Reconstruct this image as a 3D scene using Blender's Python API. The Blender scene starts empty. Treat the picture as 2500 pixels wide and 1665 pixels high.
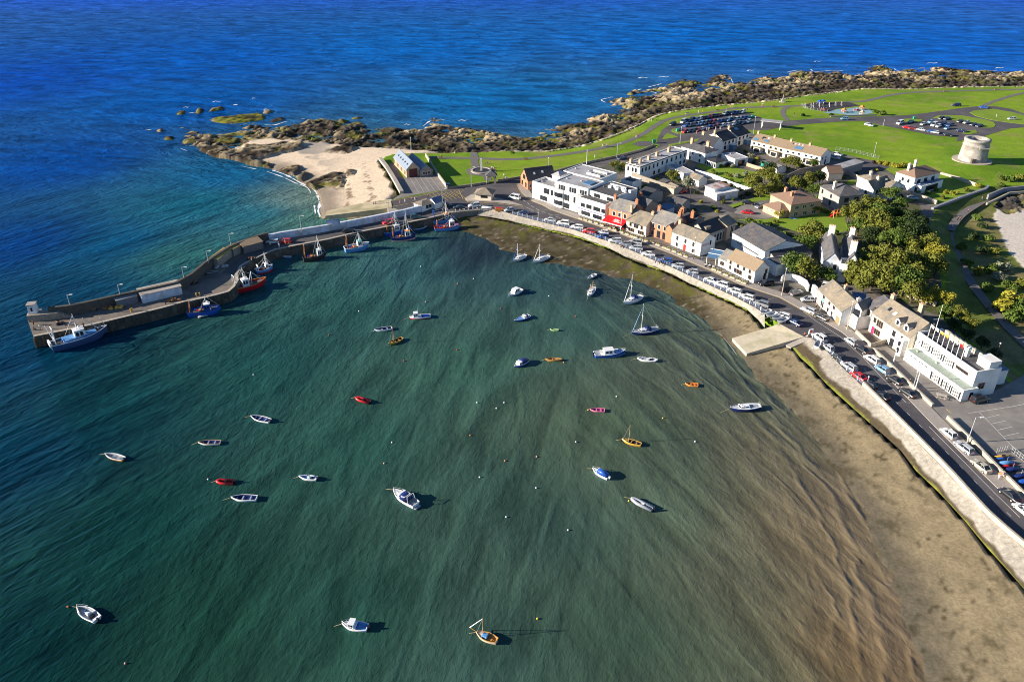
import bpy, bmesh, math, random
import numpy as np
from mathutils import Vector, Matrix
random.seed(7)
R = math.radians
sc = bpy.context.scene
COL = sc.collection
# ---------------------------------------------------------------- camera, light, exposure
CAM_H, PITCH, FPX, CX, CY = 108.0, R(29.6), 1944.0, 1250.0, 832.0
cam_d = bpy.data.cameras.new('camera'); cam = bpy.data.objects.new('camera', cam_d); COL.objects.link(cam)
cam.location = (0, 0, CAM_H); cam.rotation_euler = (R(90) - PITCH, 0, 0)
cam_d.sensor_width = 36; cam_d.lens = 36 * FPX / 2500; cam_d.clip_start = 1; cam_d.clip_end = 20000
sc.camera = cam
SUN_EL, SUN_AZ = R(18.0), R(-96)      # azimuth of the sun, clockwise from +Y
world = bpy.data.worlds.new('World'); sc.world = world; world.use_nodes = True
wn = world.node_tree; bg = wn.nodes['Background']
sky = wn.nodes.new('ShaderNodeTexSky'); sky.sky_type = 'NISHITA'; sky.sun_disc = False
sky.sun_elevation = SUN_EL; sky.sun_rotation = SUN_AZ; sky.air_density = 1.0; sky.dust_density = 0.0; sky.ozone_density = 5.0
wn.links.new(sky.outputs[0], bg.inputs[0]); bg.inputs[1].default_value = 0.062
sd = bpy.data.lights.new('sun', 'SUN'); sd.energy = 5.0; sd.angle = R(0.5); sd.color = (1.0, 0.90, 0.74)
so = bpy.data.objects.new('sun', sd); COL.objects.link(so)
sv = Vector((math.sin(SUN_AZ) * math.cos(SUN_EL), math.cos(SUN_AZ) * math.cos(SUN_EL), math.sin(SUN_EL)))
so.rotation_euler = sv.to_track_quat('Z', 'Y').to_euler(); so.location = (0, 0, 300)
sc.view_settings.view_transform = 'Standard'; sc.view_settings.look = 'None'
sc.view_settings.exposure = 1.12; sc.view_settings.gamma = 1
sc.cycles.max_bounces = 5; sc.cycles.filter_width = 1.0

# ---------------------------------------------------------------- helpers
ZL = 3.2                                   # level of the quays and the town
sp_, cp_ = math.sin(PITCH), math.cos(PITCH)
def P(px, py, z=ZL):
    """the point of the place seen at this point of the photograph, at height z"""
    u = (px - CX) / FPX; v = (py - CY) / FPX
    s = sp_ + v * cp_; Z = (CAM_H - z) / s
    return Vector((u * Z, Z * cp_ - v * Z * sp_, z))
def PJ(p):
    h = CAM_H - p[2]; Z = p[1] * cp_ + h * sp_; yc = h * cp_ - p[1] * sp_
    return (CX + FPX * p[0] / Z, CY + FPX * yc / Z)
def hz(base, topy, z0=ZL):
    """height of a vertical thing standing at base whose top shows at row topy"""
    b = P(base[0], base[1], z0); lo, hi = 0.0, 60.0
    for _ in range(40):
        m = (lo + hi) / 2
        if PJ((b.x, b.y, z0 + m))[1] > topy: lo = m
        else: hi = m
    return lo
def tag(o, label=None, cat=None, group=None, kind=None):
    if label: o['label'] = label
    if cat: o['category'] = cat
    if group: o['group'] = group
    if kind: o['kind'] = kind
    return o
def empty(name, loc, rz=0, label=None, cat=None, group=None):
    o = bpy.data.objects.new(name, None); COL.objects.link(o)
    o.location = loc; o.rotation_euler = (0, 0, rz); o.empty_display_size = .2
    return tag(o, label, cat, group)
def kids(o): return [c for c in ALLK.get(o.name, [])]
ALLK = {}
def setp(o, parent):
    if parent is not None:
        o.parent = parent; ALLK.setdefault(parent.name, []).append(o)
def copy_tree(o, parent=None):
    c = o.copy(); COL.objects.link(c)
    if parent is not None: setp(c, parent)
    for ch in kids(o): copy_tree(ch, c)
    return c

_m = {}
def mat(name, col, rough=.8, var=.18, scale=1.5, bump=0.0, bscale=None, metal=0.0, spec=.3, coat=0.0, col2=None, mixs=None):
    if name in _m: return _m[name]
    m = bpy.data.materials.new(name); m.use_nodes = True; nt = m.node_tree; N = nt.nodes; L = nt.links
    b = N['Principled BSDF']; b.inputs['Roughness'].default_value = rough; b.inputs['Metallic'].default_value = metal
    b.inputs['Specular IOR Level'].default_value = spec; b.inputs['Coat Weight'].default_value = coat
    g = N.new('ShaderNodeNewGeometry')
    if var > 0 or bump > 0:
        n = N.new('ShaderNodeTexNoise'); n.inputs['Scale'].default_value = scale; n.inputs['Detail'].default_value = 5
        n.inputs['Roughness'].default_value = .65
        L.new(g.outputs['Position'], n.inputs['Vector'])
        r = N.new('ShaderNodeMapRange'); r.inputs[1].default_value = .3; r.inputs[2].default_value = .7
        r.inputs[3].default_value = 1 - var; r.inputs[4].default_value = 1 + var
        L.new(n.outputs['Fac'], r.inputs[0])
        mx = N.new('ShaderNodeMix'); mx.data_type = 'RGBA'; mx.blend_type = 'MULTIPLY'; mx.inputs[0].default_value = 1
        cc = N.new('ShaderNodeCombineColor')
        for i in range(3): L.new(r.outputs[0], cc.inputs[i])
        mx.inputs[6].default_value = (*col, 1); L.new(cc.outputs[0], mx.inputs[7])
        if col2:
            n2 = N.new('ShaderNodeTexNoise'); n2.inputs['Scale'].default_value = mixs or .3; n2.inputs['Detail'].default_value = 6
            L.new(g.outputs['Position'], n2.inputs['Vector'])
            r2 = N.new('ShaderNodeMapRange'); r2.inputs[1].default_value = .45; r2.inputs[2].default_value = .62
            L.new(n2.outputs['Fac'], r2.inputs[0])
            m2 = N.new('ShaderNodeMix'); m2.data_type = 'RGBA'; m2.inputs[6].default_value = (*col, 1); m2.inputs[7].default_value = (*col2, 1)
            L.new(r2.outputs[0], m2.inputs[0]); L.new(m2.outputs[2], mx.inputs[6])
        L.new(mx.outputs[2], b.inputs['Base Color'])
        if bump > 0:
            bp = N.new('ShaderNodeBump'); bp.inputs['Strength'].default_value = 1; bp.inputs['Distance'].default_value = bump
            nb = N.new('ShaderNodeTexNoise'); nb.inputs['Scale'].default_value = bscale or scale * 3; nb.inputs['Detail'].default_value = 4
            L.new(g.outputs['Position'], nb.inputs['Vector']); L.new(nb.outputs['Fac'], bp.inputs['Height']); L.new(bp.outputs[0], b.inputs['Normal'])
    else:
        b.inputs['Base Color'].default_value = (*col, 1)
    _m[name] = m; return m

class MB:
    """collects shapes and links them as ONE mesh object"""
    def __init__(s): s.v = []; s.f = []; s.mi = []; s.cur = 0; s.smooth = False; s.sm = []
    def add(s, vs, fs):
        o = len(s.v); s.v += [tuple(v) for v in vs]
        for f in fs: s.f.append([o + i for i in f]); s.mi.append(s.cur); s.sm.append(s.smooth)
        return s
    def box(s, x0, x1, y0, y1, z0, z1):
        return s.add([(x0,y0,z0),(x1,y0,z0),(x1,y1,z0),(x0,y1,z0),(x0,y0,z1),(x1,y0,z1),(x1,y1,z1),(x0,y1,z1)],
              [(0,3,2,1),(4,5,6,7),(0,1,5,4),(1,2,6,5),(2,3,7,6),(3,0,4,7)])
    def prism(s, pts, h0, h1):
        """pts xy ccw, from h0 to h1"""
        n = len(pts)
        return s.add([(p[0],p[1],h0) for p in pts] + [(p[0],p[1],h1) for p in pts],
              [tuple(range(n-1,-1,-1)), tuple(range(n,2*n))] + [(i,(i+1)%n,n+(i+1)%n,n+i) for i in range(n)])
    def tube(s, a, b, r0, r1=None, n=6):
        a = Vector(a); b = Vector(b); r1 = r0 if r1 is None else r1
        d = (b - a); 
        if d.length < 1e-6: return s
        q = d.to_track_quat('Z', 'Y'); vs = []
        for c, r in ((a, r0), (b, r1)):
            for i in range(n):
                t = 2 * math.pi * i / n; vs.append(c + q @ Vector((math.cos(t) * r, math.sin(t) * r, 0)))
        return s.add(vs, [(i,(i+1)%n,n+(i+1)%n,n+i) for i in range(n)] + [tuple(range(n-1,-1,-1)), tuple(range(n,2*n))])
    def loft(s, rings, cap=True, closed=True):
        n = len(rings[0]); vs = [v for r in rings for v in r]; fs = []
        for k in range(len(rings) - 1):
            for i in range(n if closed else n - 1):
                j = (i + 1) % n; fs.append((k*n+i, k*n+j, (k+1)*n+j, (k+1)*n+i))
        if cap: fs += [tuple(range(n-1,-1,-1)), tuple((len(rings)-1)*n+i for i in range(n))]
        return s.add(vs, fs)
    def ball(s, c, rx, ry=None, rz=None, n=8, m=5):
        ry = ry or rx; rz = rz or rx; rings = []
        for k in range(m + 1):
            t = math.pi * k / m; rr = max(math.sin(t), .02)
            rings.append([(c[0]+rx*rr*math.cos(2*math.pi*i/n), c[1]+ry*rr*math.sin(2*math.pi*i/n), c[2]-rz*math.cos(t)) for i in range(n)])
        return s.loft(rings)
    def mesh(s, name, mats):
        me = bpy.data.meshes.new(name); me.from_pydata(s.v, [], s.f)
        for m in (mats if isinstance(mats, (list, tuple)) else [mats]): me.materials.append(m)
        if any(s.mi): me.polygons.foreach_set('material_index', s.mi)
        if any(s.sm): me.polygons.foreach_set('use_smooth', s.sm)
        bm = bmesh.new(); bm.from_mesh(me); bmesh.ops.recalc_face_normals(bm, faces=bm.faces); bm.to_mesh(me); bm.free()
        me.update(); return me
    def build(s, name, mats, parent=None):
        o = bpy.data.objects.new(name, s.mesh(name, mats)); COL.objects.link(o); setp(o, parent); return o
def put(name, me, parent=None, loc=None):
    o = bpy.data.objects.new(name, me); COL.objects.link(o); setp(o, parent)
    if loc is not None: o.location = loc
    return o
def path(pts, z=ZL): return [P(x, y, z) for x, y in pts]
def resample(pl, n):
    d = [0.0]
    for i in range(1, len(pl)): d.append(d[-1] + (pl[i] - pl[i-1]).length)
    out = []; k = 0
    for i in range(n):
        t = d[-1] * i / (n - 1)
        while k < len(d) - 2 and d[k+1] < t: k += 1
        f = (t - d[k]) / max(d[k+1] - d[k], 1e-9); out.append(pl[k].lerp(pl[k+1], min(max(f, 0), 1)))
    return out
def smooth(pl, step=4.0):
    """Catmull-Rom through the points"""
    out = []
    for i in range(len(pl) - 1):
        p0 = pl[max(i-1,0)]; p1 = pl[i]; p2 = pl[i+1]; p3 = pl[min(i+2,len(pl)-1)]
        n = max(1, int((p2 - p1).length / step))
        for k in range(n):
            t = k / n; out.append(0.5*((2*p1)+(p2-p0)*t+(2*p0-5*p1+4*p2-p3)*t*t+(3*p1-p0-3*p2+p3)*t*t*t))
    out.append(pl[-1].copy()); return out
def sheet(name, pts, z, m, kerb=0.0, crv=False):
    """flat sheet of the ground; kerb: height of its edge above z"""
    w = path(pts, z)
    if crv: w = smooth(w + [w[0]])[:-1]
    return sheetw(name, w, z, m, kerb)
def sheetw(name, w, z, m, kerb=0.0):
    from mathutils.geometry import delaunay_2d_cdt
    n = len(w); r = delaunay_2d_cdt([Vector((p.x, p.y)) for p in w], [], [list(range(n))], 1, 1e-4)
    V = [(p.x, p.y, z + kerb) for p in r[0]]; F = [tuple(f) for f in r[2]]
    F = [f if (V[f[1]][0]-V[f[0]][0])*(V[f[2]][1]-V[f[0]][1])-(V[f[1]][1]-V[f[0]][1])*(V[f[2]][0]-V[f[0]][0]) > 0 else f[::-1] for f in F]
    if kerb:
        o = len(V); V += [(p.x, p.y, z + kerb) for p in w] + [(p.x, p.y, z - .05) for p in w]
        F += [(o+i, o+n+i, o+n+(i+1) % n, o+(i+1) % n) for i in range(n)]
    me = bpy.data.meshes.new(name); me.from_pydata(V, [], F); me.materials.append(m)
    o = bpy.data.objects.new(name, me); COL.objects.link(o); return tag(o, kind='structure')
def offs(pl, w):
    out = []
    for i in range(len(pl)):
        a = pl[max(i-1,0)]; b = pl[min(i+1,len(pl)-1)]; d = (b - a); d.z = 0; d.normalize()
        out.append(pl[i] + Vector((-d.y, d.x, 0)) * w)
    return out
def ribbon(pl, w, z0, z1, mb, base_drop=0.0):
    """wall-like ribbon of thickness w along pl, from pl.z+z0 to pl.z+z1"""
    a = offs(pl, w/2); b = offs(pl, -w/2); rings = []
    for p, q in zip(a, b):
        rings.append([(p.x,p.y,p.z+z0),(p.x,p.y,p.z+z1),(q.x,q.y,q.z+z1),(q.x,q.y,q.z+z0)])
    mb.loft(rings); return mb
def strip(name, pts, w, z, m, crv=True, world=False):
    pl = pts if world else path(pts, z)
    for p in pl: p.z = z
    if crv and len(pl) > 2: pl = smooth(pl)
    a = offs(pl, w/2); b = offs(pl, -w/2); mb = MB()
    mb.add([x for p, q in zip(a, b) for x in (p, q)], [(2*i, 2*i+1, 2*i+3, 2*i+2) for i in range(len(pl)-1)])
    me = bpy.data.meshes.new(name); me.from_pydata(mb.v, [], mb.f); me.materials.append(m)
    me.polygons[0].normal
    bm = bmesh.new(); bm.from_mesh(me)
    bmesh.ops.reverse_faces(bm, faces=[f for f in bm.faces if f.normal.z < 0]); bm.to_mesh(me); bm.free()
    o = bpy.data.objects.new(name, me); COL.objects.link(o); return tag(o, kind='structure')
# ---------------------------------------------------------------- the lie of the land (outlines read off the photograph)
COAST = [(433,352),(436,330),(444,323),(460,316),(500,323),(545,326),(576,320),(598,303),(626,304),(667,308),(709,297),(778,290),(814,293),(845,303),(862,301),(880,293),(916,312),(957,304),(1005,318),(1030,312),(1055,297),(1093,306),(1171,312),(1226,326),(1253,333),(1295,333),(1330,318),(1364,304),(1419,303),(1425,293),(1460,282),(1490,272),(1500,262),(1469,248),(1480,243),(1530,233),(1600,231),(1585,226),(1550,225),(1607,209),(1640,200),(1669,195),(1720,198),(1754,182),(1783,184),(1790,203),(1826,197),(1858,190),(1911,188),(1926,178),(1975,172),(1990,177),(2051,175),(2089,184),(2106,171),(2119,163),(2166,160),(2191,175),(2212,167),(2276,162),(2340,168),(2382,173),(2403,169),(2425,175),(2500,173),(2700,168)]
GRASS_EDGE = [(929,389),(960,376),(1041,373),(1154,372),(1226,369),(1336,368),(1364,364),(1419,355),(1460,343),(1502,329),(1557,307),(1600,284),(1635,273),(1720,260),(1805,252),(1911,241),(1975,231),(2050,223),(2106,216),(2212,216),(2318,212),(2500,209),(2700,204)]
BEACH_WALL = [(929,389),(945,412),(962,440),(980,472),(958,486)]
BEACH_WATER = [(785,530),(781,522),(782,500),(779,480),(764,459),(748,449),(731,441),(709,427),(662,414),(620,406),(593,400),(554,390),(505,381),(466,365),(440,358),(433,352)]
QUAY = [(1109,517),(1140,513.5),(1172,511.5),(1197,510),(1222,515),(1250,523),(1330,544),(1400,560.5),(1451,577.6),(1511,598),(1559,619),(1591,633),(1639,652),(1698,680),(1732,696),(1793,724),(1844,751),(1867,766),(1903,790)]
QUAY2 = [(1963,822),(1981,825),(2020,858),(2059,899),(2104,941),(2150,987),(2236,1073),(2322,1162),(2408,1257),(2500,1337),(2660,1480),(2900,1700)]
BASE1 = [(1165,526),(1200,531),(1250,541),(1330,559),(1400,575),(1448,593),(1480,603),(1528,628),(1560,641),(1623,662),(1687,694),(1722,708),(1750,722),(1826,758),(1867,801)]
BASE2 = [(1934,848),(1954,873),(1980,896),(2018,937),(2066,981),(2120,1029),(2200,1100),(2236,1148),(2293,1202),(2351,1265),(2408,1334),(2468,1400),(2500,1437),(2640,1620),(2760,1800)]
HWATER = [(1085,545),(1120,556),(1160,572),(1200,592),(1240,612),(1300,632),(1370,646),(1440,658),(1500,672),(1570,692),(1630,718),(1690,755),(1740,798),(1780,840),(1827,892),(1885,950),(1950,1026),(2010,1105),(2070,1190),(2120,1270),(2160,1350),(2200,1450),(2230,1550),(2255,1665),(2275,1800)]
DROP = [(2700,440),(2500,452),(2420,455),(2405,464),(2350,482),(2290,505),(2278,560),(2300,620),(2310,690),(2300,760),(2340,805),(2400,860),(2470,930),(2560,1010),(2800,1240),(2900,1400)]
PIER_Q = [(83,821.5),(170,804.6),(255,786),(340,765.5),(400,751),(450,737),(492,729),(530,720),(559,712),(574,699),(583,683),(580,670),(591,649),(639,624),(672,610),(725,599),(763,592),(800,585),(872,568),(929,557),(1000,543),(1044,534),(1109,517)]
PIER_W = [(69,785),(88,779),(172,772),(294,745),(400,722),(438,713),(476,691),(507,664),(526,651),(565,625),(584,616),(630,598),(687,583.5),(738,575.5),(800,565),(872,551.5),(929,540),(986,528),(1030,517)]   # foot of the sea wall on the deck

def seg_dist(X, Y, pl):
    D = np.full(X.shape, 1e9)
    for i in range(len(pl) - 1):
        ax, ay, bx, by = pl[i].x, pl[i].y, pl[i+1].x, pl[i+1].y
        dx, dy = bx-ax, by-ay; L2 = dx*dx+dy*dy+1e-9
        t = np.clip(((X-ax)*dx+(Y-ay)*dy)/L2, 0, 1)
        D = np.minimum(D, (X-ax-t*dx)**2+(Y-ay-t*dy)**2)
    return np.sqrt(D)
def inside(X, Y, pl):
    c = np.zeros(X.shape, bool); n = len(pl)
    for i in range(n):
        ax, ay = pl[i].x, pl[i].y; bx, by = pl[(i+1)%n].x, pl[(i+1)%n].y
        if ay == by: continue
        k = ((ay > Y) != (by > Y)) & (X < (bx-ax)*(Y-ay)/(by-ay)+ax); c ^= k
    return c
_rng = np.random.RandomState(3)
_lat = _rng.rand(8, 256, 256)
def vn(X, Y, s, k=0, ang=0.0, st=1.0):
    ca, sa = math.cos(ang), math.sin(ang)
    U = (X*ca+Y*sa)/s/st+37.3*k; V = (-X*sa+Y*ca)/s+11.7*k
    iu = np.floor(U).astype(int); iv = np.floor(V).astype(int); fu = U-iu; fv = V-iv
    fu = fu*fu*(3-2*fu); fv = fv*fv*(3-2*fv); A = _lat[k % 8]
    a = A[iu % 256, iv % 256]; b = A[(iu+1) % 256, iv % 256]; c = A[iu % 256, (iv+1) % 256]; d = A[(iu+1) % 256, (iv+1) % 256]
    return (a*(1-fu)+b*fu)*(1-fv)+(c*(1-fu)+d*fu)*fv
def fbm(X, Y, s, k=0, ang=0.0, st=1.0, o=4):
    r = 0; a = .5; t = 0
    for i in range(o): r = r + a*vn(X, Y, s/2**i, k+i, ang, st); t += a; a *= .5
    return r/t

def mixc(a, b, t): return a*(1-t[..., None])+b*t[..., None]
def sst(x, a, b): t = np.clip((x-a)/(b-a), 0, 1); return t*t*(3-2*t)
GS = 0.8
xs = np.arange(-185, 470, GS); ys = np.arange(64, 650, GS)
X, Y = np.meshgrid(xs, ys)
coast = smooth(path(COAST, 0.2), 3); ge = smooth(path(GRASS_EDGE, ZL), 4); bw = path(BEACH_WALL, ZL)
bwat = smooth(path(BEACH_WATER, 0), 3)
jx = Vector((*P(794, 527, 1.5)[:2], 0))
shoreN = coast + list(reversed(ge)) + bw[1:] + [P(957,508,2.6), P(794,528,1.2)] + bwat
quay = path(QUAY, ZL); quay2 = path(QUAY2, ZL); base1 = path(BASE1, 1.7); base2 = path(BASE2, 1.4)
hw = smooth(path(HWATER, 0), 4); drop = smooth(path(DROP, ZL), 5)
LAND = ge + drop + list(reversed(quay2)) + list(reversed(quay)) + [P(1060,529), P(1000,524), P(960,508), P(958,486), P(980,472), P(962,440), P(945,412)]
HARB = [P(1109,522,1.7)] + base1 + [P(1905,812,1.5)] + base2 + list(reversed(hw))
NB = 14.0
warp = (fbm(X, Y, NB, 1)-.5)*9; warp2 = (fbm(X, Y, NB, 4)-.5)*9
iN = inside(X+warp*.6, Y+warp2*.6, shoreN)
iL = inside(X, Y, LAND); iH = inside(X, Y, HARB)
dQ = np.minimum(seg_dist(X, Y, quay), seg_dist(X, Y, quay2))
dCo = seg_dist(X+warp*.6, Y+warp2*.6, coast); dBw = seg_dist(X, Y, bwat); dG = np.minimum(seg_dist(X, Y, ge), seg_dist(X, Y, bw))
dW = np.minimum(dCo, dBw)
dH = seg_dist(X, Y, hw); dB = np.minimum(seg_dist(X, Y, base1), seg_dist(X, Y, base2)); dD = seg_dist(X, Y, drop)
Z = -np.minimum(.3+dCo*.12, 3.0); Z = np.where(dH < 40, np.minimum(Z, -.05-dH*.04), Z)
C = np.zeros(X.shape+(3,)); C[:] = (.10,.08,.05)
# harbour foreshore
n1 = fbm(X, Y, 6, 2); n2 = fbm(X, Y, 1.8, 5); n3 = fbm(X, Y, 22, 3)
hz_ = (1.35+.25*sst(-(X-P(1870,800,1).x), -3, 6))*dH/(dH+dB+1e-6)+(n1-.5)*.25+(n2-.5)*.12
zoneH = iH | ((dH < 10) & ~iL)
Z = np.where(iH, hz_, Z); Z = np.where(zoneH & ~iH, -.01-dH*.10+(n1-.5)*.8, Z)
mud = np.array((.30,.235,.14)); wetm = np.array((.15,.125,.085)); weed = np.array((.058,.046,.022)); weedg = np.array((.115,.115,.02))
Cm = mixc(np.ones(C.shape)*wetm, np.ones(C.shape)*mud, sst(dH+(n1-.5)*6, 1, 9))
Cm = Cm*(0.72+.56*n2[..., None])
slipx = P(1800, 860, 1).x
wz = sst(-(X-slipx)+(n1-.5)*12, -2, 6)             # rocky, weedy part north of the slipway
wz = np.maximum(wz, .0)
nw = fbm(X, Y, 2.2, 6); nw2 = fbm(X, Y, 9, 0)
CW = mixc(np.ones(C.shape)*np.array((.10,.08,.05)), np.ones(C.shape)*weed, sst(nw, .38, .55))
CW = mixc(CW, np.ones(C.shape)*np.array((.38,.32,.24)), sst(fbm(X, Y, .9, 2, o=2), .74, .84)*.6)
CW = mixc(CW, np.ones(C.shape)*weedg, sst(nw2, .46, .62)*sst(nw, .42, .56)*sst(dB, 14, 2)*.8)
Cm = mixc(Cm, CW, wz)
Z = np.where(zoneH, Z+wz*(nw-.5)*.55*(np.clip(Z, 0, 1)*.8+.35), Z)
pat = np.maximum(sst(fbm(X, Y, 1.2, 7), .64, .74)*sst(fbm(X, Y, 12, 4), .42, .55), sst(fbm(X, Y, 1.6, 5, R(-58), 3.5), .60, .70)*sst(fbm(X, Y, 15, 1), .50, .60)*.7)*(1-wz)
Cm = mixc(Cm, np.ones(C.shape)*weed, pat*.8)
C = np.where(zoneH[..., None], Cm, C)
# north shore: sand and rock
sand_px = [(548,372),(578,356),(612,338),(650,334),(720,343),(790,348),(860,357),(925,362),(985,368),(1080,374),(1000,385),(945,390),(985,470),(958,486),(957,508),(794,530),(778,500),(764,457),(731,438),(662,410),(610,398),(575,388)]
rocks_px = [[(590,347),(640,350),(690,340),(745,345),(738,357),(690,365),(650,376),(605,384),(596,366)],
            [(571,372),(620,380),(660,392),(668,410),(640,408),(600,400),(570,388)],
            [(667,411),(690,398),(736,395),(738,404),(710,416),(680,418)],
            [(731,447),(760,430),(800,420),(843,418),(846,432),(836,452),(822,446),(790,444),(755,454)],
            [(842,412),(870,412),(868,424),(846,424)],[(480,355),(540,352),(590,362),(640,372),(600,380),(560,384),(520,374)],
            [(720,426),(745,408),(760,414),(735,432)],[(795,362),(850,350),(880,358),(850,370)]]
sand = inside(X+warp*.5, Y+warp2*.5, path(sand_px, 1.5))
rk = np.zeros(X.shape, bool)
for q in rocks_px: rk |= inside(X+warp*.5, Y+warp2*.5, path(q, 2.5))
t_ = dW/(dW+dG+1e-6)
rid = 1-np.abs(2*fbm(X, Y, 13, 1, R(12), 1.7, 4)-1); rid = np.clip((rid-.52)/.48, 0, 1)
blk = fbm(X, Y, 4.0, 3, R(20), 1.5, 3)
# jointed blocks: cell noise
cu = (X*math.cos(.35)+Y*math.sin(.35)+warp*.25)/2.4; cv = (-X*math.sin(.35)+Y*math.cos(.35)+warp2*.25)/1.7
cell = _lat[2][np.floor(cu).astype(int) % 256, np.floor(cv).astype(int) % 256]
cell2 = _lat[3][np.floor(cu*2.1+5).astype(int) % 256, np.floor(cv*2.1).astype(int) % 256]
rough_ = .45*(cell-.5)*2.2+.55*(cell2-.5)*1.3+(blk-.5)*2.2
env = sst(dW, -.5, 7)*.75+.25
big = fbm(X, Y, 30, 5)
Zr = -.35+t_*1.1+env*(rid*1.25+rough_*1.2)+(big-.5)*.8
Zr = np.where(dG < 6, np.minimum(Zr, 2.9), Zr)
Zs = .02+t_**.8*2.7+(n1-.5)*.15
sm = sand & ~rk
ss = sm.astype(float)
def blur(a, k=2):
    for _ in range(k): a = (a+np.roll(a,1,0)+np.roll(a,-1,0)+np.roll(a,1,1)+np.roll(a,-1,1))/5
    return a
ssb = blur(ss, 3)
Zr2 = np.where(rk, Zs+.3+rid*1.4+rough_*.7, Zr)
Zn = Zr2*(1-ssb)+Zs*ssb
Z = np.where(iN, Zn, Z)
# stray rocks standing in the sea off the shore
stray = np.clip((fbm(X, Y, 9, 6, R(15), 1.8, 3)-.64)*9+(blk-.5)*1.2, 0, 2.2)*sst(dCo, 30, 6)*sst(X, P(600,300,0).x-80, P(600,300,0).x)
Z = np.where((~iN)&(~iL)&(~zoneH)&(dCo < 30)&(dBw > 25), Z+stray*1.15, Z)
isl = [[(512,291),(535,286),(560,284),(590,279),(630,276),(643,281),(640,291),(600,296),(560,300),(530,297)],[(520,262),(545,260),(536,268),(508,270)],[(660,292),(690,286),(694,292),(665,297)],[(640,270),(660,268),(662,274),(642,276)],[(483,262),(494,264),(490,276),(480,272)],[(428,272),(450,270),(452,276),(432,278)],[(400,333),(420,331),(421,338),(402,340)],[(385,314),(398,312),(398,319),(386,320)]]
il = np.zeros(X.shape)
for q in isl: il = np.maximum(il, inside(X+warp*.4, Y+warp2*.4, path(q, .5)).astype(float))
il = blur(il, 2); Z = np.where(il > .05, np.maximum(Z, -.3+il*1.1+rough_*.5*il), Z)
tan = np.array((.50,.39,.24)); dark = np.array((.035,.026,.018)); gry = np.array((.22,.18,.14)); alg = np.array((.20,.19,.025))
hh = Z+(fbm(X, Y, 3, 2)-.5)*1.6
dk = sst(fbm(X, Y, 8, 1, R(12), 2.0)+(n3-.5)*.35, .48, .62)*sst(t_, .80, .18)*sst(rough_+rid*.6, .05, .7)*1.3
Cr = mixc(np.ones(C.shape)*dark, np.ones(C.shape)*gry, sst(rough_, .1, .9)*.55)
Cr = mixc(Cr, np.ones(C.shape)*tan, np.clip(dk*(.35+1.0*cell2), 0, 1)*np.where(X < P(900,340,1).x, .55, 1.0))
Cr = mixc(Cr, np.ones(C.shape)*alg, sst(fbm(X, Y, 10, 3), .56, .66)*sst(hh, 2.4, .6)*.6)
Cr = Cr*(.7+.6*fbm(X, Y, 1.5, 4)[..., None])
sandc = np.array((.72,.57,.42)); wets = np.array((.27,.215,.165)); peb = np.array((.30,.27,.235))
Cs = mixc(np.ones(C.shape)*wets, np.ones(C.shape)*sandc, sst(dBw+(n1-.5)*5, 3, 14))
pebm = sst(fbm(X, Y, 16, 6), .50, .58)*sst(X, P(860,430,1).x, P(700,430,1).x)
Cs = mixc(Cs, np.ones(C.shape)*peb, pebm*.85)*(.88+.24*n2[..., None])
lines = np.abs(dG-9-(n3-.5)*10) < 1.1; lines |= np.abs(dG-17-(n3-.5)*12) < 1.0
Cs = mixc(Cs, np.ones(C.shape)*np.array((.14,.075,.04)), (lines & (nw > .5) & (Y < P(900,395,3).y))*.7)
Cn = mixc(Cr, Cs, ssb)
Cn = mixc(Cn, np.ones(C.shape)*np.array((.20,.20,.02)), inside(X, Y, path([(505,295),(520,280),(600,272),(650,276),(650,300),(560,306)], .5))*sst(fbm(X, Y, 8, 1), .35, .5)*.85)
selN = (iN | (il > .05) | (stray > .3)) & ~iL
C = np.where(selN[..., None], Cn, C)
# upper edge of the shore: pale loose stones under the grass
edge = (dG < 3.2) & iN & (X > P(1100,372,4).x)
C = np.where(edge[..., None], np.array((.50,.43,.33))*(.6+.7*cell2[..., None]), C)
Z = np.where(edge, 3.05-(dG*.5)+cell2*.5, Z)
# land
g1 = np.array((.195,.295,.016)); g2 = np.array((.135,.24,.012)); g3 = np.array((.30,.28,.06))
Cg = mixc(np.ones(C.shape)*g1, np.ones(C.shape)*g2, sst(fbm(X, Y, 26, 0), .4, .62))
Cg = mixc(Cg, np.ones(C.shape)*g3, sst(fbm(X, Y, 11, 2), .56, .72)*.45*sst(dG, 30, 8))
Cg = mixc(Cg, np.ones(C.shape)*np.array((.27,.24,.08)), sst(fbm(X, Y, 6, 3), .60, .74)*.5)
Cg = Cg*(.84+.32*fbm(X, Y, 2.5, 5)[..., None])
mow = (np.sin((X*.35+Y*.94)/1.6+warp*.25)*.5+.5)[..., None]; Cg = Cg*(.96+.07*mow)
landq = iL & ((dQ > 1.1) | (Y > P(1109,517).y+2))
Z = np.where(iL, 1.0, Z)
tow = P(2373, 393, 6.3)
mound = 1.8*np.exp(-((X-tow.x)**2+(Y-tow.y)**2)/(2*13.0**2))
hum = (sst(dG, 9, 0)*(-.55))*(X > 0)
Z = np.where(landq, ZL+mound*sst(dD, 3, 20)+hum*sst(dG, 9, 1), Z)
C = np.where(iL[..., None], Cg, C)
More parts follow.
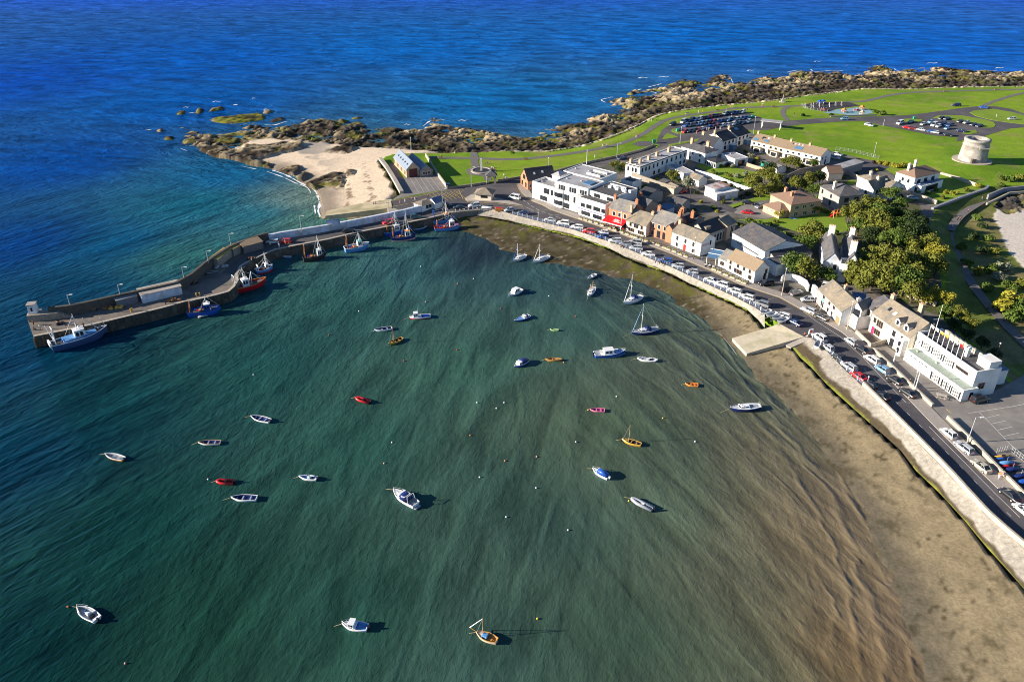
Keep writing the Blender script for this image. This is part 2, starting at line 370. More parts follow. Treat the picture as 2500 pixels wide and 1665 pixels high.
# low ground to the east, below the retaining wall
EAST = drop + [Vector((600, 0, 0)), Vector((600, drop[0].y, 0))]
iE = inside(X, Y, EAST) & ~iL
ze = 3.1-2.4*sst(dD, 0, 8)+(n3-.5)*.5
Z = np.where(iE, ze, Z)
ce = mixc(np.ones(C.shape)*np.array((.12,.15,.03)), np.ones(C.shape)*np.array((.20,.17,.07)), sst(fbm(X, Y, 14, 5), .42, .6))
ce = ce*(.6+.8*fbm(X, Y, 3, 1)[..., None])
C = np.where(iE[..., None], ce, C)
bs = path([(2428,528),(2440,505),(2460,492),(2500,478),(2700,430),(2760,700),(2600,690),(2500,652),(2464,614),(2445,570)], 1.0)
iS = inside(X+warp*.3, Y+warp2*.3, bs)
C = np.where(iS[..., None], np.array((.60,.53,.46))*(.9+.2*n2[..., None]), C); Z = np.where(iS, .75+(n1-.5)*.1, Z)
rb = path([(2432,500),(2470,478),(2560,470),(2560,500),(2500,512),(2462,520)], 1.2)
iR = inside(X+warp*.4, Y+warp2*.4, rb); C = np.where(iR[..., None], Cr*.8+.02, C); Z = np.where(iR, .9+np.clip(rough_, -.6, 1.3), Z)
del rid, blk, big, Zr, Zr2, Zs, Zn, Cs, Cn, CW, Cm, Cg, ce

def grid_mesh(name, xs, ys, Z, C, m):
    ny, nx = Z.shape; XX, YY = np.meshgrid(xs, ys)
    co = np.stack([XX, YY, Z], -1).reshape(-1, 3).astype('f')
    i = np.arange((ny-1)*(nx-1)); r = i//(nx-1); c = i % (nx-1); a = r*nx+c
    fa = np.stack([a, a+1, a+nx+1, a+nx], 1)
    zz = Z.reshape(-1)
    fa = fa[(zz[fa].max(1) > -1.2)] if name == 'ground' else fa
    me = bpy.data.meshes.new(name); me.vertices.add(len(co)); me.vertices.foreach_set('co', co.reshape(-1))
    me.loops.add(fa.size); me.loops.foreach_set('vertex_index', fa.reshape(-1).astype('i'))
    me.polygons.add(len(fa)); me.polygons.foreach_set('loop_start', (np.arange(len(fa))*4).astype('i'))
    me.polygons.foreach_set('use_smooth', np.ones(len(fa), bool))
    me.update(calc_edges=True)
    at = me.color_attributes.new('tint', 'FLOAT_COLOR', 'POINT')
    cc = np.concatenate([C.reshape(-1, 3), np.ones((co.shape[0], 1))], 1).astype('f'); at.data.foreach_set('color', cc.reshape(-1))
    me.materials.append(m); o = bpy.data.objects.new(name, me); COL.objects.link(o); return tag(o, kind='structure')
gm = bpy.data.materials.new('ground'); gm.use_nodes = True; nt = gm.node_tree; N = nt.nodes; L = nt.links; b = N['Principled BSDF']
b.inputs['Roughness'].default_value = .95; b.inputs['Specular IOR Level'].default_value = .15
at = N.new('ShaderNodeVertexColor'); at.layer_name = 'tint'; g = N.new('ShaderNodeNewGeometry')
n = N.new('ShaderNodeTexNoise'); n.inputs['Scale'].default_value = 1.6; n.inputs['Detail'].default_value = 6; n.inputs['Roughness'].default_value = .75
L.new(g.outputs['Position'], n.inputs['Vector'])
r = N.new('ShaderNodeMapRange'); r.inputs[1].default_value = .3; r.inputs[2].default_value = .7; r.inputs[3].default_value = .68; r.inputs[4].default_value = 1.32; L.new(n.outputs['Fac'], r.inputs[0])
cc = N.new('ShaderNodeCombineColor'); [L.new(r.outputs[0], cc.inputs[i]) for i in range(3)]
mx = N.new('ShaderNodeMix'); mx.data_type = 'RGBA'; mx.blend_type = 'MULTIPLY'; mx.inputs[0].default_value = 1
L.new(at.outputs[0], mx.inputs[6]); L.new(cc.outputs[0], mx.inputs[7]); L.new(mx.outputs[2], b.inputs['Base Color'])
bp = N.new('ShaderNodeBump'); bp.inputs['Distance'].default_value = .12; bp.inputs['Strength'].default_value = .8; L.new(n.outputs['Fac'], bp.inputs['Height']); L.new(bp.outputs[0], b.inputs['Normal'])
Zg = Z.copy()
grid_mesh('ground', xs, ys, Z, C, gm)
def gz(x, y):
    i = int(round((y-ys[0])/GS)); j = int(round((x-xs[0])/GS))
    return float(Zg[min(max(i,0),Zg.shape[0]-1), min(max(j,0),Zg.shape[1]-1)])
def PG(px, py):
    """point on the ground seen at px, py"""
    z = ZL
    for _ in range(12):
        p = P(px, py, z); z = .5*z+.5*max(gz(p.x, p.y), 0)
    return P(px, py, z)

# ---------------------------------------------------------------- water
WC = [((-200,-100),(16,86,182)),((600,-60),(18,96,190)),((1300,-60),(20,94,190)),((2500,-60),(22,98,194)),((50,200),(16,80,172)),((500,150),(18,86,170)),((1000,120),(22,98,178)),((1700,100),(22,100,184)),((2200,110),(22,98,190)),((1200,250),(24,104,168)),
 ((150,400),(16,76,152)),((450,250),(20,86,162)),((50,600),(14,66,128)),((300,600),(22,80,116)),((560,430),(28,94,136)),((500,500),(30,96,120)),((650,520),(54,108,122)),((740,490),(96,122,120)),((740,530),(76,114,112)),((420,620),(44,94,102)),((200,700),(20,66,96)),
 ((60,850),(14,60,90)),((60,1100),(14,56,78)),((250,1000),(18,60,70)),((300,1300),(20,60,60)),((60,1600),(14,50,54)),((600,900),(34,76,76)),((500,1500),(28,64,56)),((800,750),(46,86,86)),((1000,640),(50,86,92)),
 ((850,1100),(44,82,76)),((850,1500),(40,74,66)),((1100,900),(56,90,82)),((1200,1200),(58,86,78)),((1200,1600),(54,80,72)),((1400,800),(62,92,88)),((1300,680),(56,86,90)),((1450,680),(60,78,80)),((1150,620),(42,60,72)),
 ((1500,1050),(78,96,80)),((1650,860),(82,92,82)),((1750,950),(86,94,84)),((1600,1250),(74,90,78)),((1550,1550),(64,84,72)),((1850,1100),(102,100,84)),((1850,1400),(98,98,82)),((2000,1350),(118,106,86)),((2050,1600),(116,100,78)),((2150,1500),(122,106,88)),((2050,1230),(118,106,88)),((1850,1620),(86,92,76)),((1400,1300),(60,84,76)),((1650,1100),(78,92,80))]
BC = [[0.0, 0.0005, 0.7897], [0.0, 0.0847, 1.0269], [0.0, 0.0674, 1.0451], [0.0, 0.0759, 0.9389], [0.0, 0.0457, 0.3247], [0.0, 0.0725, 0.3448], [0.0011, 0.1032, 0.3863], [0.0, 0.1032, 0.4057], [0.0, 0.0935, 0.4346], [0.0029, 0.1161, 0.3234], [0.0, 0.0462, 0.2344], [0.0, 0.0715, 0.2993], [0.0, 0.0333, 0.1613], [0.0, 0.0576, 0.1319], [0.0055, 0.0936, 0.2058], [0.004, 0.0955, 0.1329], [0.0029, 0.1079, 0.1536], [0.1643, 0.2285, 0.1734], [0.0706, 0.1637, 0.107], [0.0248, 0.1087, 0.0837], [0.0005, 0.0341, 0.0681], [0.0, 0.0284, 0.0634], [0.0, 0.0229, 0.0405], [0.0046, 0.0393, 0.0421], [0.0054, 0.041, 0.0324], [0.0027, 0.0268, 0.0251], [0.0135, 0.0638, 0.0507], [0.0095, 0.0445, 0.0281], [0.0245, 0.0829, 0.0656], [0.0356, 0.1059, 0.0997], [0.0211, 0.0738, 0.0558], [0.0178, 0.0645, 0.047], [0.0359, 0.0944, 0.067], [0.032, 0.0724, 0.0548], [0.0346, 0.0789, 0.0625], [0.0411, 0.0938, 0.0737], [0.0358, 0.0864, 0.0807], [0.0347, 0.0539, 0.0491], [0.0162, 0.024, 0.0275], [0.0687, 0.1068, 0.0645], [0.0767, 0.096, 0.0647], [0.0734, 0.0885, 0.0617], [0.0812, 0.1252, 0.0838], [0.0353, 0.0737, 0.0497], [0.1222, 0.1107, 0.0697], [0.0852, 0.0971, 0.0655], [0.2055, 0.153, 0.0864], [0.2031, 0.1301, 0.0638], [0.1538, 0.1111, 0.0724], [0.1469, 0.113, 0.0726], [0.0724, 0.1025, 0.0669], [0.0275, 0.0649, 0.0532], [0.046, 0.0722, 0.0509]]
def lin(c): return tuple(((x/255+.055)/1.055)**2.4 if x > 10 else x/255/12.92 for x in c)
wx = np.concatenate([np.array([-9000,-5000,-2500,-1200,-700,-450,-320]), np.arange(-260, 505, 5.0), np.array([620,900,1400,2600,5000,9000])])
wy = np.concatenate([np.array([-3000,-800,-200,0]), np.arange(40, 700, 5.0), np.array([730,780,850,950,1100,1400,2000,3200,5500,9000,14000])])
WX, WY = np.meshgrid(wx, wy); num = np.zeros(WX.shape+(3,)); den = np.zeros(WX.shape)
for ((px, py), c), bc in zip(WC, BC):
    p = P(px, py, 0); d2 = (WX-p.x)**2+(WY-p.y)**2; w = 1/(d2+120)**1.7; num += w[..., None]*np.array(bc); den += w
WCL = num/den[..., None]
wm = bpy.data.materials.new('water'); wm.use_nodes = True; nt = wm.node_tree; N = nt.nodes; L = nt.links; b = N['Principled BSDF']
at = N.new('ShaderNodeVertexColor'); at.layer_name = 'tint'; g = N.new('ShaderNodeNewGeometry')
def math_(op, a, b_=None):
    m = N.new('ShaderNodeMath'); m.operation = op
    for i, x in enumerate((a, b_)):
        if x is None: continue
        if isinstance(x, (int, float)): m.inputs[i].default_value = x
        else: L.new(x, m.inputs[i])
    return m.outputs[0]
def wave(ang, sx, sy, detail=3, dist=0.6, rough=.55):
    mp = N.new('ShaderNodeMapping'); mp.vector_type = 'POINT'; L.new(g.outputs['Position'], mp.inputs[0])
    vr = N.new('ShaderNodeVectorRotate'); vr.rotation_type = 'Z_AXIS'; vr.inputs['Angle'].default_value = -R(ang); L.new(g.outputs['Position'], vr.inputs['Vector'])
    ml = N.new('ShaderNodeVectorMath'); ml.operation = 'MULTIPLY'; ml.inputs[1].default_value = (1/sx, 1/sy, .01); L.new(vr.outputs[0], ml.inputs[0])
    n = N.new('ShaderNodeTexNoise'); n.inputs['Scale'].default_value = 1; n.inputs['Detail'].default_value = detail; n.inputs['Roughness'].default_value = rough
    n.inputs['Distortion'].default_value = dist; L.new(ml.outputs[0], n.inputs['Vector']); N.remove(mp); return n.outputs['Fac']
sep = N.new('ShaderNodeSeparateXYZ'); L.new(g.outputs['Position'], sep.inputs[0])
def ramp(v, a, b_):
    r = N.new('ShaderNodeMapRange'); r.interpolation_type = 'SMOOTHSTEP'; r.inputs[1].default_value = a; r.inputs[2].default_value = b_
    L.new(v, r.inputs[0]); return r.outputs[0]
def mixf(t, a, b_):
    m = N.new('ShaderNodeMix'); m.data_type = 'FLOAT'; L.new(t, m.inputs[0])
    for i, x in ((2, a), (3, b_)):
        if isinstance(x, (int, float)): m.inputs[i].default_value = x
        else: L.new(x, m.inputs[i])
    return m.outputs[0]
# crests run NE-SW outside, swing round into the harbour, and lie nearly east-west on the open sea
tE = ramp(sep.outputs[0], -105, -25)               # 0 west .. 1 east
far_ = ramp(sep.outputs[1], 260, 380)
wWest = wave(50, 4.2, 1.6, 5); wHarb = wave(80, 2.3, 1.0, 4, .4); wEast = wave(104, 2.2, 1.0, 4, .4); wSea = mixf(ramp(sep.outputs[1], 320, 620), wave(-20, 9, 3.6, 5), wave(-8, 16, 8.5, 5))
near_ = mixf(tE, wWest, mixf(ramp(sep.outputs[0], -10, 50), wHarb, wEast))
big_ = mixf(tE, wave(52, 30, 6.5, 2), mixf(ramp(sep.outputs[0], -10, 50), wave(80, 22, 5.5, 1.5), wave(112, 22, 4.6, 1.5)))
sea_ = mixf(far_, near_, wSea); bigs = mixf(far_, big_, wave(-12, 28, 10.0, 5))
calm = mixf(ramp(sep.outputs[1], 330, 240), 1.0, mixf(ramp(math_('ADD', sep.outputs[0], math_('MULTIPLY', sep.outputs[1], -.25)), -150, -60), 1.0, .42))
fine = wave(60, 1.6, .55, 3)
h = math_('ADD', math_('MULTIPLY', sea_, mixf(far_, mixf(tE, 1.0, .36), 2.4)), math_('ADD', math_('MULTIPLY', bigs, 1.1), math_('MULTIPLY', fine, .12)))
h = math_('MULTIPLY', h, calm)
sa = N.new('ShaderNodeAttribute'); sa.attribute_name = 'shore'; sd_ = sa.outputs['Fac']
wob = math_('MULTIPLY', math_('SUBTRACT', wave(118, 26, 9, 2), .5), 17)
sw = math_('SINE', math_('ADD', math_('MULTIPLY', sd_, 1.5), wob)); sw = math_('POWER', math_('MULTIPLY', math_('ADD', sw, 1.0), .5), 2.5)
fall = math_('MULTIPLY', ramp(sd_, 24, 1), math_('ADD', .25, math_('MULTIPLY', wave(20, 9, 9, 2), 1.1)))
ripple = math_('MULTIPLY', sw, fall); h = math_('ADD', h, math_('MULTIPLY', ripple, .20))
bp = N.new('ShaderNodeBump'); bp.inputs['Strength'].default_value = 1; bp.inputs['Distance'].default_value = 1.0; L.new(h, bp.inputs['Height'])
L.new(bp.outputs[0], b.inputs['Normal'])
# light and dark of waves, swell and ripples painted into the water colour
tv = N.new('ShaderNodeMapRange'); tv.inputs[1].default_value = .38; tv.inputs[2].default_value = .64; tv.inputs[3].default_value = .70; tv.inputs[4].default_value = 1.36
sh_ = mixf(tE, .42, .32)
L.new(math_('ADD', math_('ADD', math_('MULTIPLY', bigs, math_('SUBTRACT', 1.0, sh_)), math_('MULTIPLY', sea_, sh_)), math_('MULTIPLY', ripple, .12)), tv.inputs[0])
L.new(mixf(far_, mixf(tE, .60, .72), .52), tv.inputs[3]); L.new(mixf(far_, mixf(tE, 1.5, 1.36), 1.62), tv.inputs[4])
cc = N.new('ShaderNodeCombineColor'); [L.new(tv.outputs[0], cc.inputs[i]) for i in range(3)]
mx = N.new('ShaderNodeMix'); mx.data_type = 'RGBA'; mx.blend_type = 'MULTIPLY'; mx.inputs[0].default_value = 1
L.new(at.outputs[0], mx.inputs[6]); L.new(cc.outputs[0], mx.inputs[7])
N.remove(b); df = N.new('ShaderNodeBsdfDiffuse'); L.new(mx.outputs[2], df.inputs['Color']); L.new(bp.outputs[0], df.inputs['Normal'])
gl = N.new('ShaderNodeBsdfGlossy'); gl.inputs['Color'].default_value = (.16, .42, 1.0, 1); gl.inputs['Roughness'].default_value = .14; L.new(bp.outputs[0], gl.inputs['Normal'])
fr = N.new('ShaderNodeFresnel'); fr.inputs['IOR'].default_value = 1.33; L.new(bp.outputs[0], fr.inputs['Normal'])
ms = N.new('ShaderNodeMixShader'); L.new(math_('MINIMUM', math_('MULTIPLY', fr.outputs[0], .55), .26), ms.inputs[0])
L.new(df.outputs[0], ms.inputs[1]); L.new(gl.outputs[0], ms.inputs[2]); L.new(ms.outputs[0], N['Material Output'].inputs['Surface'])
WK = 1.0
seao = grid_mesh('sea', wx, wy, np.zeros(WX.shape), np.clip(WCL*WK, 0, 1), wm)
sat = seao.data.attributes.new('shore', 'FLOAT', 'POINT'); sat.data.foreach_set('value', np.minimum(seg_dist(WX, WY, hw[len(hw)//4:]), 200).astype('f').reshape(-1))
# ---------------------------------------------------------------- materials
asph = mat('asphalt', (.085,.078,.086), .9, .16, .8, col2=(.12,.108,.112), mixs=.08)
asph2 = mat('worn_asphalt', (.21,.19,.18), .9, .12, .7, col2=(.27,.245,.22), mixs=.12)
conc = mat('concrete', (.42,.37,.32), .85, .13, 1.2, col2=(.34,.30,.27), mixs=.15)
pave = mat('paving', (.34,.30,.27), .85, .15, 1.5)
stone = mat('quay_stone', (.26,.22,.18), .9, .3, 1.3, .05)
deckm = mat('pier_concrete', (.20,.165,.14), .9, .2, 1.0, col2=(.13,.115,.105), mixs=.14)
paleS = mat('pale_stone', (.44,.38,.31), .9, .22, 1.6, .05)
rubble = mat('rubble_stone', (.30,.26,.21), .95, .35, 2.2, .08)
whiteP = mat('white_paint', (.82,.81,.79), .65, .07, .5, col2=(.75,.73,.69), mixs=.35)
creamP = mat('cream_paint', (.76,.67,.53), .7, .10, .6)
whiteW = mat('whitewash_worn', (.62,.67,.78), .75, .18, .9, col2=(.5,.5,.52), mixs=.4)  # blue of the shade is tinted into this white; greyer worn patches
line_w = mat('road_line_white', (.62,.60,.58), .7, .2, 2)
line_y = mat('road_line_yellow', (.62,.44,.12), .7, .2, 2)
grassm = mat('lawn', (.19,.28,.018), .95, .16, 1.2, .03, col2=(.16,.24,.018), mixs=.12)
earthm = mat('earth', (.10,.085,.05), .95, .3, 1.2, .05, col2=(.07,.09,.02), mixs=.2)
yardm = mat('yard_ground', (.17,.15,.135), .9, .25, .6, col2=(.085,.085,.06), mixs=.16)  # colour lowered overall to carry the shading in the town gaps
algae = mat('algae', (.19,.20,.02), .9, .3, 1)
slate = mat('slate', (.10,.098,.11), .75, .28, 1.3, .03, col2=(.14,.125,.115), mixs=.5)
slateL = mat('slate_pale', (.20,.19,.185), .8, .25, 1.3, .03, col2=(.26,.235,.20), mixs=.45)
slateD = mat('slate_dark', (.05,.05,.058), .7, .16, 2.0, .02)
tileB = mat('tile_beige', (.27,.20,.135), .85, .13, 1.6, .03)
tileR = mat('tile_brown', (.26,.165,.12), .85, .15, 1.6, .03)
slateB = mat('slate_blue', (.12,.17,.27), .6, .12, 2.0)
roofT = mat('roof_tan', (.27,.22,.165), .85, .22, 1.4, .03, col2=(.19,.17,.145), mixs=.4)
brick = mat('brick', (.42,.17,.09), .85, .14, 3.0)
brickO = mat('brick_orange', (.50,.215,.12), .85, .12, 3.0)
brickP = mat('brick_pale', (.52,.36,.25), .85, .12, 3.0)
greyR = mat('grey_render', (.40,.36,.32), .85, .1, 1.2)
feltD = mat('roof_felt', (.09,.088,.095), .9, .2, .8)
feltL = mat('roof_membrane', (.40,.39,.41), .8, .14, .5, col2=(.30,.29,.29), mixs=.25)
glass = mat('dark_glass', (.02,.025,.035), .12, 0, spec=.6)
glassB = mat('blue_glass', (.10,.20,.34), .15, .1, 1, spec=.6)
frameW = mat('frame_white', (.78,.78,.77), .5, 0)
frameD = mat('frame_dark', (.03,.03,.035), .5, 0)
wood = mat('timber', (.36,.21,.10), .75, .2, 2.5)
metalG = mat('galvanised', (.46,.46,.46), .45, .05, 2, metal=.3)
blackM = mat('black', (.012,.012,.014), .5, 0)
redD = mat('red_door', (.42,.03,.03), .5, 0)
potm = mat('chimney_pot', (.55,.36,.2), .8, .1)

# ---------------------------------------------------------------- sheets of the ground
sheet('town_ground', [(1262,450),(1284,440),(1330,424),(1433,400),(1505,385),(1569,368),(1600,358),(1640,349),(1730,332),(1826,320),(1850,332),(1920,345),(2000,362),(2040,372),(2110,388),(2190,402),(2260,410),(2320,428),(2380,452),(2340,482),(2282,508),(2270,560),(2290,640),(2300,700),(2290,770),(2340,815),(2400,870),(2470,940),(2560,1020),(2780,1240),(2780,1500),(2500,1251),(2437,1194),(2351,1110),(2293,1053),(2216,973),(2158,912),(2112,863),(2056,812),(1992,774),(1949,751),(1905,726),(1857,711),(1809,695),(1739,662),(1687,640),(1639,619),(1559,589),(1489,561),(1417,537),(1345,513),(1302,492),(1277,474)], ZL+.03, yardm)
kerbp = [(1264,449),(1268,460),(1277,474),(1302,492),(1326,501),(1345,512),(1417,536.6),(1481,559),(1521,573),(1559,588.8),(1639,619),(1687,640),(1739,662),(1809,695),(1857,711),(1905,726.4),(1949,751),(1992,774),(2056,812),(2112,863),(2158,912),(2216,973),(2293,1053),(2351,1110),(2437,1194),(2500,1251),(2700,1440)]
sheet('road', [(1109,517),(1140,513.5),(1172,511.5),(1197,510),(1222,515),(1250,523),(1330,544),(1400,560.5),(1451,577.6),(1511,598),(1559,619),(1591,633),(1639,652),(1698,680),(1732,696),(1793,724),(1844,751),(1867,766),(1903,790),(1963,822),(1981,825),(2020,858),(2059,899),(2104,941),(2150,987),(2236,1073),(2322,1162),(2408,1257),(2500,1337),(2660,1480)]+list(reversed(kerbp[:-1]+[(2760,1500)]))+[(1274,435),(1189,448),(1094,461),(1092,463),(1000,481),(957,489),(960,507),(1000,524),(1060,529)], ZL+.055, asph)
sheet('lifeboat_yard', [(951,398),(968,402),(978,432),(993,433),(1063,424),(1093,462),(1020,474),(957,488),(980,473),(964,440)], ZL+.06, asph2)
kp = smooth(path(kerbp, ZL), 5)
po = offs(kp, 3.2); 
def pavement(name, pl, w, z, m, kerb):
    a = pl; b = offs(pl, w); mb = MB(); rings = [[(p.x,p.y,z-.05),(p.x,p.y,z+kerb),(q.x,q.y,z+kerb),(q.x,q.y,z-.05)] for p, q in zip(a, b)]
    mb.loft(rings); return tag(mb.build(name, m), kind='structure')
pavement('pavement', kp, 3.4, ZL+.05, pave, .12)
sheet('traffic_island', [(1135,485),(1150,475),(1160,474),(1206,482),(1240,489),(1277,502),(1245,498),(1214,494),(1180,492),(1141,491)], ZL+.05, conc, .13)
sheet('club_car_park', [(2262,1000),(2352,984),(2440,948),(2500,915),(2700,1080),(2700,1300),(2500,1165),(2432,1116)], ZL+.07, asph2)
sheet('club_terrace', [(2124,842),(2150,832),(2213,880),(2346,980),(2332,1002),(2268,1022)], ZL+.06, asph2)
sheet('gravel_drive', [(1768,512),(1832,494),(1864,500),(1904,527),(1866,534),(1800,522)], ZL+.06, asph2)
for nm, q in (('garden_lawn', [(1698,404),(1730,394),(1762,402),(1850,421),(1838,468),(1790,452),(1738,424)]),
          ('garden_lawn', [(1772,504),(1880,470),(1888,486),(1832,493),(1782,514)]),
          ('garden_lawn', [(1798,536),(1868,535),(1906,529),(2002,503),(2062,528),(2072,562),(2010,578),(1950,567),(1900,550)]),
          ('garden_lawn', [(2178,490),(2222,478),(2250,484),(2192,500)]),
          ('garden_lawn', [(1905,427),(1935,422),(1950,430),(1925,440)]),
          ('garden_lawn', [(2060,445),(2080,438),(2094,444),(2078,452)]),
          ('garden_lawn', [(2236,484),(2300,458),(2380,448),(2400,462),(2340,482),(2290,502)])):
    sheet(nm, q, ZL+.06, grassm)
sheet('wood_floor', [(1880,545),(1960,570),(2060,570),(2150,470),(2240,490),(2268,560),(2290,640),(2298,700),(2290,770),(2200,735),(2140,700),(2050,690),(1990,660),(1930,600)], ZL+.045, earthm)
sheet('back_alley', [(1700,492),(1790,520),(1800,512),(1742,482),(1640,462),(1610,455),(1600,462)], ZL+.065, asph)
sheet('back_alley', [(1905,470),(2050,412),(2110,390),(2150,400),(2175,408),(2140,420),(2100,418),(1990,455),(1930,475)], ZL+.062, asph)
# roads on the headland
def HR(name, q, z=ZL+.05, m=asph): return sheet(name, q, z, m, crv=False)
road_up = [(1270,441),(1433,401),(1505,386),(1569,369.5),(1590,362),(1602,350),(1606,337),(1616,317),(1628,309),(1648,302),(1700,291),(1762,277),(1815,274),(1832,277),(1864,290),(1880,296.5),(1911,296),(2000,289),(2070,286),(2138,283.8),(2212,281.6),(2260,276),(2297,271),(2345,264),(2382,260),(2425,259),(2467,265.7),(2500,277),(2700,330),
   (2700,330),(2500,311),(2467,313.5),(2430,324),(2403,332.6),(2361,337),(2345,345),(2336,345),(2338,336),(2314,333.6),(2276,330.5),(2212,317.7),(2148,305),(2106,295.4),(2050,297),(2000,300.7),(1953,304),(1905,311),(1868,318.5),(1826,317),(1790,318),(1730,330.5),(1690,340),(1641,350),(1606,362),(1574,377),(1505,394),(1433,410),(1284,452)]
HR('coast_road', road_up)
for q in ([(2367,275),(2376,271),(2393,269),(2424,266),(2470,274),(2500,281.6),(2700,330),(2500,304),(2460,299),(2424,294),(2382,283.8)],
          [(2278,288),(2290,283),(2308,281.6),(2350,282.7),(2403,292),(2425,298),(2431,305),(2427,311),(2420,312.4),(2393,311.4),(2361,298.6),(2318,292)],
          [(2197,294.4),(2205,291),(2225,290),(2250,291),(2253,295),(2240,298.6),(2215,297)],
          [(2348,326),(2361,320),(2382,317.7),(2387,324),(2371,328)],
          [(1616,341),(1622,332),(1629,325),(1640,329),(1656,335),(1640,338)],
          [(1638,320),(1642,315),(1656,313),(1664,320),(1672,327),(1655,327)]):
    o = sheet('verge', q, ZL+.05, grassm, .12)
sheet('verge', [(1596,357),(1604,352),(1611,356),(1604,360)], ZL+.05, grassm, .12)
sheet('verge', [(1632,353),(1680,345),(1729,334),(1770,324),(1790,322),(1735,338),(1640,356)], ZL+.05, grassm, .12)
sheet('exercise_yard', [(1543,352),(1562,344),(1592,346),(1594,352),(1580,356),(1562,358)], ZL+.05, asph)
pathm = mat('path_asphalt', (.16,.145,.14), .9, .15, .8)
strip('coast_path', [(1041,384.6),(1154,386),(1253,388.7),(1350,380.4),(1433,368),(1516,350),(1571,326.6),(1600,307),(1628,292),(1677,281.6),(1741,273),(1783,265.7),(1826,262.5),(1953,258),(2000,252),(2060,250),(2117,246),(2170,233),(2233,225.4),(2340,222),(2500,218),(2700,214)], 3.0, ZL+.05, pathm)
strip('coast_path', [(2398,259),(2440,243),(2500,227),(2600,212)], 2.6, ZL+.06, pathm)
strip('coast_path', [(1925,260),(1914,266),(1911,275),(1916,286),(1924,294)], 2.6, ZL+.06, pathm)
strip('coast_path', [(1156,372),(1160,386),(1158,395),(1162,406),(1172,413)], 3.2, ZL+.06, pathm)
strip('coast_path', [(1180,424),(1188,431),(1192,440)], 3.0, ZL+.06, pathm)
strip('coast_path', [(2320,562),(2318,586),(2339,626),(2362,673),(2386,708.5),(2421,753),(2464,800),(2520,855)], 3.0, 1.05, pathm)
strip('coast_path', [(2425,478),(2400,490),(2358,516),(2334,538),(2320,562)], 3.0, 1.6, pathm)
# circle round the memorial
c0 = P(1175, 418); 
def ring(name, c, r0, r1, z, m, n=40, kerb=0):
    mb = MB(); mb.loft([[ (c.x+r*math.cos(2*math.pi*i/n), c.y+r*math.sin(2*math.pi*i/n), zz) for i in range(n)] for r, zz in ((r1,z-.03),(r1,z+kerb),(r0,z+kerb),(r0,z-.03))], cap=False); return mb.build(name, m)
tag(ring('coast_path', c0, 4.4, 6.4, ZL+.07, pathm), kind='structure')
# markings
def dash(pts, n, ln, w, z=ZL+.065, m=None, name='road_marking'):
    pl = resample(smooth(path(pts, z), 2), n*2); mb = MB()
    for i in range(0, n*2-1, 2):
        a, b_ = pl[i], pl[i+1]; d = (b_-a).normalized(); b_ = a+d*ln; q = Vector((-d.y,d.x,0))*w/2
        mb.add([a-q, b_-q, b_+q, a+q], [(0,1,2,3)])
    return tag(mb.build(name, m or line_w), kind='structure')
dash([(1277,488),(1310,510),(1345,524),(1400,543)], 9, 2.2, .15)
dash([(2010,810),(2080,870),(2180,972),(2300,1092),(2400,1194),(2480,1270)], 16, 1.2, .10)
mid = [(a.x, a.y) for a in kp]
yl = offs(kp, -.35)
mbl = MB(); a_ = yl; 
a1 = offs(a_, .09); a2 = offs(a_, -.09); n = len(a_)*6//10
mbl.add([Vector((x.x,x.y,ZL+.067)) for p, q in zip(a1[:n], a2[:n]) for x in (p, q)], [(2*i,2*i+1,2*i+3,2*i+2) for i in range(n-1)])
tag(mbl.build('road_marking', line_y), kind='structure')
for pts, w, m in (([(1957,757),(1992,783),(2052,822),(2108,873),(2153,921),(2212,982),(2222,983)], .12, line_w),([(2268,1040),(2345,1118),(2430,1204),(2490,1262)], .12, line_w),
   ([(1135,487),(1141,493),(1214,496.5),(1277,505)], .2, line_y),([(1133,484),(1155,474)], .15, line_y),([(1080,466),(1120,463),(1131,487)], .2, line_y),
   ([(954,505),(970,502),(1020,492),(1044,486)], .2, line_y),([(955,490),(1010,482),(1080,465)], .15, line_y),([(1285,506),(1303,515)], .15, line_w),
   ([(2390,1005),(2425,1040),(2480,1098)], .12, line_w),([(2406,1020),(2442,1011)], .12, line_w),([(2420,1034),(2457,1026)], .12, line_w),([(2436,1049),(2472,1041)], .12, line_w),([(2451,1064),(2488,1056)], .12, line_w),
   ([(2310,998),(2322,1008)], .2, line_y),([(2365,1008),(2470,992),(2510,984)], .12, line_w)):
    strip('road_marking', pts, w, ZL+.08, m, crv=False)
hb = [(1096,467),(1122,464),(1132,486),(1092,490)]
for i in range(7):
    t = i/6; a = (1046+t*64, 474-t*9); b_ = (1068+t*64, 494-t*6)
    strip('road_marking', [a, (a[0]+26, a[1]+18)], .14, ZL+.09, line_y, crv=False)
    strip('road_marking', [(a[0]+22, a[1]-1), (a[0]-2, a[1]+16)], .14, ZL+.094, line_y, crv=False)
for i in range(5):
    strip('road_marking', [(1000+i*12, 432-i*.8), (1022+i*13, 470-i*1.6)], .10, ZL+.075, line_w, crv=False)
for i in range(16):                                   # bays in front of the pubs
    t = i/15; a = (1757-4+t*100-40, 669-4+t*43-18); strip('road_marking', [a, (a[0]+7, a[1]-3)], .28, ZL+.08, line_w, crv=False)
for i in range(22):
    a = kp[int(len(kp)*(.16+.0205*i))]; q = Vector((-1, -.25, 0)).normalized()
    strip('road_marking', [a+q*2.0, a+q*6.0], .09, ZL+.08, line_w, crv=False, world=True)

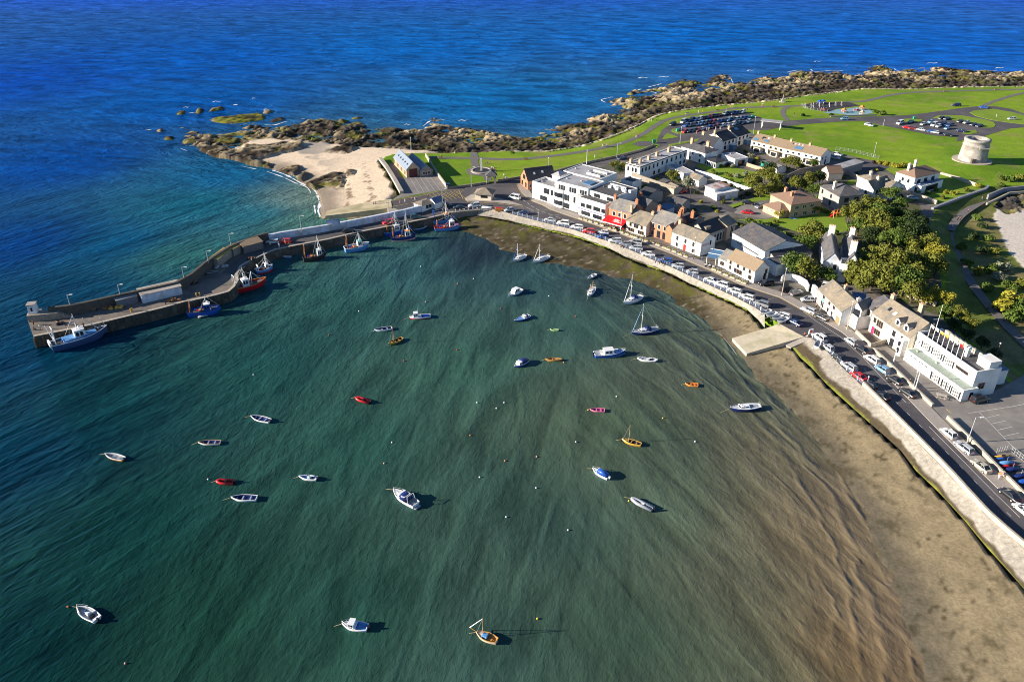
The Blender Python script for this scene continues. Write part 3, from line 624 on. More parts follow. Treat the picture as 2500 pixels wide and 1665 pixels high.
# ---------------------------------------------------------------- sea defences
amat = bpy.data.materials.new('apron'); amat.use_nodes = True; nt = amat.node_tree; N = nt.nodes; L = nt.links; b = N['Principled BSDF']; b.inputs['Roughness'].default_value = .92
at = N.new('ShaderNodeVertexColor'); at.layer_name = 'tint'; g = N.new('ShaderNodeNewGeometry')
n_ = N.new('ShaderNodeTexNoise'); n_.inputs['Scale'].default_value = 1.1; n_.inputs['Detail'].default_value = 7; n_.inputs['Roughness'].default_value = .72; L.new(g.outputs['Position'], n_.inputs['Vector'])
r = N.new('ShaderNodeMapRange'); r.inputs[1].default_value = .3; r.inputs[2].default_value = .7; r.inputs[3].default_value = .62; r.inputs[4].default_value = 1.38; L.new(n_.outputs['Fac'], r.inputs[0])
cc = N.new('ShaderNodeCombineColor'); [L.new(r.outputs[0], cc.inputs[i]) for i in range(3)]
mx = N.new('ShaderNodeMix'); mx.data_type = 'RGBA'; mx.blend_type = 'MULTIPLY'; mx.inputs[0].default_value = 1
L.new(at.outputs[0], mx.inputs[6]); L.new(cc.outputs[0], mx.inputs[7]); L.new(mx.outputs[2], b.inputs['Base Color'])
bp = N.new('ShaderNodeBump'); bp.inputs['Distance'].default_value = .15; L.new(n_.outputs['Fac'], bp.inputs['Height']); L.new(bp.outputs[0], b.inputs['Normal'])
def apron(name, top, bot, weedy, n=220, m=14, name_s=False, zb=1.65):
    a = resample(top, n); c = resample(bot, n); V = []; Cc = []
    for i in range(n):
        for j in range(m+1):
            t = j/m; p = a[i].lerp(c[i], t); p.z = ZL+.05 + (zb-ZL)*t if j else ZL+.05
            nn = float(fbm(np.array([p.x]), np.array([p.y]), 3.5, 1)[0]); n2_ = float(fbm(np.array([p.x]), np.array([p.y]), 9, 4)[0])
            p.z += (nn-.5)*.25*(1 if 0 < j < m else 0)
            col = np.array((.34,.305,.26))*(.85+.3*nn)
            wv = weedy(i/n)
            k = np.clip((t+(nn-.5)*.35-(1-wv))/.10, 0, 1); col = col*(1-k)+np.array((.075,.055,.028))*k
            k2 = np.clip((t+(nn-.5)*.12-(1-wv*.24))/.06, 0, 1)*(n2_ > (.34 if name_s else .60)); col = col*(1-k2)+np.array((.22,.23,.025))*k2
            V.append(p); Cc.append(col)
    F = [(i*(m+1)+j, i*(m+1)+j+1, (i+1)*(m+1)+j+1, (i+1)*(m+1)+j) for i in range(n-1) for j in range(m)]
    me = bpy.data.meshes.new(name); me.from_pydata(V, [], F); at = me.color_attributes.new('tint', 'FLOAT_COLOR', 'POINT')
    at.data.foreach_set('color', np.concatenate([np.array(Cc), np.ones((len(Cc), 1))], 1).astype('f').reshape(-1)); me.materials.append(amat)
    bm = bmesh.new(); bm.from_mesh(me)
    if sum(f.normal.z for f in bm.faces) < 0: bmesh.ops.reverse_faces(bm, faces=bm.faces)
    bm.to_mesh(me); bm.free()
    o = bpy.data.objects.new(name, me); COL.objects.link(o); return tag(o, kind='structure')
qa = smooth(path(QUAY[2:-1], ZL), 4); ba = smooth(path(BASE1, 1.65), 4)
qb = smooth(path(QUAY2[1:-1], ZL), 4); bb = smooth(path(BASE2[:-1], 1.35), 4)
apron('sloping_sea_defence', qa, ba, lambda t: .16 if t > .25 else .08)
apron('sloping_sea_defence', qb, bb, lambda t: .60 if t < .10 else .42 if t < .45 else .3, name_s=True, zb=1.3)
def slab(name, top, zt, zb, m):
    mb = MB(); w = top; n = len(w); mb.add([(p.x,p.y,z) for p, z in zip(w, zt)]+[(p.x,p.y,zb) for p in w], [tuple(range(n)), tuple(range(2*n-1,n-1,-1))]+[(i,n+i,n+(i+1)%n,(i+1)%n) for i in range(n)])
    return mb.build(name, m)
sl_m = mat('slipway_concrete', (.52,.45,.34), .9, .12, .8, col2=(.40,.36,.24), mixs=.25)
tag(slab('boat_slipway', [P(1903,790), P(1870,801,2.3), P(1788,825,1.1), P(1823,863,1.0), P(1963,822)], [ZL+.06, 2.3, 1.1, 1.0, ZL+.06], -.5, sl_m), kind='structure')
tag(slab('boat_slipway', [P(1963,822), P(1915,840,1.9), P(1931,848,1.6), P(1984,826)], [ZL+.05, 1.9, 1.6, ZL+.05], .2, conc), kind='structure')
# vertical quay by the pier root + jetty ramp
w = MB(); ribbon(offs(path([(1100,518.5),(1140,513.5),(1172,511.5)]), -.2), 1.0, -5.5, .06, w); tag(w.build('quay_wall', stone), 'dark stone quay wall at the root of the pier below the row of small white bollards', 'quay wall')
jt = [P(954,486), P(957,507), P(794,527,1.2), P(797,515,1.5), P(882,496,2.4)]
tag(slab('jetty_ramp', jt, [ZL, ZL, 1.2, 1.5, 2.4], -1, mat('ramp_concrete', (.50,.42,.28), .9, .15, .8, col2=(.33,.29,.17), mixs=.2)), kind='structure')
tag(slab('weedy_rocks', [P(846,526,.3), P(868,512,.8), P(945,506,1.6), P(972,504,2), P(960,516,1.2), P(900,529,.6), P(852,539,.2)], [.2,.4,.8,1.2,.8,.4,.2], -1, mat('weed_rock', (.15,.13,.05), .95, .6, 1.6, .3, col2=(.32,.29,.2), mixs=1.1)), kind='structure')
slab_o = slab('jetty_head', [P(945,505), P(958,500), P(1000,496), P(1032,492), P(1032,505), P(990,515), P(950,523)], [ZL-.2]*7, 0, conc); tag(slab_o, kind='structure')

# low wall and railings along the quay
pw = smooth(path(QUAY2[4:], ZL), 4)
w = MB(); ribbon(offs(pw, .25), .5, 0, 1.15, w); tag(w.build('parapet_wall', paleS), 'pale stone parapet wall between the shore road and the sloping sea defence', 'wall')
railm = mat('rail_blue', (.22,.32,.55), .5, 0); 
def railing(pl, label, spacing=2.25, skip=()):
    L_ = sum((pl[i+1]-pl[i]).length for i in range(len(pl)-1)); n = int(L_/spacing)+1; q = resample(pl, n)
    r = empty('quay_railing', q[0], 0, label, 'railing'); o0 = q[0]
    post = MB(); post.box(-.10,.10,-.10,.10,0,1.05); post.box(-.12,.12,-.12,.12,1.05,1.14); pm_ = post.mesh('railing_post', whiteP)
    for k, p in enumerate(q[:100]): put('post', pm_, r, p-o0)
    mb = MB()
    for i in range(n-1):
        for zz in (.3,.62,.95): mb.tube(q[i]-o0+Vector((0,0,zz)), q[i+1]-o0+Vector((0,0,zz)), .03, n=4)
    mb.build('rail', railm, r)
    if n > 100:
        mb = MB()
        for p in q[100:]: v = p-o0; mb.box(v.x-.10,v.x+.10,v.y-.10,v.y+.10,v.z,v.z+1.14)
        tag(mb.build('posts', whiteP, r), kind='stuff')
railing(offs(smooth(path(QUAY[5:-1], ZL+.05), 2), .3), 'long quay railing of white posts and blue rails, from pier root to slipway')
railing(offs(smooth(path(QUAY2[1:5], ZL+.05), 2), .3), 'short railing of white posts and blue rails beside the parked red car below the slipway')
bol = MB(); bol.box(-.16,.16,-.16,.16,0,.9); bol.box(-.2,.2,-.2,.2,.9,1.0); bm_ = bol.mesh('quay_bollard', whiteP)
bps = resample(path([(1112,518),(1172,512.5),(1197,511)], ZL+.05), 9)
ords = ['leftmost','second','third','fourth','fifth','sixth','seventh','eighth','ninth','tenth','eleventh','twelfth','thirteenth','fourteenth','fifteenth','sixteenth','seventeenth','eighteenth','nineteenth','twentieth','twenty-first','twenty-second','twenty-third','twenty-fourth','twenty-fifth','twenty-sixth','twenty-seventh','twenty-eighth','twenty-ninth','thirtieth','thirty-first','thirty-second','thirty-third','thirty-fourth']
def nth(i): return ords[i] if i == 0 else ords[i]+' from the left'
for i, p in enumerate(bps):
    o = put('quay_bollard', bm_, None, p); tag(o, 'small white bollard, %s, on the quay edge at the pier root' % nth(i), 'bollard', 'white bollards at the pier root')

# ---------------------------------------------------------------- the pier
pq = smooth(path(PIER_Q, ZL), 4); pwl = smooth(path(PIER_W, ZL), 4)
n = 120; A_ = resample(pq, n); B_ = resample(pwl, n); mb = MB(); rings = []
for a, b_ in zip(A_, B_):
    out = (b_-a).normalized(); bo = b_+out*1.2; lo = a-out*.5
    rings.append([(lo.x,lo.y,-2.5),(a.x,a.y,ZL),(bo.x,bo.y,ZL),(bo.x+out.x*.8,bo.y+out.y*.8,-2.5)])
mb.loft(rings)
pier = empty('pier', A_[0], 0, 'long curving stone pier with a high sea wall, closing the harbour on the left', 'pier')
def rel(mb, root):
    l = root.location; mb.v = [(v[0]-l.x, v[1]-l.y, v[2]-l.z) for v in mb.v]; return mb
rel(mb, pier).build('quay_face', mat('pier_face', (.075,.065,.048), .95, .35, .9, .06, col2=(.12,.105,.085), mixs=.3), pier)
mb = MB(); mb.loft([[(a.x,a.y,ZL-.2),(a.x,a.y,ZL+.015),(b_.x,b_.y,ZL+.015),(b_.x,b_.y,ZL-.2)] for a, b_ in zip(A_, [q+(q-p).normalized()*1.1 for p, q in zip(A_, B_)])]); rel(mb, pier).build('deck', deckm, pier)
cop = MB(); ribbon(offs(pq, .45), .9, 0, .10, cop); rel(cop, pier).build('coping', paleS, pier)
i0 = next(i for i, p in enumerate(pwl) if PJ(p)[0] > 632)
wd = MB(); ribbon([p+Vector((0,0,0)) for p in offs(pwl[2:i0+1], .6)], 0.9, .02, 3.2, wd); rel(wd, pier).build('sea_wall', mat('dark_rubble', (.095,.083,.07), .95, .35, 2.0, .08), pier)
ww = MB(); ribbon(offs(pwl[i0:], .5), 1.0, .02, 2.4, ww); rel(ww, pier).build('whitewashed_sea_wall', whiteW, pier)
fen = MB()
for p in resample(pq[:len(pq)*4//10], 26): fen.box(p.x-.2,p.x+.2,p.y-.55,p.y-.05,-1,ZL-.3)
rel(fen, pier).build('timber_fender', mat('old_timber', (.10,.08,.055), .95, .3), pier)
tag(strip('pier_road', [(560,668),(590,640),(640,610),(700,596),(760,584),(870,560),(960,543),(1040,528),(1075,520)], 5.2, ZL+.03, mat('pier_asphalt', (.10,.092,.095), .9, .15, .8)), kind='structure')

def boxhouse(name, label, cat, A, B, depth, h, wall, roofm, z0=ZL, rh=0, kind='m'):
    a = P(*A, z0); b_ = P(*B, z0); L_ = (b_-a).length; ang = math.atan2(b_.y-a.y, b_.x-a.x); c = a.lerp(b_, .5)
    nrm = Vector((-math.sin(ang), math.cos(ang), 0)); c = c+nrm*depth/2
    r = empty(name, (c.x,c.y,z0), ang, label, cat); x = L_/2; y = depth/2
    mb = MB(); mb.box(-x,x,-y,y,0,h)
    if kind == 'm': mb.add([(-x,-y,h),(x,-y,h),(x,y,h),(-x,y,h),(-x,y,h+rh),(x,y,h+rh)], [(0,1,5,4),(1,2,5),(0,4,3),(2,3,4,5)])
    mb.build('wall', wall, r); t = .14; o = .2
    m2 = MB(); m2.loft([[(xx,-y-o,h+.01),(xx,-y-o,h+.01+t),(xx,y+o,h+rh+.01+t),(xx,y+o,h+rh+.01)] for xx in (-x-o,x+o)]); m2.build('roof', roofm, r)
    return r, x, y
boxhouse('pier_shed', 'low grey lean-to shed against the sea wall on the outer pier', 'shed', (288,751), (338,738), 3, 2.2, mat('dark_block', (.16,.17,.20), .9, .2), feltL, rh=.3)
r, x, y = boxhouse('net_store', 'long white flat-roofed store on the outer pier deck', 'store', (349,741), (446,718), 5, 2.6, whiteW, conc, rh=.1)
boxhouse('stone_hut', 'stone hut with ribbed brown roof at the bend of the pier', 'hut', (597,620), (644,607), 3.6, 2.5, mat('dark_stone', (.17,.155,.15), .95, .3, 2), tileB, rh=.6)
boxhouse('stone_lean_to', 'narrow stone store with mossy yellow roof on the pier bend', 'store', (534,652), (568,626), 2.6, 2.6, rubble, mat('mossy_roof', (.44,.31,.10), .95, .2, 1.3), rh=.2)
boxhouse('stone_lean_to', 'short stone store with mossy roof next to the ribbed-roof hut', 'store', (572,626), (590,617), 2.6, 2.6, rubble, _m['mossy_roof'], rh=.2)
lt = P(81, 783, ZL); r = empty('harbour_light', (lt.x,lt.y+1.5,ZL), R(14), 'small square white light tower at the tip of the pier', 'light tower')
mb = MB(); mb.box(-1.9,1.9,-1.6,2.2,0,2.2); mb.build('plinth', rubble, r)
mb = MB(); mb.loft([[(-1.3,-1.3,2.2),(1.3,-1.3,2.2),(1.3,1.3,2.2),(-1.3,1.3,2.2)],[(-1.15,-1.15,5.3),(1.15,-1.15,5.3),(1.15,1.15,5.3),(-1.15,1.15,5.3)]]); mb.build('tower', whiteP, r)
mb = MB(); mb.box(-1.4,1.4,-1.4,1.4,5.3,5.55); mb.build('cap', conc, r)
mb = MB(); mb.box(-.25,.25,-1.42,-1.2,3.3,4.5); mb.build('window', glass, r); r.scale = (.85,.85,.85)
r = empty('pier_steps', P(112,778), R(14), 'railed stone platform with steps beside the white light tower', 'steps'); mb = MB(); mb.box(-4,4,-1.2,1.2,0,2); [mb.box(4+i*.5,4.5+i*.5,-1,1,0,1.8-i*.3) for i in range(6)]; mb.build('platform', rubble, r)
mb = MB(); [mb.tube((xx,1.1,2),(xx,1.1,3),.04,n=4) for xx in np.linspace(-3.9,3.9,8)]; mb.tube((-3.9,1.1,3),(3.9,1.1,3),.04,n=4); mb.tube((-3.9,1.1,2.5),(3.9,1.1,2.5),.04,n=4); mb.build('railing', metalG, r)
sg = empty('notice_board', P(816,563), R(15), 'blue and white notice board on the whitewashed pier wall', 'sign'); [MB().tube((q_,.9,0),(q_,.9,3.6),.06,n=4).build('post', metalG, sg) for q_ in (-2,2)]; mb = MB(); mb.box(-2.3,2.3,.7,.8,2.2,3.8); mb.build('panel', mat('sign_blue', (.16,.25,.50), .6, 0), sg); mb = MB(); [mb.box(-2,1.9-.3*(k%2),.66,.7,2.45+k*.3,2.6+k*.3) for k in range(4)]; mb.build('lettering', frameW, sg)

# garden and boundary walls
def wallo(label, pts, h, w=.4, m=rubble, z=ZL, name='stone_wall', crv=False, cat='wall', dn=0):
    pl = path(pts, z); pl = smooth(pl) if crv else pl
    o0 = pl[0].copy(); mb = MB(); ribbon([p-o0 for p in pl], w, -dn, h, mb); o = mb.build(name, m); o.location = o0; return tag(o, label, cat)
wallo('pale concrete wall between the sandy beach and the lifeboat station', [(929,391),(946,413),(963,441),(981,473)], 1.2, 1.6, conc, name='beach_wall')
wallo('stone wall on the right side of the lifeboat yard, beside the lawn', [(1040,382),(1065,424),(1093,462)], 1.5, .5, paleS)
wallo('low dark wall between the road and the memorial lawn, left of the arch', [(1095,461),(1151,454.5),(1186,449)], .9, .5, rubble)
wallo('low dark wall between the road and the lawn, right of the arch', [(1216,444),(1274,434.5)], .9, .5, rubble)
wallo('long dark wall between the headland grass and the road behind the white buildings', [(1284,438),(1350,422),(1433,399),(1505,384),(1569,367.5),(1596,356)], .9, .5, rubble)
wallo('low wall on the seaward side of the coast road near the small blue car', [(2028,286),(2070,284.5),(2140,282)], .7, .4, paleS)
wallo('white wall end curving beside the parked black cars by the slipway road', [(1906,692),(1912,684),(1930,684),(1950,690),(1966,700),(1972,712)], 2.2, .4, whiteP, name='white_wall')
wallo('pale garden wall in front of the cream house with the dormers', [(2089,814),(2125,848),(2164,836)], 1.2, .4, paleS)
wallo('pale wall between the lower pavement and the yacht club terrace', [(2131,856),(2180,902),(2240,960),(2276,994)], 1.0, .5, paleS)
wallo('pale wall beside the pavement at the edge of the club car park', [(2312,1022),(2368,1076),(2430,1142),(2500,1212),(2600,1300)], 1.0, .5, paleS)
wallo('white garden wall between the lawn and the back yards, left of the trees', [(1697,424),(1742,436),(1790,456),(1834,470)], 1.8, .35, whiteP, name='white_wall')
wallo('beige block wall crossing the gardens behind the white flat-roofed garage', [(1795,396),(1830,408),(1868,420)], 1.5, .35, brickP)
wallo('dark boundary wall beside the lane with the gravel drive', [(1757,490),(1800,480),(1860,462),(1900,450)], 1.8, .35, rubble)
wallo('high dark wall along the lane behind the terrace gardens', [(1912,444),(1950,426),(2010,415)], 2.4, .35, rubble)
wallo('stone wall beside the long white building, running down to the back lane', [(1527,431),(1568,447),(1602,459),(1650,474)], 3.0, .6, rubble)
wallo('pale wall between the hipped house garden and the long flat-roofed barn', [(2046,421),(2072,428),(2096,440)], 1.8, .4, paleS)
wallo('pale wall below the villa with the blue flat roof extension', [(2226,479),(2256,488),(2286,499)], 1.6, .6, paleS)
wallo('stone wall at the foot of the tall trees behind the slate roofs', [(2170,712),(2208,722),(2250,736),(2284,748)], 1.6, .4, paleS)
wallo('pink-white pillar wall beside the grey car at the gateway', [(1982,716),(1988,722),(1994,736)], 3.0, .8, whiteP)
wallo('stone wall at the edge of the headland grass beside the villa', [(2295,428),(2340,440),(2390,458)], 1.4, .5, paleS)
wallo('tall stone retaining wall at the turn of the back strand path', [(2276,511),(2290,505),(2350,482),(2405,463.5),(2412,456)], .7, 1.0, mat('ret_wall', (.25,.25,.29), .9, .25, 1.5, .05), dn=3.2, name='retaining_wall')
wallo('pale promenade wall above the back strand at the right edge', [(2408,500),(2440,485),(2462,474),(2500,471),(2640,468)], .8, .6, paleS, z=1.8)
wallo('dark retaining wall above the promenade at the right edge', [(2412,478),(2450,462),(2500,457),(2640,455)], .6, .6, _m['ret_wall'], dn=2.4, name='retaining_wall')
# ---------------------------------------------------------------- buildings
_wc = {}
def win_meshes(w, h, fm):
    k = (round(w,2), round(h,2), fm.name)
    if k not in _wc:
        a = MB(); t = .10; d0, d1 = -.07, .03
        a.box(-w/2-t,w/2+t,d0,d1,-t,0); a.box(-w/2-t,w/2+t,d0,d1,h,h+t); a.box(-w/2-t,-w/2,d0,d1,0,h); a.box(w/2,w/2+t,d0,d1,0,h)
        if w > 1.3:
            q = int(w/1.1)
            for i in range(1, q+1): x = -w/2+w*i/(q+1); a.box(x-.05,x+.05,d0,d1,0,h)
        b_ = MB(); b_.box(-w/2,w/2,-.035,.02,0,h)
        _wc[k] = (a.mesh('window', fm), b_.mesh('pane', glass))
    return _wc[k]
def windows(r, L_, D_, spec, fm=None):
    fm = fm or frameW
    for side, rows in spec.items():
        if side == 'F': o, ax, nr, W = Vector((0,-D_/2,0)), Vector((1,0,0)), 0, L_
        elif side == 'B': o, ax, nr, W = Vector((0,D_/2,0)), Vector((-1,0,0)), math.pi, L_
        elif side == 'R': o, ax, nr, W = Vector((L_/2,0,0)), Vector((0,1,0)), math.pi/2, D_
        else: o, ax, nr, W = Vector((-L_/2,0,0)), Vector((0,-1,0)), -math.pi/2, D_
        for row in rows:
            xs_, z, w, h = row[:4]; f = row[4] if len(row) > 4 else fm
            if isinstance(xs_, int): xs_ = [(i+.5)/xs_ for i in range(xs_)]
            wm_, pm_ = win_meshes(w, h, f)
            for u in xs_:
                if w/2+.1 > W*u or w/2+.1 > W*(1-u): continue
                q = o+ax*((u-.5)*W); q.z = z
                a = put('window', wm_, r, q); a.rotation_euler = (0,0,nr); put('pane', pm_, a)
def door(r, L_, D_, u, w, h, m, side='F', name='door'):
    o, ax, nr = {'F': (Vector((0,-D_/2,0)), Vector((1,0,0)), 0), 'R': (Vector((L_/2,0,0)), Vector((0,1,0)), math.pi/2), 'L': (Vector((-L_/2,0,0)), Vector((0,-1,0)), -math.pi/2)}[side]
    W = L_ if side == 'F' else D_; mb = MB(); mb.box(-w/2,w/2,-.06,.02,.02,h); d = mb.build(name, m, r); d.location = o+ax*((u-.5)*W); d.rotation_euler = (0,0,nr)
    mb = MB(); mb.box(w/2-.22,w/2-.12,-.12,-.06,h*.42,h*.5); mb.build('handle', metalG, d); return d
def house(label, A, B, e, D=None, depth=8.0, r=2.5, kind='g', wall=whiteP, roof=slate, win=None, chim=(), name='house', cat='house', fm=None, z0=ZL, ov=.3, par=.5, group=None, cm=None, skyl=(), flip=False):
    a = P(*A, z0+e); b_ = P(*B, z0+e)
    if D is not None:
        d = P(*D, z0+e)-a; u = (b_-a).normalized(); n = Vector((-u.y, u.x, 0)); dp = d.dot(n)
        if dp < 0: a, b_ = b_, a; dp = -dp
        depth = dp
    elif flip: a, b_ = b_, a
    L_ = (b_-a).length; u = (b_-a).normalized(); n = Vector((-u.y, u.x, 0)); c = a.lerp(b_, .5)+n*depth/2
    rt = empty(name, (c.x,c.y,z0), math.atan2(u.y,u.x), label, cat, group); x, y = L_/2, depth/2
    mb = MB()
    if kind == 'g': mb.loft([[(xx,-y,-.3),(xx,-y,e),(xx,0,e+r),(xx,y,e),(xx,y,-.3)] for xx in (-x,x)])
    elif kind == 'x': mb.loft([[(-x,yy,-.3),(-x,yy,e),(0,yy,e+r),(x,yy,e),(x,yy,-.3)] for yy in (-y,y)])
    else: mb.box(-x,x,-y,y,-.3,e)
    if kind == 'f' and par:
        t = .28; mb.box(-x,x,-y,-y+t,e,e+par); mb.box(-x,x,y-t,y,e,e+par); mb.box(-x,-x+t,-y+t,y-t,e,e+par); mb.box(x-t,x,-y+t,y-t,e,e+par)
    mb.build('wall', wall, rt); m2 = MB(); th = .16
    if kind == 'g':
        k = r/y*ov; m2.loft([[(xx,-y-ov,e-k+.02),(xx,0,e+r+.02),(xx,y+ov,e-k+.02),(xx,y+ov,e-k+th+.02),(xx,0,e+r+th+.02),(xx,-y-ov,e-k+th+.02)] for xx in (-x-.15,x+.15)])
        m2.box(-x-.1,x+.1,-.14,.14,e+r+th-.05,e+r+th+.08)
    elif kind == 'x':
        k = r/x*ov; m2.loft([[(-x-ov,yy,e-k+.02),(0,yy,e+r+.02),(x+ov,yy,e-k+.02),(x+ov,yy,e-k+th+.02),(0,yy,e+r+th+.02),(-x-ov,yy,e-k+th+.02)] for yy in (-y-.15,y+.15)])
        m2.box(-.14,.14,-y-.1,y+.1,e+r+th-.05,e+r+th+.08)
    elif kind == 'h':
        X_, Y_ = x+ov, y+ov; z1 = e+.02; q = min(X_,Y_)*.98
        p1, p2 = ((-(X_-q),0),(X_-q,0)) if X_ >= Y_ else ((0,-(Y_-q)),(0,Y_-q))
        vs = [(-X_,-Y_,z1),(X_,-Y_,z1),(X_,Y_,z1),(-X_,Y_,z1),(-X_,-Y_,z1+th),(X_,-Y_,z1+th),(X_,Y_,z1+th),(-X_,Y_,z1+th),(*p1,e+r),(*p2,e+r)]
        fs = [(0,3,2,1),(0,1,5,4),(1,2,6,5),(2,3,7,6),(3,0,4,7)]
        fs += [(4,5,9,8),(5,6,9),(6,7,8,9),(7,4,8)] if X_ >= Y_ else [(4,5,8),(5,6,9,8),(6,7,9),(7,4,8,9)]
        m2.add(vs, fs)
    elif kind == 'm':
        m2.loft([[(xx,-y-ov,e+.02),(xx,-y-ov,e+th),(xx,y+ov,e+r+th),(xx,y+ov,e+r+.02)] for xx in (-x-.15,x+.15)])
    else:
        t = .28 if par else -.15; m2.box(-x+t+.003,x-t-.003,-y+t+.003,y-t-.003,e+.003,e+.10)
        for i in range(int(L_/7)): m2.box(-x+1.5+i*6,-x+2.1+i*6,-.4+(i%3)*.7,.3+(i%3)*.7,e+.1,e+.5)
    ro = m2.build('roof', roof, rt)
    for c_ in chim:
        cu, cvv, h_, w_ = c_[:4]; mm = c_[4] if len(c_) > 4 else (cm or brick)
        cx_, cy_ = (cu-.5)*L_, (cvv-.5)*depth
        top = (e+r if kind != 'f' else e+.2)+h_; lo = e*.8 if abs(cvv-.5) < .3 or kind == 'f' else e*.3
        mb = MB(); mb.box(cx_-w_/2,cx_+w_/2,cy_-.45,cy_+.45,lo,top); mb.box(cx_-w_/2-.07,cx_+w_/2+.07,cy_-.52,cy_+.52,top,top+.14)
        ch = mb.build('chimney', mm, ro)
        mb = MB()
        for i in range(max(1,int(w_/.45))): mb.tube((cx_-w_/2+.22+i*.45,cy_,top+.14),(cx_-w_/2+.22+i*.45,cy_,top+.6),.13,.10,6)
        mb.build('chimney_pots', potm, rt)
    for (su, sv, w_, l_, mm) in skyl:      # roof windows / solar panels on the front slope
        yy = -y+y*sv; zz = e+r*sv+th+.06; sl = math.atan2(r, y); mb = MB(); mb.box(-w_/2,w_/2,-l_/2,l_/2,-.03,.05)
        s_ = mb.build('roof_window' if mm != glassB else 'solar_panel', mm, ro); s_.location = ((su-.5)*L_, yy, zz); s_.rotation_euler = (sl, 0, 0)
    if win: windows(rt, L_, depth, win, fm)
    return rt, ro, L_, depth
def attach(rt, name, mb, m, par=None): return mb.build(name, m, par or rt)
def dormer(rt, ro, L_, D_, e, r, u, w, h, wall, roofm, sv=.25):
    x0 = (u-.5)*L_; y0 = -D_/2+D_/2*sv; z0 = e+r*sv; mb = MB(); dl = D_/2*.7
    mb.loft([[(x0-w/2,yy,z0-.2),(x0-w/2,yy,z0+h),(x0,yy,z0+h+w*.4),(x0+w/2,yy,z0+h),(x0+w/2,yy,z0-.2)] for yy in (y0,y0+dl)]); d = mb.build('dormer', wall, ro)
    mb = MB(); mb.loft([[(x0-w/2-.15,yy,z0+h-.03),(x0,yy,z0+h+w*.4+.03),(x0+w/2+.15,yy,z0+h-.03),(x0+w/2+.15,yy,z0+h+.1),(x0,yy,z0+h+w*.4+.15),(x0-w/2-.15,yy,z0+h+.1)] for yy in (y0-.15,y0+dl)]); mb.build('dormer_roof', roofm, rt)
    mb = MB(); mb.box(x0-w*.25,x0+w*.25,y0-.05,y0+.02,z0+.3,z0+h); mb.build('dormer_window', glass, rt)
UP = lambda n, z, w=.9, h=1.3, f=None: (n, z, w, h) + ((f,) if f else ())

# lifeboat station, kiosks, arch
rt, ro, L_, D_ = house('lifeboat station with slate roof, dark boat door and brick gable, left of its hall', (992,415), (1025,411), 3.4, D=(969,382.5), r=2.9, kind='x', wall=brickP, roof=mat('slate_steel', (.22,.26,.33), .55, .12, 2), name='lifeboat_station', cat='boathouse')
door(rt, L_, D_, .5, L_*.6, 3.6, mat('maroon_door', (.10,.03,.03), .6, .1), name='boat_door')
for i in range(5): mb = MB(); mb.box(-.35,.35,-.5,.5,0,.12); s_ = mb.build('roof_window', glass, ro); s_.location = (-L_*.27, -D_*.36+i*D_*.17, 3.4+2.9*.46+.22); s_.rotation_euler = (0, -math.atan2(2.9, L_/2), 0)
windows(rt, L_, D_, {'L': [(9, .8, .5, 1.6, frameD)]})
rt, ro, L_, D_ = house('smaller slate-roofed hall joined to the right of the lifeboat station', (1025,420), (1056,416), 2.2, D=(1001,388), r=2.3, kind='x', wall=mat('flint', (.26,.22,.2), .9, .3, 2.5), roof=_m['slate_steel'], name='lifeboat_hall', cat='hall')
windows(rt, L_, D_, {'F': [([.5], .9, 3.2, 1.2)]})
rt, ro, L_, D_ = house('cream kiosk with hipped tan roof on the traffic island', (1160,474), (1199,476.5), 2.4, depth=5.5, r=1.9, kind='h', wall=creamP, roof=roofT, name='kiosk', cat='kiosk', ov=.6, win={'F': [([.4,.5,.6,.7], 1.2, .5, .8, frameD)]})
rt, ro, L_, D_ = house('small white harbour office with brown roof at the pier root', (1030,503), (1062,492), 2.4, depth=4.5, r=.9, kind='h', wall=whiteP, roof=roofT, name='harbour_office', cat='office', win={'F': [([.4,.62], .9, 1.0, 1.1, frameD)]})
rt, ro, L_, D_ = house('white hut with navy gabled roof right of the harbour office', (1062,496), (1084,489), 2.5, depth=4, r=1.3, kind='g', wall=whiteP, roof=slateB, name='hut', cat='hut')
r = empty('gateway_arch', P(1199.5, 446), R(3), 'stone gateway arch with small pyramid roof at the lawn entrance', 'arch')
mb = MB(); [mb.box(sx*1.5-.45,sx*1.5+.45,-1.2,1.2,0,2.7) for sx in (-1,1)]
arc = [(math.cos(math.pi*i/8)*1.05, 2.0+math.sin(math.pi*i/8)*1.0) for i in range(9)]
mb.loft([[(q[0],yy,q[1]) for q in arc]+[(-1.95,yy,3.3),(1.95,yy,3.3)] for yy in (-1.19,1.19)]); mb.build('pier_stone', paleS, r)
mb = MB(); mb.loft([[(-2.5,-1.8,3.3),(2.5,-1.8,3.3),(2.5,1.8,3.3),(-2.5,1.8,3.3)],[(-.5,-.1,4.7),(.5,-.1,4.7),(.5,.1,4.7),(-.5,.1,4.7)]]); mb.build('roof', slate, r)

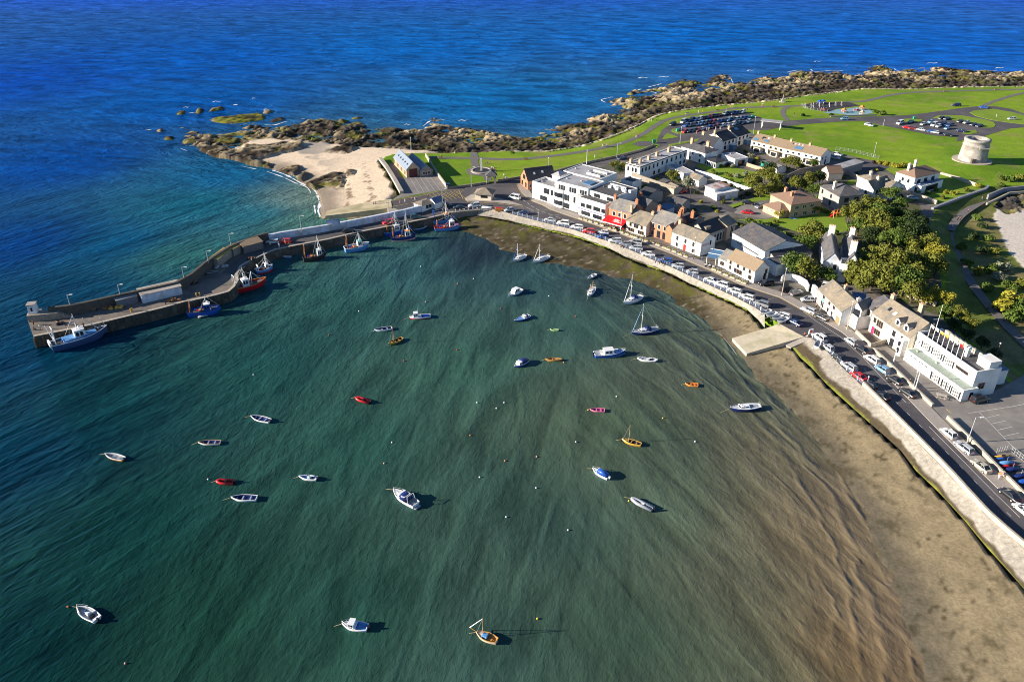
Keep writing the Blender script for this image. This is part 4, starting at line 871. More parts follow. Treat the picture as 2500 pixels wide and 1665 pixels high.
# quay row
rt, ro, L_, D_ = house('timber and brick gabled house with long dark slate roof at the road junction', (1288.5,441), (1356,432.5), 3.9, D=(1276,427), r=3.6, wall=brickO, roof=slateD, win={'L': [(2, .6, 1.2, 1.8, frameD), ([.5], 3.6, 2.2, 1.6, frameD)], 'F': [([.1], 1, .9, 1.2)]}, skyl=((.3,.5,.7,1.0,frameW),(.6,.55,.7,1.0,frameW)))
rt, ro, L_, D_ = house('white three-level seafront bar with roof terrace and curved corner bay', (1300,447), (1411,481), 6.0, depth=7.5, kind='f', wall=whiteP, roof=feltL, name='bar_building', cat='bar', win={'F': [([.28,.32,.36,.44], 3.6, 1.0, 1.9, frameD), ([.22,.30], .6, 1.6, 1.6, frameD), ([.70,.75,.8,.93], 3.4, .8, 2.1, frameD), ([.76], .4, 3.0, 1.8, frameD)]}, par=.9)
bay = MB(); cxb = L_*.10
for z0_, z1_, m_ in ((0,6.7,0),): 
    bay.prism([(cxb+2.4*math.cos(t), -D_/2-1.1*abs(math.sin(t))+.1) for t in [math.pi+math.pi*i/8 for i in range(9)]]+[(cxb+2.3,-D_/2+.2),(cxb-2.3,-D_/2+.2)], 0, 6.9)
bay.build('corner_bay', whiteP, rt)
for zz in (1.0, 4.0):
    mb = MB(); pts = [(cxb+2.46*math.cos(t), -D_/2-1.16*abs(math.sin(t))+.1) for t in [math.pi*1.2+math.pi*.6*i/6 for i in range(7)]]
    mb.prism(pts+[(cxb+1.8,-D_/2),(cxb-1.8,-D_/2)], zz, zz+1.7); mb.build('bay_window', glass, rt)
rt, ro, L_, D_ = house('upper storey of the seafront bar, white with wide glazed front', (1355,443), (1436,463), 9.0, depth=11, kind='f', wall=whiteP, roof=feltL, name='bar_upper_storey', cat='bar', win={'F': [([.22,.55,.86], 6.4, 3.2, 1.9, frameW)]}, par=.35)
mb = MB(); mb.box(L_*.15,L_*.38,-1.5,2.5,9.05,9.5); mb.build('skylight', glassB, rt)
rt, ro, L_, D_ = house('large white block with flat pale membrane roof behind the seafront bar', (1375,418), (1462,441), 8.0, D=(1408,398.5), kind='f', wall=whiteP, roof=feltL, name='hotel_block', cat='building', par=.3, win={'R': [([.75,.85], 3, .9, 1.2)]})
mb = MB(); mb.box(L_*.05,L_*.38,-2.6,1.6,8.0,8.2); mb.build('light_well', glass, rt); mb = MB(); mb.box(L_*.03,L_*.40,-2.9,-2.6,8.0,8.9); mb.box(L_*.03,L_*.4,1.6,1.9,8,8.9); mb.build('light_well_wall', whiteP, rt)
house('white pyramid-roofed pavilion on the bar roof', (1348,427), (1366,431), 8.2, depth=5, r=1.4, kind='h', wall=whiteP, roof=feltL, name='roof_pavilion', cat='pavilion')
rt, ro, L_, D_ = house('white three-storey restaurant with purple trim and shop windows', (1414,482), (1478,501.5), 6.6, D=(1436,468), kind='f', wall=whiteP, roof=feltD, name='restaurant', cat='restaurant', fm=frameD, par=.25, win={'F': [([.12,.19], 3.6, .8, 1.2), ([.33,.39,.45], 3.6, .8, 1.3), ([.6,.66,.72,.78], 3.6, .8, 1.3), ([.9,.96], 3.6, .7, 1.3), ([.28,.72], .7, 4.0, 1.3)]})
mb = MB(); mb.box(-L_/2,L_/2,-D_/2-.25,-D_/2-.01,2.5,2.85); mb.build('purple_fascia', mat('purple_trim', (.22,.20,.52), .6, 0), rt)
rt, ro, L_, D_ = house('dark flat-roofed restaurant block with white attic windows, air units on top', (1436,464), (1499,483), 8.6, D=(1484,440), kind='f', wall=whiteP, roof=feltD, name='restaurant_block', cat='building', fm=frameD, par=.2, win={'F': [([.28,.36,.44], 6.9, .7, 1.2), ([.78,.86,.94], 6.9, .7, 1.2)]})
mb = MB(); [mb.box(-L_*.2+i*1.7,-L_*.2+i*1.7+1.2,0+(i%2),1+(i%2),8.7,9.6) for i in range(6)]; mb.box(-L_*.3,L_*.3,3.0,3.5,8.9,9.4); mb.build('air_unit', frameW, rt)
rt, ro, L_, D_ = house('brick house with grey roof above the red restaurant awning', (1487,507), (1540,521), 6.0, depth=8, r=2.6, wall=brickO, roof=slateL, chim=((.02,.45,1.2,1.0),(.98,.5,1.2,1.0),(.98,.08,.2,.8,brickP)), win={'F': [([.25,.5,.75], 3.6, 1.0, 1.5), ([.3,.7], .4, 3.0, 1.8, frameD)]})
mb = MB(); mb.add([(-L_*.53,-D_/2-.02,3.3),(L_*.42,-D_/2-.02,3.3),(L_*.42,-D_/2-4.2,2.3),(-L_*.53,-D_/2-4.2,2.3),(-L_*.53,-D_/2-.02,3.2),(L_*.42,-D_/2-.02,3.2),(L_*.42,-D_/2-4.2,2.2),(-L_*.53,-D_/2-4.2,2.2)], [(0,1,2,3),(4,7,6,5),(0,3,7,4),(1,5,6,2),(3,2,6,7)])
mb.build('red_awning', mat('awning_red', (.60,.012,.02), .8, .05), rt)
mb = MB(); 
for i, (u0, u1, v) in enumerate(((-.10,.06,.30),(-.12,.16,.42),(-.06,.14,.53),(-.10,.22,.64))):
    y_ = -D_/2-4.2*v; z_ = 3.3-1.0*v+.05; mb.add([(L_*u0,y_,z_),(L_*u1,y_,z_),(L_*u1,y_-.28,z_-.066),(L_*u0,y_-.28,z_-.066)], [(0,1,2,3)])
mb.build('awning_lettering', frameW, rt)
mb = MB(); mb.box(-L_*.53,L_*.42,-D_/2-4.28,-D_/2-4.2,2.0,2.3); mb.build('awning_valance', frameW, rt)
rt, ro, L_, D_ = house('cream pub with tan-grey roof between two brick houses', (1529.5,537.5), (1578,552.5), 4.0, depth=9, r=2.9, wall=mat('cream_pink', (.74,.66,.58), .7, .05), roof=roofT, fm=wood, chim=((.92,.5,.9,.9,brickP),), win={'F': [([.22,.78], 2.4, .8, 1.3), ([.5], 2.3, 1.8, 1.5), ([.28,.76], .5, 2.4, 1.2)]})
mb = MB(); mb.box(-1.6,1.6,-D_/2-.7,-D_/2,3.75,3.95); mb.build('porch_roof', slateD, rt)
rt, ro, L_, D_ = house('red brick two-storey house with slate-blue roof and small gabled bay', (1588,539.5), (1641,556), 5.3, depth=9, r=3.0, wall=brickO, roof=slateL, chim=((.03,.5,1.3,1.1),(.96,.5,1.3,1.1),(.8,.8,1.0,.9)), win={'F': [([.16,.42,.68], 3.4, .9, 1.5), ([.14], .7, 1.0, 1.5), ([.42,.68], .3, 1.2, 2.3, frameD)]})
mb = MB(); xx = L_*.42; mb.loft([[(xx-1.2,yy,.0),(xx-1.2,yy,5.2),(xx,yy,6.4),(xx+1.2,yy,5.2),(xx+1.2,yy,0)] for yy in (-D_/2-.8,-D_/2+1.5)]); mb.build('gabled_bay', brickO, rt)
mb = MB(); mb.loft([[(xx-1.4,yy,5.1),(xx,yy,6.45),(xx+1.4,yy,5.1),(xx+1.4,yy,5.25),(xx,yy,6.6),(xx-1.4,yy,5.25)] for yy in (-D_/2-1,-D_/2+1.7)]); mb.build('bay_roof', slate, rt)
rt, ro, L_, D_ = house('plain white house with red door and small square windows', (1641,565.5), (1712.5,593), 4.8, D=(1664,549), r=2.1, wall=whiteP, roof=roofT, fm=frameD, chim=((.01,.5,1.3,1.0,brickP),), win={'F': [([.2,.48,.75], 3.4, .7, .5), ([.2,.48,.75], 2.7, .7, .45), ([.2,.75], 1.1, .7, .5), ([.2,.75], .5, .7, .45)], 'R': [([.66], 3.0, .5, 1.4)]})
door(rt, L_, D_, .47, 1.1, 2.1, redD)
try:
    cu_ = bpy.data.curves.new('wall_lettering', 'FONT'); cu_.body = 'STOOP'; cu_.size = 1.15; cu_.extrude = .03; cu_.align_x = 'LEFT'
    to = bpy.data.objects.new('wall_lettering', cu_); COL.objects.link(to); dg = bpy.context.evaluated_depsgraph_get(); me_ = bpy.data.meshes.new_from_object(to.evaluated_get(dg)); bpy.data.objects.remove(to)
    me_.materials.clear(); me_.materials.append(mat('pink_red', (.55,.05,.10), .6, 0)); t_o = put('wall_lettering', me_, rt, (L_/2+.02,-D_/2+.4,3.2)); t_o.rotation_euler = (R(90),0,R(90))
except Exception as ex: print('text', ex)
house('low grey-roofed white shop between the glass canopy and the long white pub', (1755,629), (1776,637.5), 2.8, depth=7, r=2.0, wall=whiteP, roof=slateL, name='shop', cat='shop', fm=wood, win={'F': [([.45], .8, 1.4, 1.2)]})
r = empty('glass_canopy', P(1727,644), R(-27), 'blue-grey glass canopy over pub tables beside the plain white house', 'canopy')
mb = MB(); mb.loft([[(-.5,0,2.3),(5.6,0,2.3),(5.6,.0,2.4),(-.5,.0,2.4)],[(-.5,5,3.2),(5.6,5,3.2),(5.6,5,3.3),(-.5,5,3.3)]]); mb.build('glass_roof', glassB, r)
for px_ in (-.4,2.5,5.5): mb = MB(); mb.box(px_-.08,px_+.08,-.05,.1,0,2.35); mb.build('post', frameW, r)
mb = MB(); mb.box(-.6,5.7,2.2,2.35,2.75,2.95); mb.box(-.6,5.7,4.9,5.1,3.1,3.4); mb.build('beam', frameW, r)
rt, ro, L_, D_ = house('long white pub with beige roof and brown-framed windows on the quay', (1777,630.5), (1844,662), 4.0, D=(1806,618), r=2.4, wall=whiteP, roof=tileB, name='pub', cat='pub', fm=wood, win={'F': [([.12,.4,.62,.82], 2.6, .8, 1.2), ([.13], .9, .7, 1.2), ([.42], .7, 3.2, 1.3), ([.85], .7, 1.2, 1.2)], 'R': [([.8], 2.2, .9, 1.3), ([.75], .3, .9, 1.8, frameD)]})
door(rt, L_, D_, .66, 1.0, 2.1, frameW)
# lower terrace
rt, ro, L_, D_ = house('grey-beige gabled shop with long pitched roof and white glazed bay', (1999,705), (2022,727), 4.4, depth=7.5, r=2.6, wall=greyR, roof=roofT, name='shop', cat='shop', win={'F': [([.6], .3, 1.6, 1.9, frameW), ([.62], 3.0, 1.3, 1.2, frameW)]})
mb = MB(); mb.box(L_*.0,L_*.22,-D_/2-.2,-D_/2-.05,2.35,2.85); mb.build('shop_sign', mat('sign_green', (.16,.5,.35), .6, 0), rt)
rt, ro, L_, D_ = house('white cottage joined below the grey-beige shop, brown garage door at one end', (2022,727), (2056,760.5), 4.4, depth=7.5, r=2.5, wall=whiteP, roof=roofT, fm=wood, chim=((.02,.6,1.2,.9,brickP),(.9,.6,.8,.6,whiteP)), win={'F': [([.15,.48], 2.9, 1.1, .9), ([.14,.42], .8, .8, 1.0)]}); door(rt, L_, D_, .84, 2.0, 2.2, wood, name='garage_door')
rt, ro, L_, D_ = house('small white gabled house with a balcony and terrace wall', (2066,762), (2093,782), 3.0, depth=5, r=0, kind='f', wall=whiteP, roof=conc, par=.8, win={'F': [([.3], .7, 1.2, 1.2, frameW)]})
rt, ro, L_, D_ = house('upper white gable with grey roof and glass doors behind the balcony', (2078,746), (2104,757), 5.6, depth=5.5, r=1.6, kind='x', wall=whiteP, roof=slateL, win={'F': [([.3,.7], 3.2, 1.2, 2.0, frameD)]})
rt, ro, L_, D_ = house('cream three-bay house with two white dormers and rooflights', (2131,763), (2222,824), 5.6, depth=9.5, r=3.4, wall=creamP, roof=roofT, cm=brickP, fm=wood, chim=((.02,.55,1.3,1.2),(.5,.9,1.4,1.3)), skyl=((.2,.55,.9,1.1,glass),(.36,.5,.9,1.1,frameW)), win={'F': [([.10], 3.4, .9, 1.3), ([.24], 3.0, 2.2, 1.8), ([.22], .5, 2.2, 1.5), ([.62,.84], 3.2, .9, 1.4, frameD), ([.62], .2, 1.2, 2.1, frameD)]})
dormer(rt, ro, L_, D_, 5.6, 3.4, .60, 1.7, 1.5, whiteP, slate, .12); dormer(rt, ro, L_, D_, 5.6, 3.4, .82, 1.7, 1.5, whiteP, slate, .12)
door(rt, L_, D_, .10, 1.0, 2.1, mat('magenta_door', (.35,.02,.12), .5, 0))
mb = MB(); mb.prism([(L_*.36,-D_/2-.02),(L_*.37,-D_/2-1.3),(L_*.42,-D_/2-1.9),(L_*.47,-D_/2-1.3),(L_*.48,-D_/2-.02)], 0, 4.6); mb.build('bay', whiteP, rt)
mb = MB(); mb.box(L_*.40,L_*.44,-D_/2-1.95,-D_/2-1.5,1,2.4); mb.box(L_*.40,L_*.44,-D_/2-1.95,-D_/2-1.5,3,4.2); mb.build('bay_window', glass, rt)
rt, ro, L_, D_ = house('slate-roofed cottage wedged against the upper end of the cream house', (2116,742), (2130,757), 5.8, depth=8.5, r=2.6, wall=whiteP, roof=slate, win={'F': [([.5], 3.4, 1.6, 1.6, wood)]})
house('long dark slate lean-to roof behind the lower cottages', (2083,738), (2112,742), 3.4, depth=7, r=1.4, wall=greyR, roof=slateB, name='outbuilding', cat='outbuilding')
# yacht club
rt, ro, L_, D_ = house('long white clubhouse lower storey with pale green terrace roof', (2212,853), (2353,954), 3.0, D=(2232,838), kind='f', wall=whiteP, roof=mat('green_terrace', (.30,.35,.31), .85, .12, 1), name='clubhouse', cat='clubhouse', par=.12, fm=frameW,
    win={'F': [([.53,.56,.59,.62,.68,.71,.74,.77,.80,.84,.87,.90,.93,.96], .25, .75, 2.0), ([.08,.12,.18,.22,.27,.31,.36,.40], 2.3, .7, .25), ([.5], .2, .9, 2.1)], 'R': [([.6], .3, 1.1, 1.9)]})
rt, ro, L_, D_ = house('white clubhouse upper storey with rows of windows and dark flat roof', (2241,814.6), (2384,913), 6.6, D=(2285,798), kind='f', wall=whiteP, roof=feltD, name='clubhouse_upper_storey', cat='clubhouse', par=.7, fm=frameW,
    win={'F': [([.06], 4.3, .4, .8), ([.12,.15,.18,.21,.24], 4.1, .75, 1.8), ([.30,.33,.36,.39,.42,.45], 4.1, .75, 1.8), ([.50,.53,.56,.59,.62,.65], 4.1, .75, 1.8), ([.72,.77,.82,.87], 4.9, .9, .7, wood)], 'R': [([.3,.42], 2.2, .8, 1.5, wood)]})
mb = MB(); mb.box(L_*.30,L_*.5-.3,0,D_/2-.3,6.7,9.0); mb.build('stair_block', whiteP, rt); mb = MB(); mb.box(-L_*.5+2,L_*.5-.3,D_/2-.9,D_/2-.3,6.7,8.0); mb.build('rear_parapet', paleS, rt)
for s_, q in ((-.47, .3), (.13, .2)): mb = MB(); mb.tube((L_*s_,q,6.7),(L_*s_,q,8.6),.6,n=8); mb.ball((L_*s_,q,8.9),.7,n=8); mb.build('roof_vent', blackM if s_ < 0 else whiteP, rt)
clubR = (rt, L_, D_)
house('blue-shaded white annex at the rear corner of the clubhouse', (2421,905), (2444,903), 4.6, depth=6, kind='f', wall=whiteP, roof=feltL, name='club_annex', cat='annex', par=.2, win={'F': [([.4], 2.4, .9, 1.1)]})
house('lower flat white annex furthest right behind the clubhouse', (2441,905), (2463,902), 4.0, depth=6, kind='f', wall=whiteP, roof=slateB, name='club_annex', cat='annex', par=.0)

# the inner town
rt, ro, L_, D_ = house('long white two-storey terrace with black trim, flat pale roof and five chimneys', (1563,409), (1678,367.7), 5.8, D=(1524,401), kind='f', wall=whiteP, roof=feltL, fm=frameD, name='terrace', cat='terrace', par=.45, cm=brickP, chim=((.06,.85,1.5,1.3),(.13,.45,1.5,1.3),(.32,.5,1.5,1.3),(.52,.6,1.5,1.3),(.78,.6,1.7,1.5)),
    win={'F': [([.05,.12,.19,.28,.36,.46,.56,.66,.76,.86,.95], 3.6, .8, 1.5), ([.3,.4,.66,.76,.86,.95], .6, .9, 1.5)], 'L': [([.2,.5,.72], 3.3, .8, 1.6)]})
mb = MB(); mb.box(-L_/2-.02,L_/2+.02,-D_/2-.08,-D_/2-.003,5.75,6.1); mb.box(-L_/2-.1,-L_/2-.003,-D_/2,D_/2,5.7,6.1); mb.build('black_cornice', blackM, rt)
house('single-storey white wing with flat grey roof beside the long terrace', (1627,403), (1669,424), 2.9, D=(1650,398), kind='f', wall=whiteP, roof=feltL, name='wing', cat='outbuilding', par=.15, win={'F': [([.3,.5,.8], .9, .7, 1.1)]})
house('small white shed garage with brown-grey roof and open dark door', (1680,431), (1707,441), 2.6, D=(1690,423), r=1.3, kind='g', wall=whiteP, roof=roofT, name='garage', cat='garage')
house('white flat-roofed workshop with rust-stained roof in the back yard', (1722,454), (1746,463), 3.8, D=(1753,444), kind='m', r=.2, wall=whiteP, roof=mat('rusty_roof', (.50,.47,.48), .8, .1, 1, col2=(.32,.16,.12), mixs=.35), name='workshop', cat='workshop')
house('white container-like store in front of the rust-stained workshop', (1738,468), (1751,474.6), 2.7, D=(1780,455), kind='m', r=.1, wall=whiteP, roof=mat('white_roof', (.68,.68,.68), .6, .08), name='store', cat='store')
house('small tan-roofed shed behind the silvery tree', (1626,452), (1646,462), 2.2, depth=4, r=.8, wall=paleS, roof=roofT, name='garden_shed', cat='shed')
house('low grey shed between the terrace end and the round green tree', (1600,444), (1616,450), 2.2, depth=4.5, r=.5, kind='m', wall=greyR, roof=slate, name='garden_shed', cat='shed')
rt, ro, L_, D_ = house('white house with low grey roofs and a tall chimney beside the long terrace', (1664,358), (1722,375), 4.8, depth=8.5, r=1.6, kind='h', wall=whiteP, roof=slate, chim=((.72,.7,1.6,1.4,brickP),(.05,.7,1.2,1.2,brickP)), win={'F': [([.1,.2,.5,.8], 2.8, .9, 1.2), ([.4,.8], .4, .9, 1.4)]})
rt, ro, L_, D_ = house('dark steep slate-roofed house with white gable near the car park', (1700,349), (1740,358), 5.0, depth=9, r=3.0, wall=whiteP, roof=slateD, chim=((.05,.5,1.2,1.2,brickP),))
house('low dark-roofed conservatory extension with blue glass in the back gardens', (1722,389), (1748,398), 2.4, D=(1736,380), r=.9, kind='h', wall=frameW, roof=slateD, name='conservatory', cat='conservatory', win={'F': [(6, .4, .8, 1.6)]})
house('white flat-roofed garage with wide dark opening between the gardens', (1762,376), (1795,390), 3.0, D=(1783,367), kind='f', wall=whiteP, roof=feltL, name='garage', cat='garage', par=.2, win={'R': [([.5], .1, 3.2, 2.2, frameD)]})
for i, (A, B, D, lb) in enumerate((((1766,344.6),(1796.5,336),(1722,332.6),'white semi-detached house with dark slate roof, left of its pair'), ((1801,333.4),(1831,324),(1757,321.5),'white semi-detached house with solar panel on its dark roof, right of its pair'))):
    rt, ro, L_, D_ = house(lb, A, B, 4.7, D=D, r=2.6, wall=whiteP, roof=slateD, group='white semi-detached houses by the coast road', fm=frameD, chim=((.02,.5,1.1,1.0,brickP),), skyl=((.4,.75,2.6,1.6,glassB),) if i else (), win={'F': [([.2,.5,.8], 2.8, 1.0, 1.2), ([.2,.75], .5, 1.4, 1.7)], 'L': [([.6], 2.6, .7, 1.3)]})
    mb = MB(); mb.box(L_*.05,L_*.38,-D_/2-2.0,-D_/2,0,2.3); mb.build('conservatory', glassB, rt); mb = MB(); mb.box(L_*.03,L_*.40,-D_/2-2.2,-D_/2,2.3,2.45); mb.build('conservatory_roof', frameW, rt)
ev = [(1834.5,342),(1874.4,351.8),(1915.9,362),(1960.5,371.7),(2004.4,382)]
sk = [((.2,.2,2.4,1.4,glassB),(.8,.3,2.2,1.4,glassB),(.5,.65,.7,.8,glass),(.6,.65,.7,.8,glass),(.5,.5,.7,.8,glass),(.8,.7,.8,.9,frameW)), (), ((.25,.75,.7,.7,glass),(.35,.75,.7,.7,frameW),(.55,.8,.6,.7,frameW),(.75,.75,.6,.7,frameW),(.65,.35,3.6,1.9,glassB)), ()]
tl = ['leftmost terrace house of four, beige roof with solar panels and a cluster of rooflights', 'second terrace house, plain beige roof and cream porch', 'third terrace house, beige roof with one wide solar panel', 'rightmost terrace house of the four, with the white gable end']
for i in range(4):
    rt, ro, L_, D_ = house(tl[i], ev[i], ev[i+1], 4.6, depth=9, r=2.2, wall=creamP if i < 3 else whiteP, roof=tileB, group='row of four beige-roofed houses', cm=brickP, chim=((.04,.5,1.0,.9),), skyl=sk[i], fm=frameW if i != 1 else wood, win={'F': [([.2,.5,.8], 3.0, 1.1, .9), ([.15,.85], .4, 1.2, 1.9)], **({'R': [([.2,.5], 2.8, .8, 1.2), ([.5], .3, 1.0, 2.0, frameD)]} if i == 3 else {})})
    mb = MB(); mb.box(-L_*.2,L_*.2,-D_/2-1.4,-D_/2,0,2.3); mb.build('porch', creamP, rt); mb = MB(); mb.box(-L_*.22,L_*.22,-D_/2-1.6,-D_/2,2.3,2.5); mb.build('porch_roof', roofT, rt)
    mb = MB(); mb.box(-L_*.15,L_*.15,-D_/2-1.46,-D_/2-1.4,.3,2.0); mb.build('porch_window', glass, rt)
house('small grey-roofed garden shed between the terrace gardens and the trees', (1877,404), (1898,412), 2.3, D=(1890,397), r=.8, wall=whiteP, roof=slateL, name='garden_shed', cat='shed')
house('steep dark-roofed garage with cream gable beside the lane', (2024,424), (2006,414), 3.0, D=(2050,417), r=2.2, kind='x', wall=creamP, roof=tileR, name='garage', cat='garage', win={'F': [([.3], .6, .5, 1.2)]})
house('long flat-roofed stone barn beside the dark lane', (2051,413), (2108,396), 3.4, D=(2039,405), kind='m', r=.3, wall=mat('barn_stone', (.25,.24,.25), .9, .25, 2), roof=feltL, name='barn', cat='barn')
rt, ro, L_, D_ = house('brown brick bungalow with big hipped roof and two chimneys', (1882,475), (1932,501), 5.0, D=(1935,456), r=2.8, kind='h', wall=brickP, roof=tileR, cm=brickO, chim=((.25,.3,.2,1.0),(.62,.25,.2,1.0)), name='bungalow', cat='bungalow', win={'R': [([.2,.45,.7], 3.2, 1.5, 1.2), ([.2,.5,.8], .6, 1.6, 1.4)]})
house('low hipped wing of the brown bungalow, white plinth', (1864,500), (1904,518), 2.6, D=(1890,489), r=1.9, kind='h', wall=brickP, roof=tileR, name='bungalow_wing', cat='bungalow', win={'F': [([.3,.55], 1.6, .6, .4)]})
rt, ro, L_, D_ = house('grey hipped-roof house with pale rendered walls above the play frame', (2003,455), (2050,481), 5.4, D=(2038,437), r=2.6, kind='h', wall=greyR, roof=slate, chim=((.5,.15,1.0,1.0,creamP),), fm=frameD, win={'F': [([.15,.6], 3.4, .8, 1.3), ([.6], .6, .9, 1.6)], 'R': [([.3,.7], 3.3, 1.6, 1.4), ([.35,.75], .4, 1.8, 1.8)]})
rt, ro, L_, D_ = house('white L-shaped house with pale bargeboards and tan-grey roof', (2133,464), (2178,449), 4.8, D=(2090,457), r=2.6, wall=whiteP, roof=roofT, chim=((.45,.4,1.0,1.0,creamP),), fm=frameD, win={'F': [([.2,.6,.85], 2.8, 1.1, 1.3), ([.3,.7], .4, 1.4, 1.6)], 'L': [([.5], 2.6, .8, 1.2)]})
house('small hipped tan roof behind the white L-shaped house', (2126,443), (2160,438), 4.2, depth=7, r=1.8, kind='h', wall=whiteP, roof=roofT, chim=((.4,.5,.9,.9,creamP),))
house('blue-white gabled wing of the L-shaped house behind the dark pine', (2170,462), (2200,450), 4.8, depth=7, r=2.0, kind='x', wall=whiteP, roof=roofT, win={'F': [([.5], 2.8, 1.9, 1.4, frameD), ([.5], .5, 1.6, 1.4, frameD)]})
rt, ro, L_, D_ = house('white villa with large brown hipped roof and two cream chimneys', (2234.6,435), (2295,421), 5.5, D=(2190,420), r=2.6, kind='h', wall=whiteP, roof=tileR, chim=((.15,.6,1.4,1.0,creamP),(.6,.85,1.3,1.0,creamP)), fm=frameD, win={'F': [([.18,.45,.75], 3.2, 1.7, 1.3), ([.2], .4, 1.5, 1.8)], 'L': [([.4,.7], 3.0, .8, 1.2)]})
house('flat blue-grey roofed sun room in front of the white villa', (2250,456), (2303,440), 3.0, D=(2228,449), kind='f', wall=whiteP, roof=slateB, name='sun_room', cat='extension', par=.15, win={'F': [([.5], .6, 8.0, 1.8, frameD)], 'L': [([.5], .3, .8, 1.8, frameD)]})
rt, ro, L_, D_ = house('large dark slate hall with cupola behind the plain white house', (1722,572), (1772,554), 4.6, D=(1684,556), r=2.6, wall=greyR, roof=slateD, name='hall', cat='hall', win={'F': [(7, .6, 1.0, 2.6, frameW)]})
mb = MB(); mb.box(-L_*.38,-L_*.15,-D_*.38,-D_*.12,5.2,6.4); mb.build('roof_lantern', roofT, rt)
house('brick gable with tan roof beside the slate hall, tall glazed opening', (1776,553), (1797,541), 5.2, depth=7, r=1.6, wall=brickP, roof=roofT, name='hall_wing', cat='hall', win={'F': [([.6], .4, 2.0, 4.0, frameW)]})
rt, ro, L_, D_ = house('big storehouse with wide grey pitched roof and blue-white walls', (1789,567), (1868.5,613.5), 5.0, D=(1865,545), r=2.4, wall=mat('pale_blue_wall', (.62,.70,.74), .7, .06), roof=slate, name='storehouse', cat='storehouse')
house('low dark lean-to in the shade below the big storehouse', (1800,592), (1850,622), 2.6, depth=4, r=.5, kind='m', wall=whiteW, roof=feltD, name='lean_to', cat='outbuilding')
house('long low dark slate building behind the quay pub, rounded far end', (1895,634), (1982,618), 3.2, depth=7.5, r=1.5, wall=greyR, roof=slateD, name='outbuilding', cat='outbuilding')
house('flat dark-roofed rear yard building with pale coping behind the pub', (1868,632), (1896,650), 3.4, depth=6.5, kind='f', wall=whiteP, roof=feltD, name='rear_extension', cat='outbuilding', par=.4)
house('small slate-roofed brick house behind the red awning house', (1546,497), (1576,507), 4.4, depth=7, r=1.8, wall=brickP, roof=slate, chim=((.05,.5,1.4,1.1),))
house('dark slate outbuilding next to the ivy-covered wall', (1558,469), (1585,478), 4.0, depth=8, r=1.2, wall=greyR, roof=slateD, name='outbuilding', cat='outbuilding')
house('grey slate shed roof in the yard behind the brick houses', (1634,492), (1666,500), 3.4, depth=6, r=1.0, wall=greyR, roof=slate, name='outbuilding', cat='outbuilding')
house('dark slate rear return with tall brick chimneys behind the red brick house', (1650,532), (1692,545), 4.4, depth=7, r=1.6, wall=greyR, roof=slateD, chim=((.1,.4,1.6,1.2),(.75,.3,1.6,1.2)), name='rear_extension', cat='outbuilding')
house('small blue-covered lean-to in the yard behind the brick houses', (1608,504), (1628,512), 2.4, depth=4, r=.4, kind='m', wall=whiteW, roof=slateB, name='lean_to', cat='outbuilding')
house('white stepped annex in the blue shade behind the seafront restaurant', (1516,440), (1544,448), 4.0, depth=6, kind='f', wall=whiteP, roof=feltD, name='rear_extension', cat='outbuilding')
# the old double house in the trees
A0 = P(2012,632,ZL+5.6); 
rt, ro, L_, D_ = house('old double-gabled house with dark slate roofs and white chimney stacks among the trees', (2014,636), (2052,640), 5.2, D=(2058,583), r=2.8, kind='x', wall=whiteW, roof=slate, name='house', chim=((.5,.82,2.6,1.8,whiteP),), win={'F': [([.7], 2.4, 1.0, 1.9)]})
rt2, ro2, L2, D2 = house('second slate gable of the old house with two tall white chimneys', (2064,640), (2098,644), 5.2, D=(2104,588), r=2.8, kind='x', wall=whiteP, roof=slate, name='house', chim=((.5,.85,2.2,1.5,whiteP),(.4,.12,3.2,1.8,whiteP)), win={'F': [([.6], 2.0, 1.0, 1.4)]})
house('white battlemented porch wing between the two old gables', (2050,648), (2070,651), 5.4, depth=5, kind='f', wall=whiteP, roof=conc, par=.7, name='porch_wing', cat='annex')

# Martello tower
tb = P(2373, 390, gz(P(2373,394,6).x, P(2373,394,6).y)); r = empty('martello_tower', (tb.x, tb.y+0.0, tb.z), 0, 'round grey stone tower with battered walls and open top on the green headland', 'tower')
tst = mat('tower_stone', (.40,.365,.34), .92, .2, .9, .08, col2=(.29,.26,.24), mixs=.35)
mb = MB(); mb.smooth = True; n = 48; prof = [(6.6,-.5),(6.45,0),(6.1,5),(5.85,7.3),(6.05,7.4),(6.05,7.75),(5.8,7.8),(5.75,9.4),(6.0,9.5),(6.0,10.6),(5.2,10.7)]
mb.loft([[(q*math.cos(2*math.pi*i/n), q*math.sin(2*math.pi*i/n), z) for i in range(n)] for q, z in prof]+[[(3.9*math.cos(2*math.pi*i/n), 3.9*math.sin(2*math.pi*i/n), z) for i in range(n)] for z in (10.7, 8.6)]); mb.build('wall', tst, r)
mb = MB(); mb.loft([[(q*math.cos(2*math.pi*i/n), q*math.sin(2*math.pi*i/n), z) for i in range(n)] for q, z in ((9,-.4),(9,.12),(6.3,.12),(6.3,-.3))], cap=False); mb.build('gravel_plinth', mat('plinth', (.42,.36,.29), .9, .2), r)
mb = MB(); mb.box(-3.6,-1.9,-6.7,-5.2,.1,2.1); mb.build('doorway', mat('tower_door', (.10,.085,.075), .9, .1), r)
mb = MB(); mb.box(-1.4,3.5,-6.5,-5.9,6.9,7.4); mb.build('string_course', tst, r)
r.scale = (.88, .88, .88)
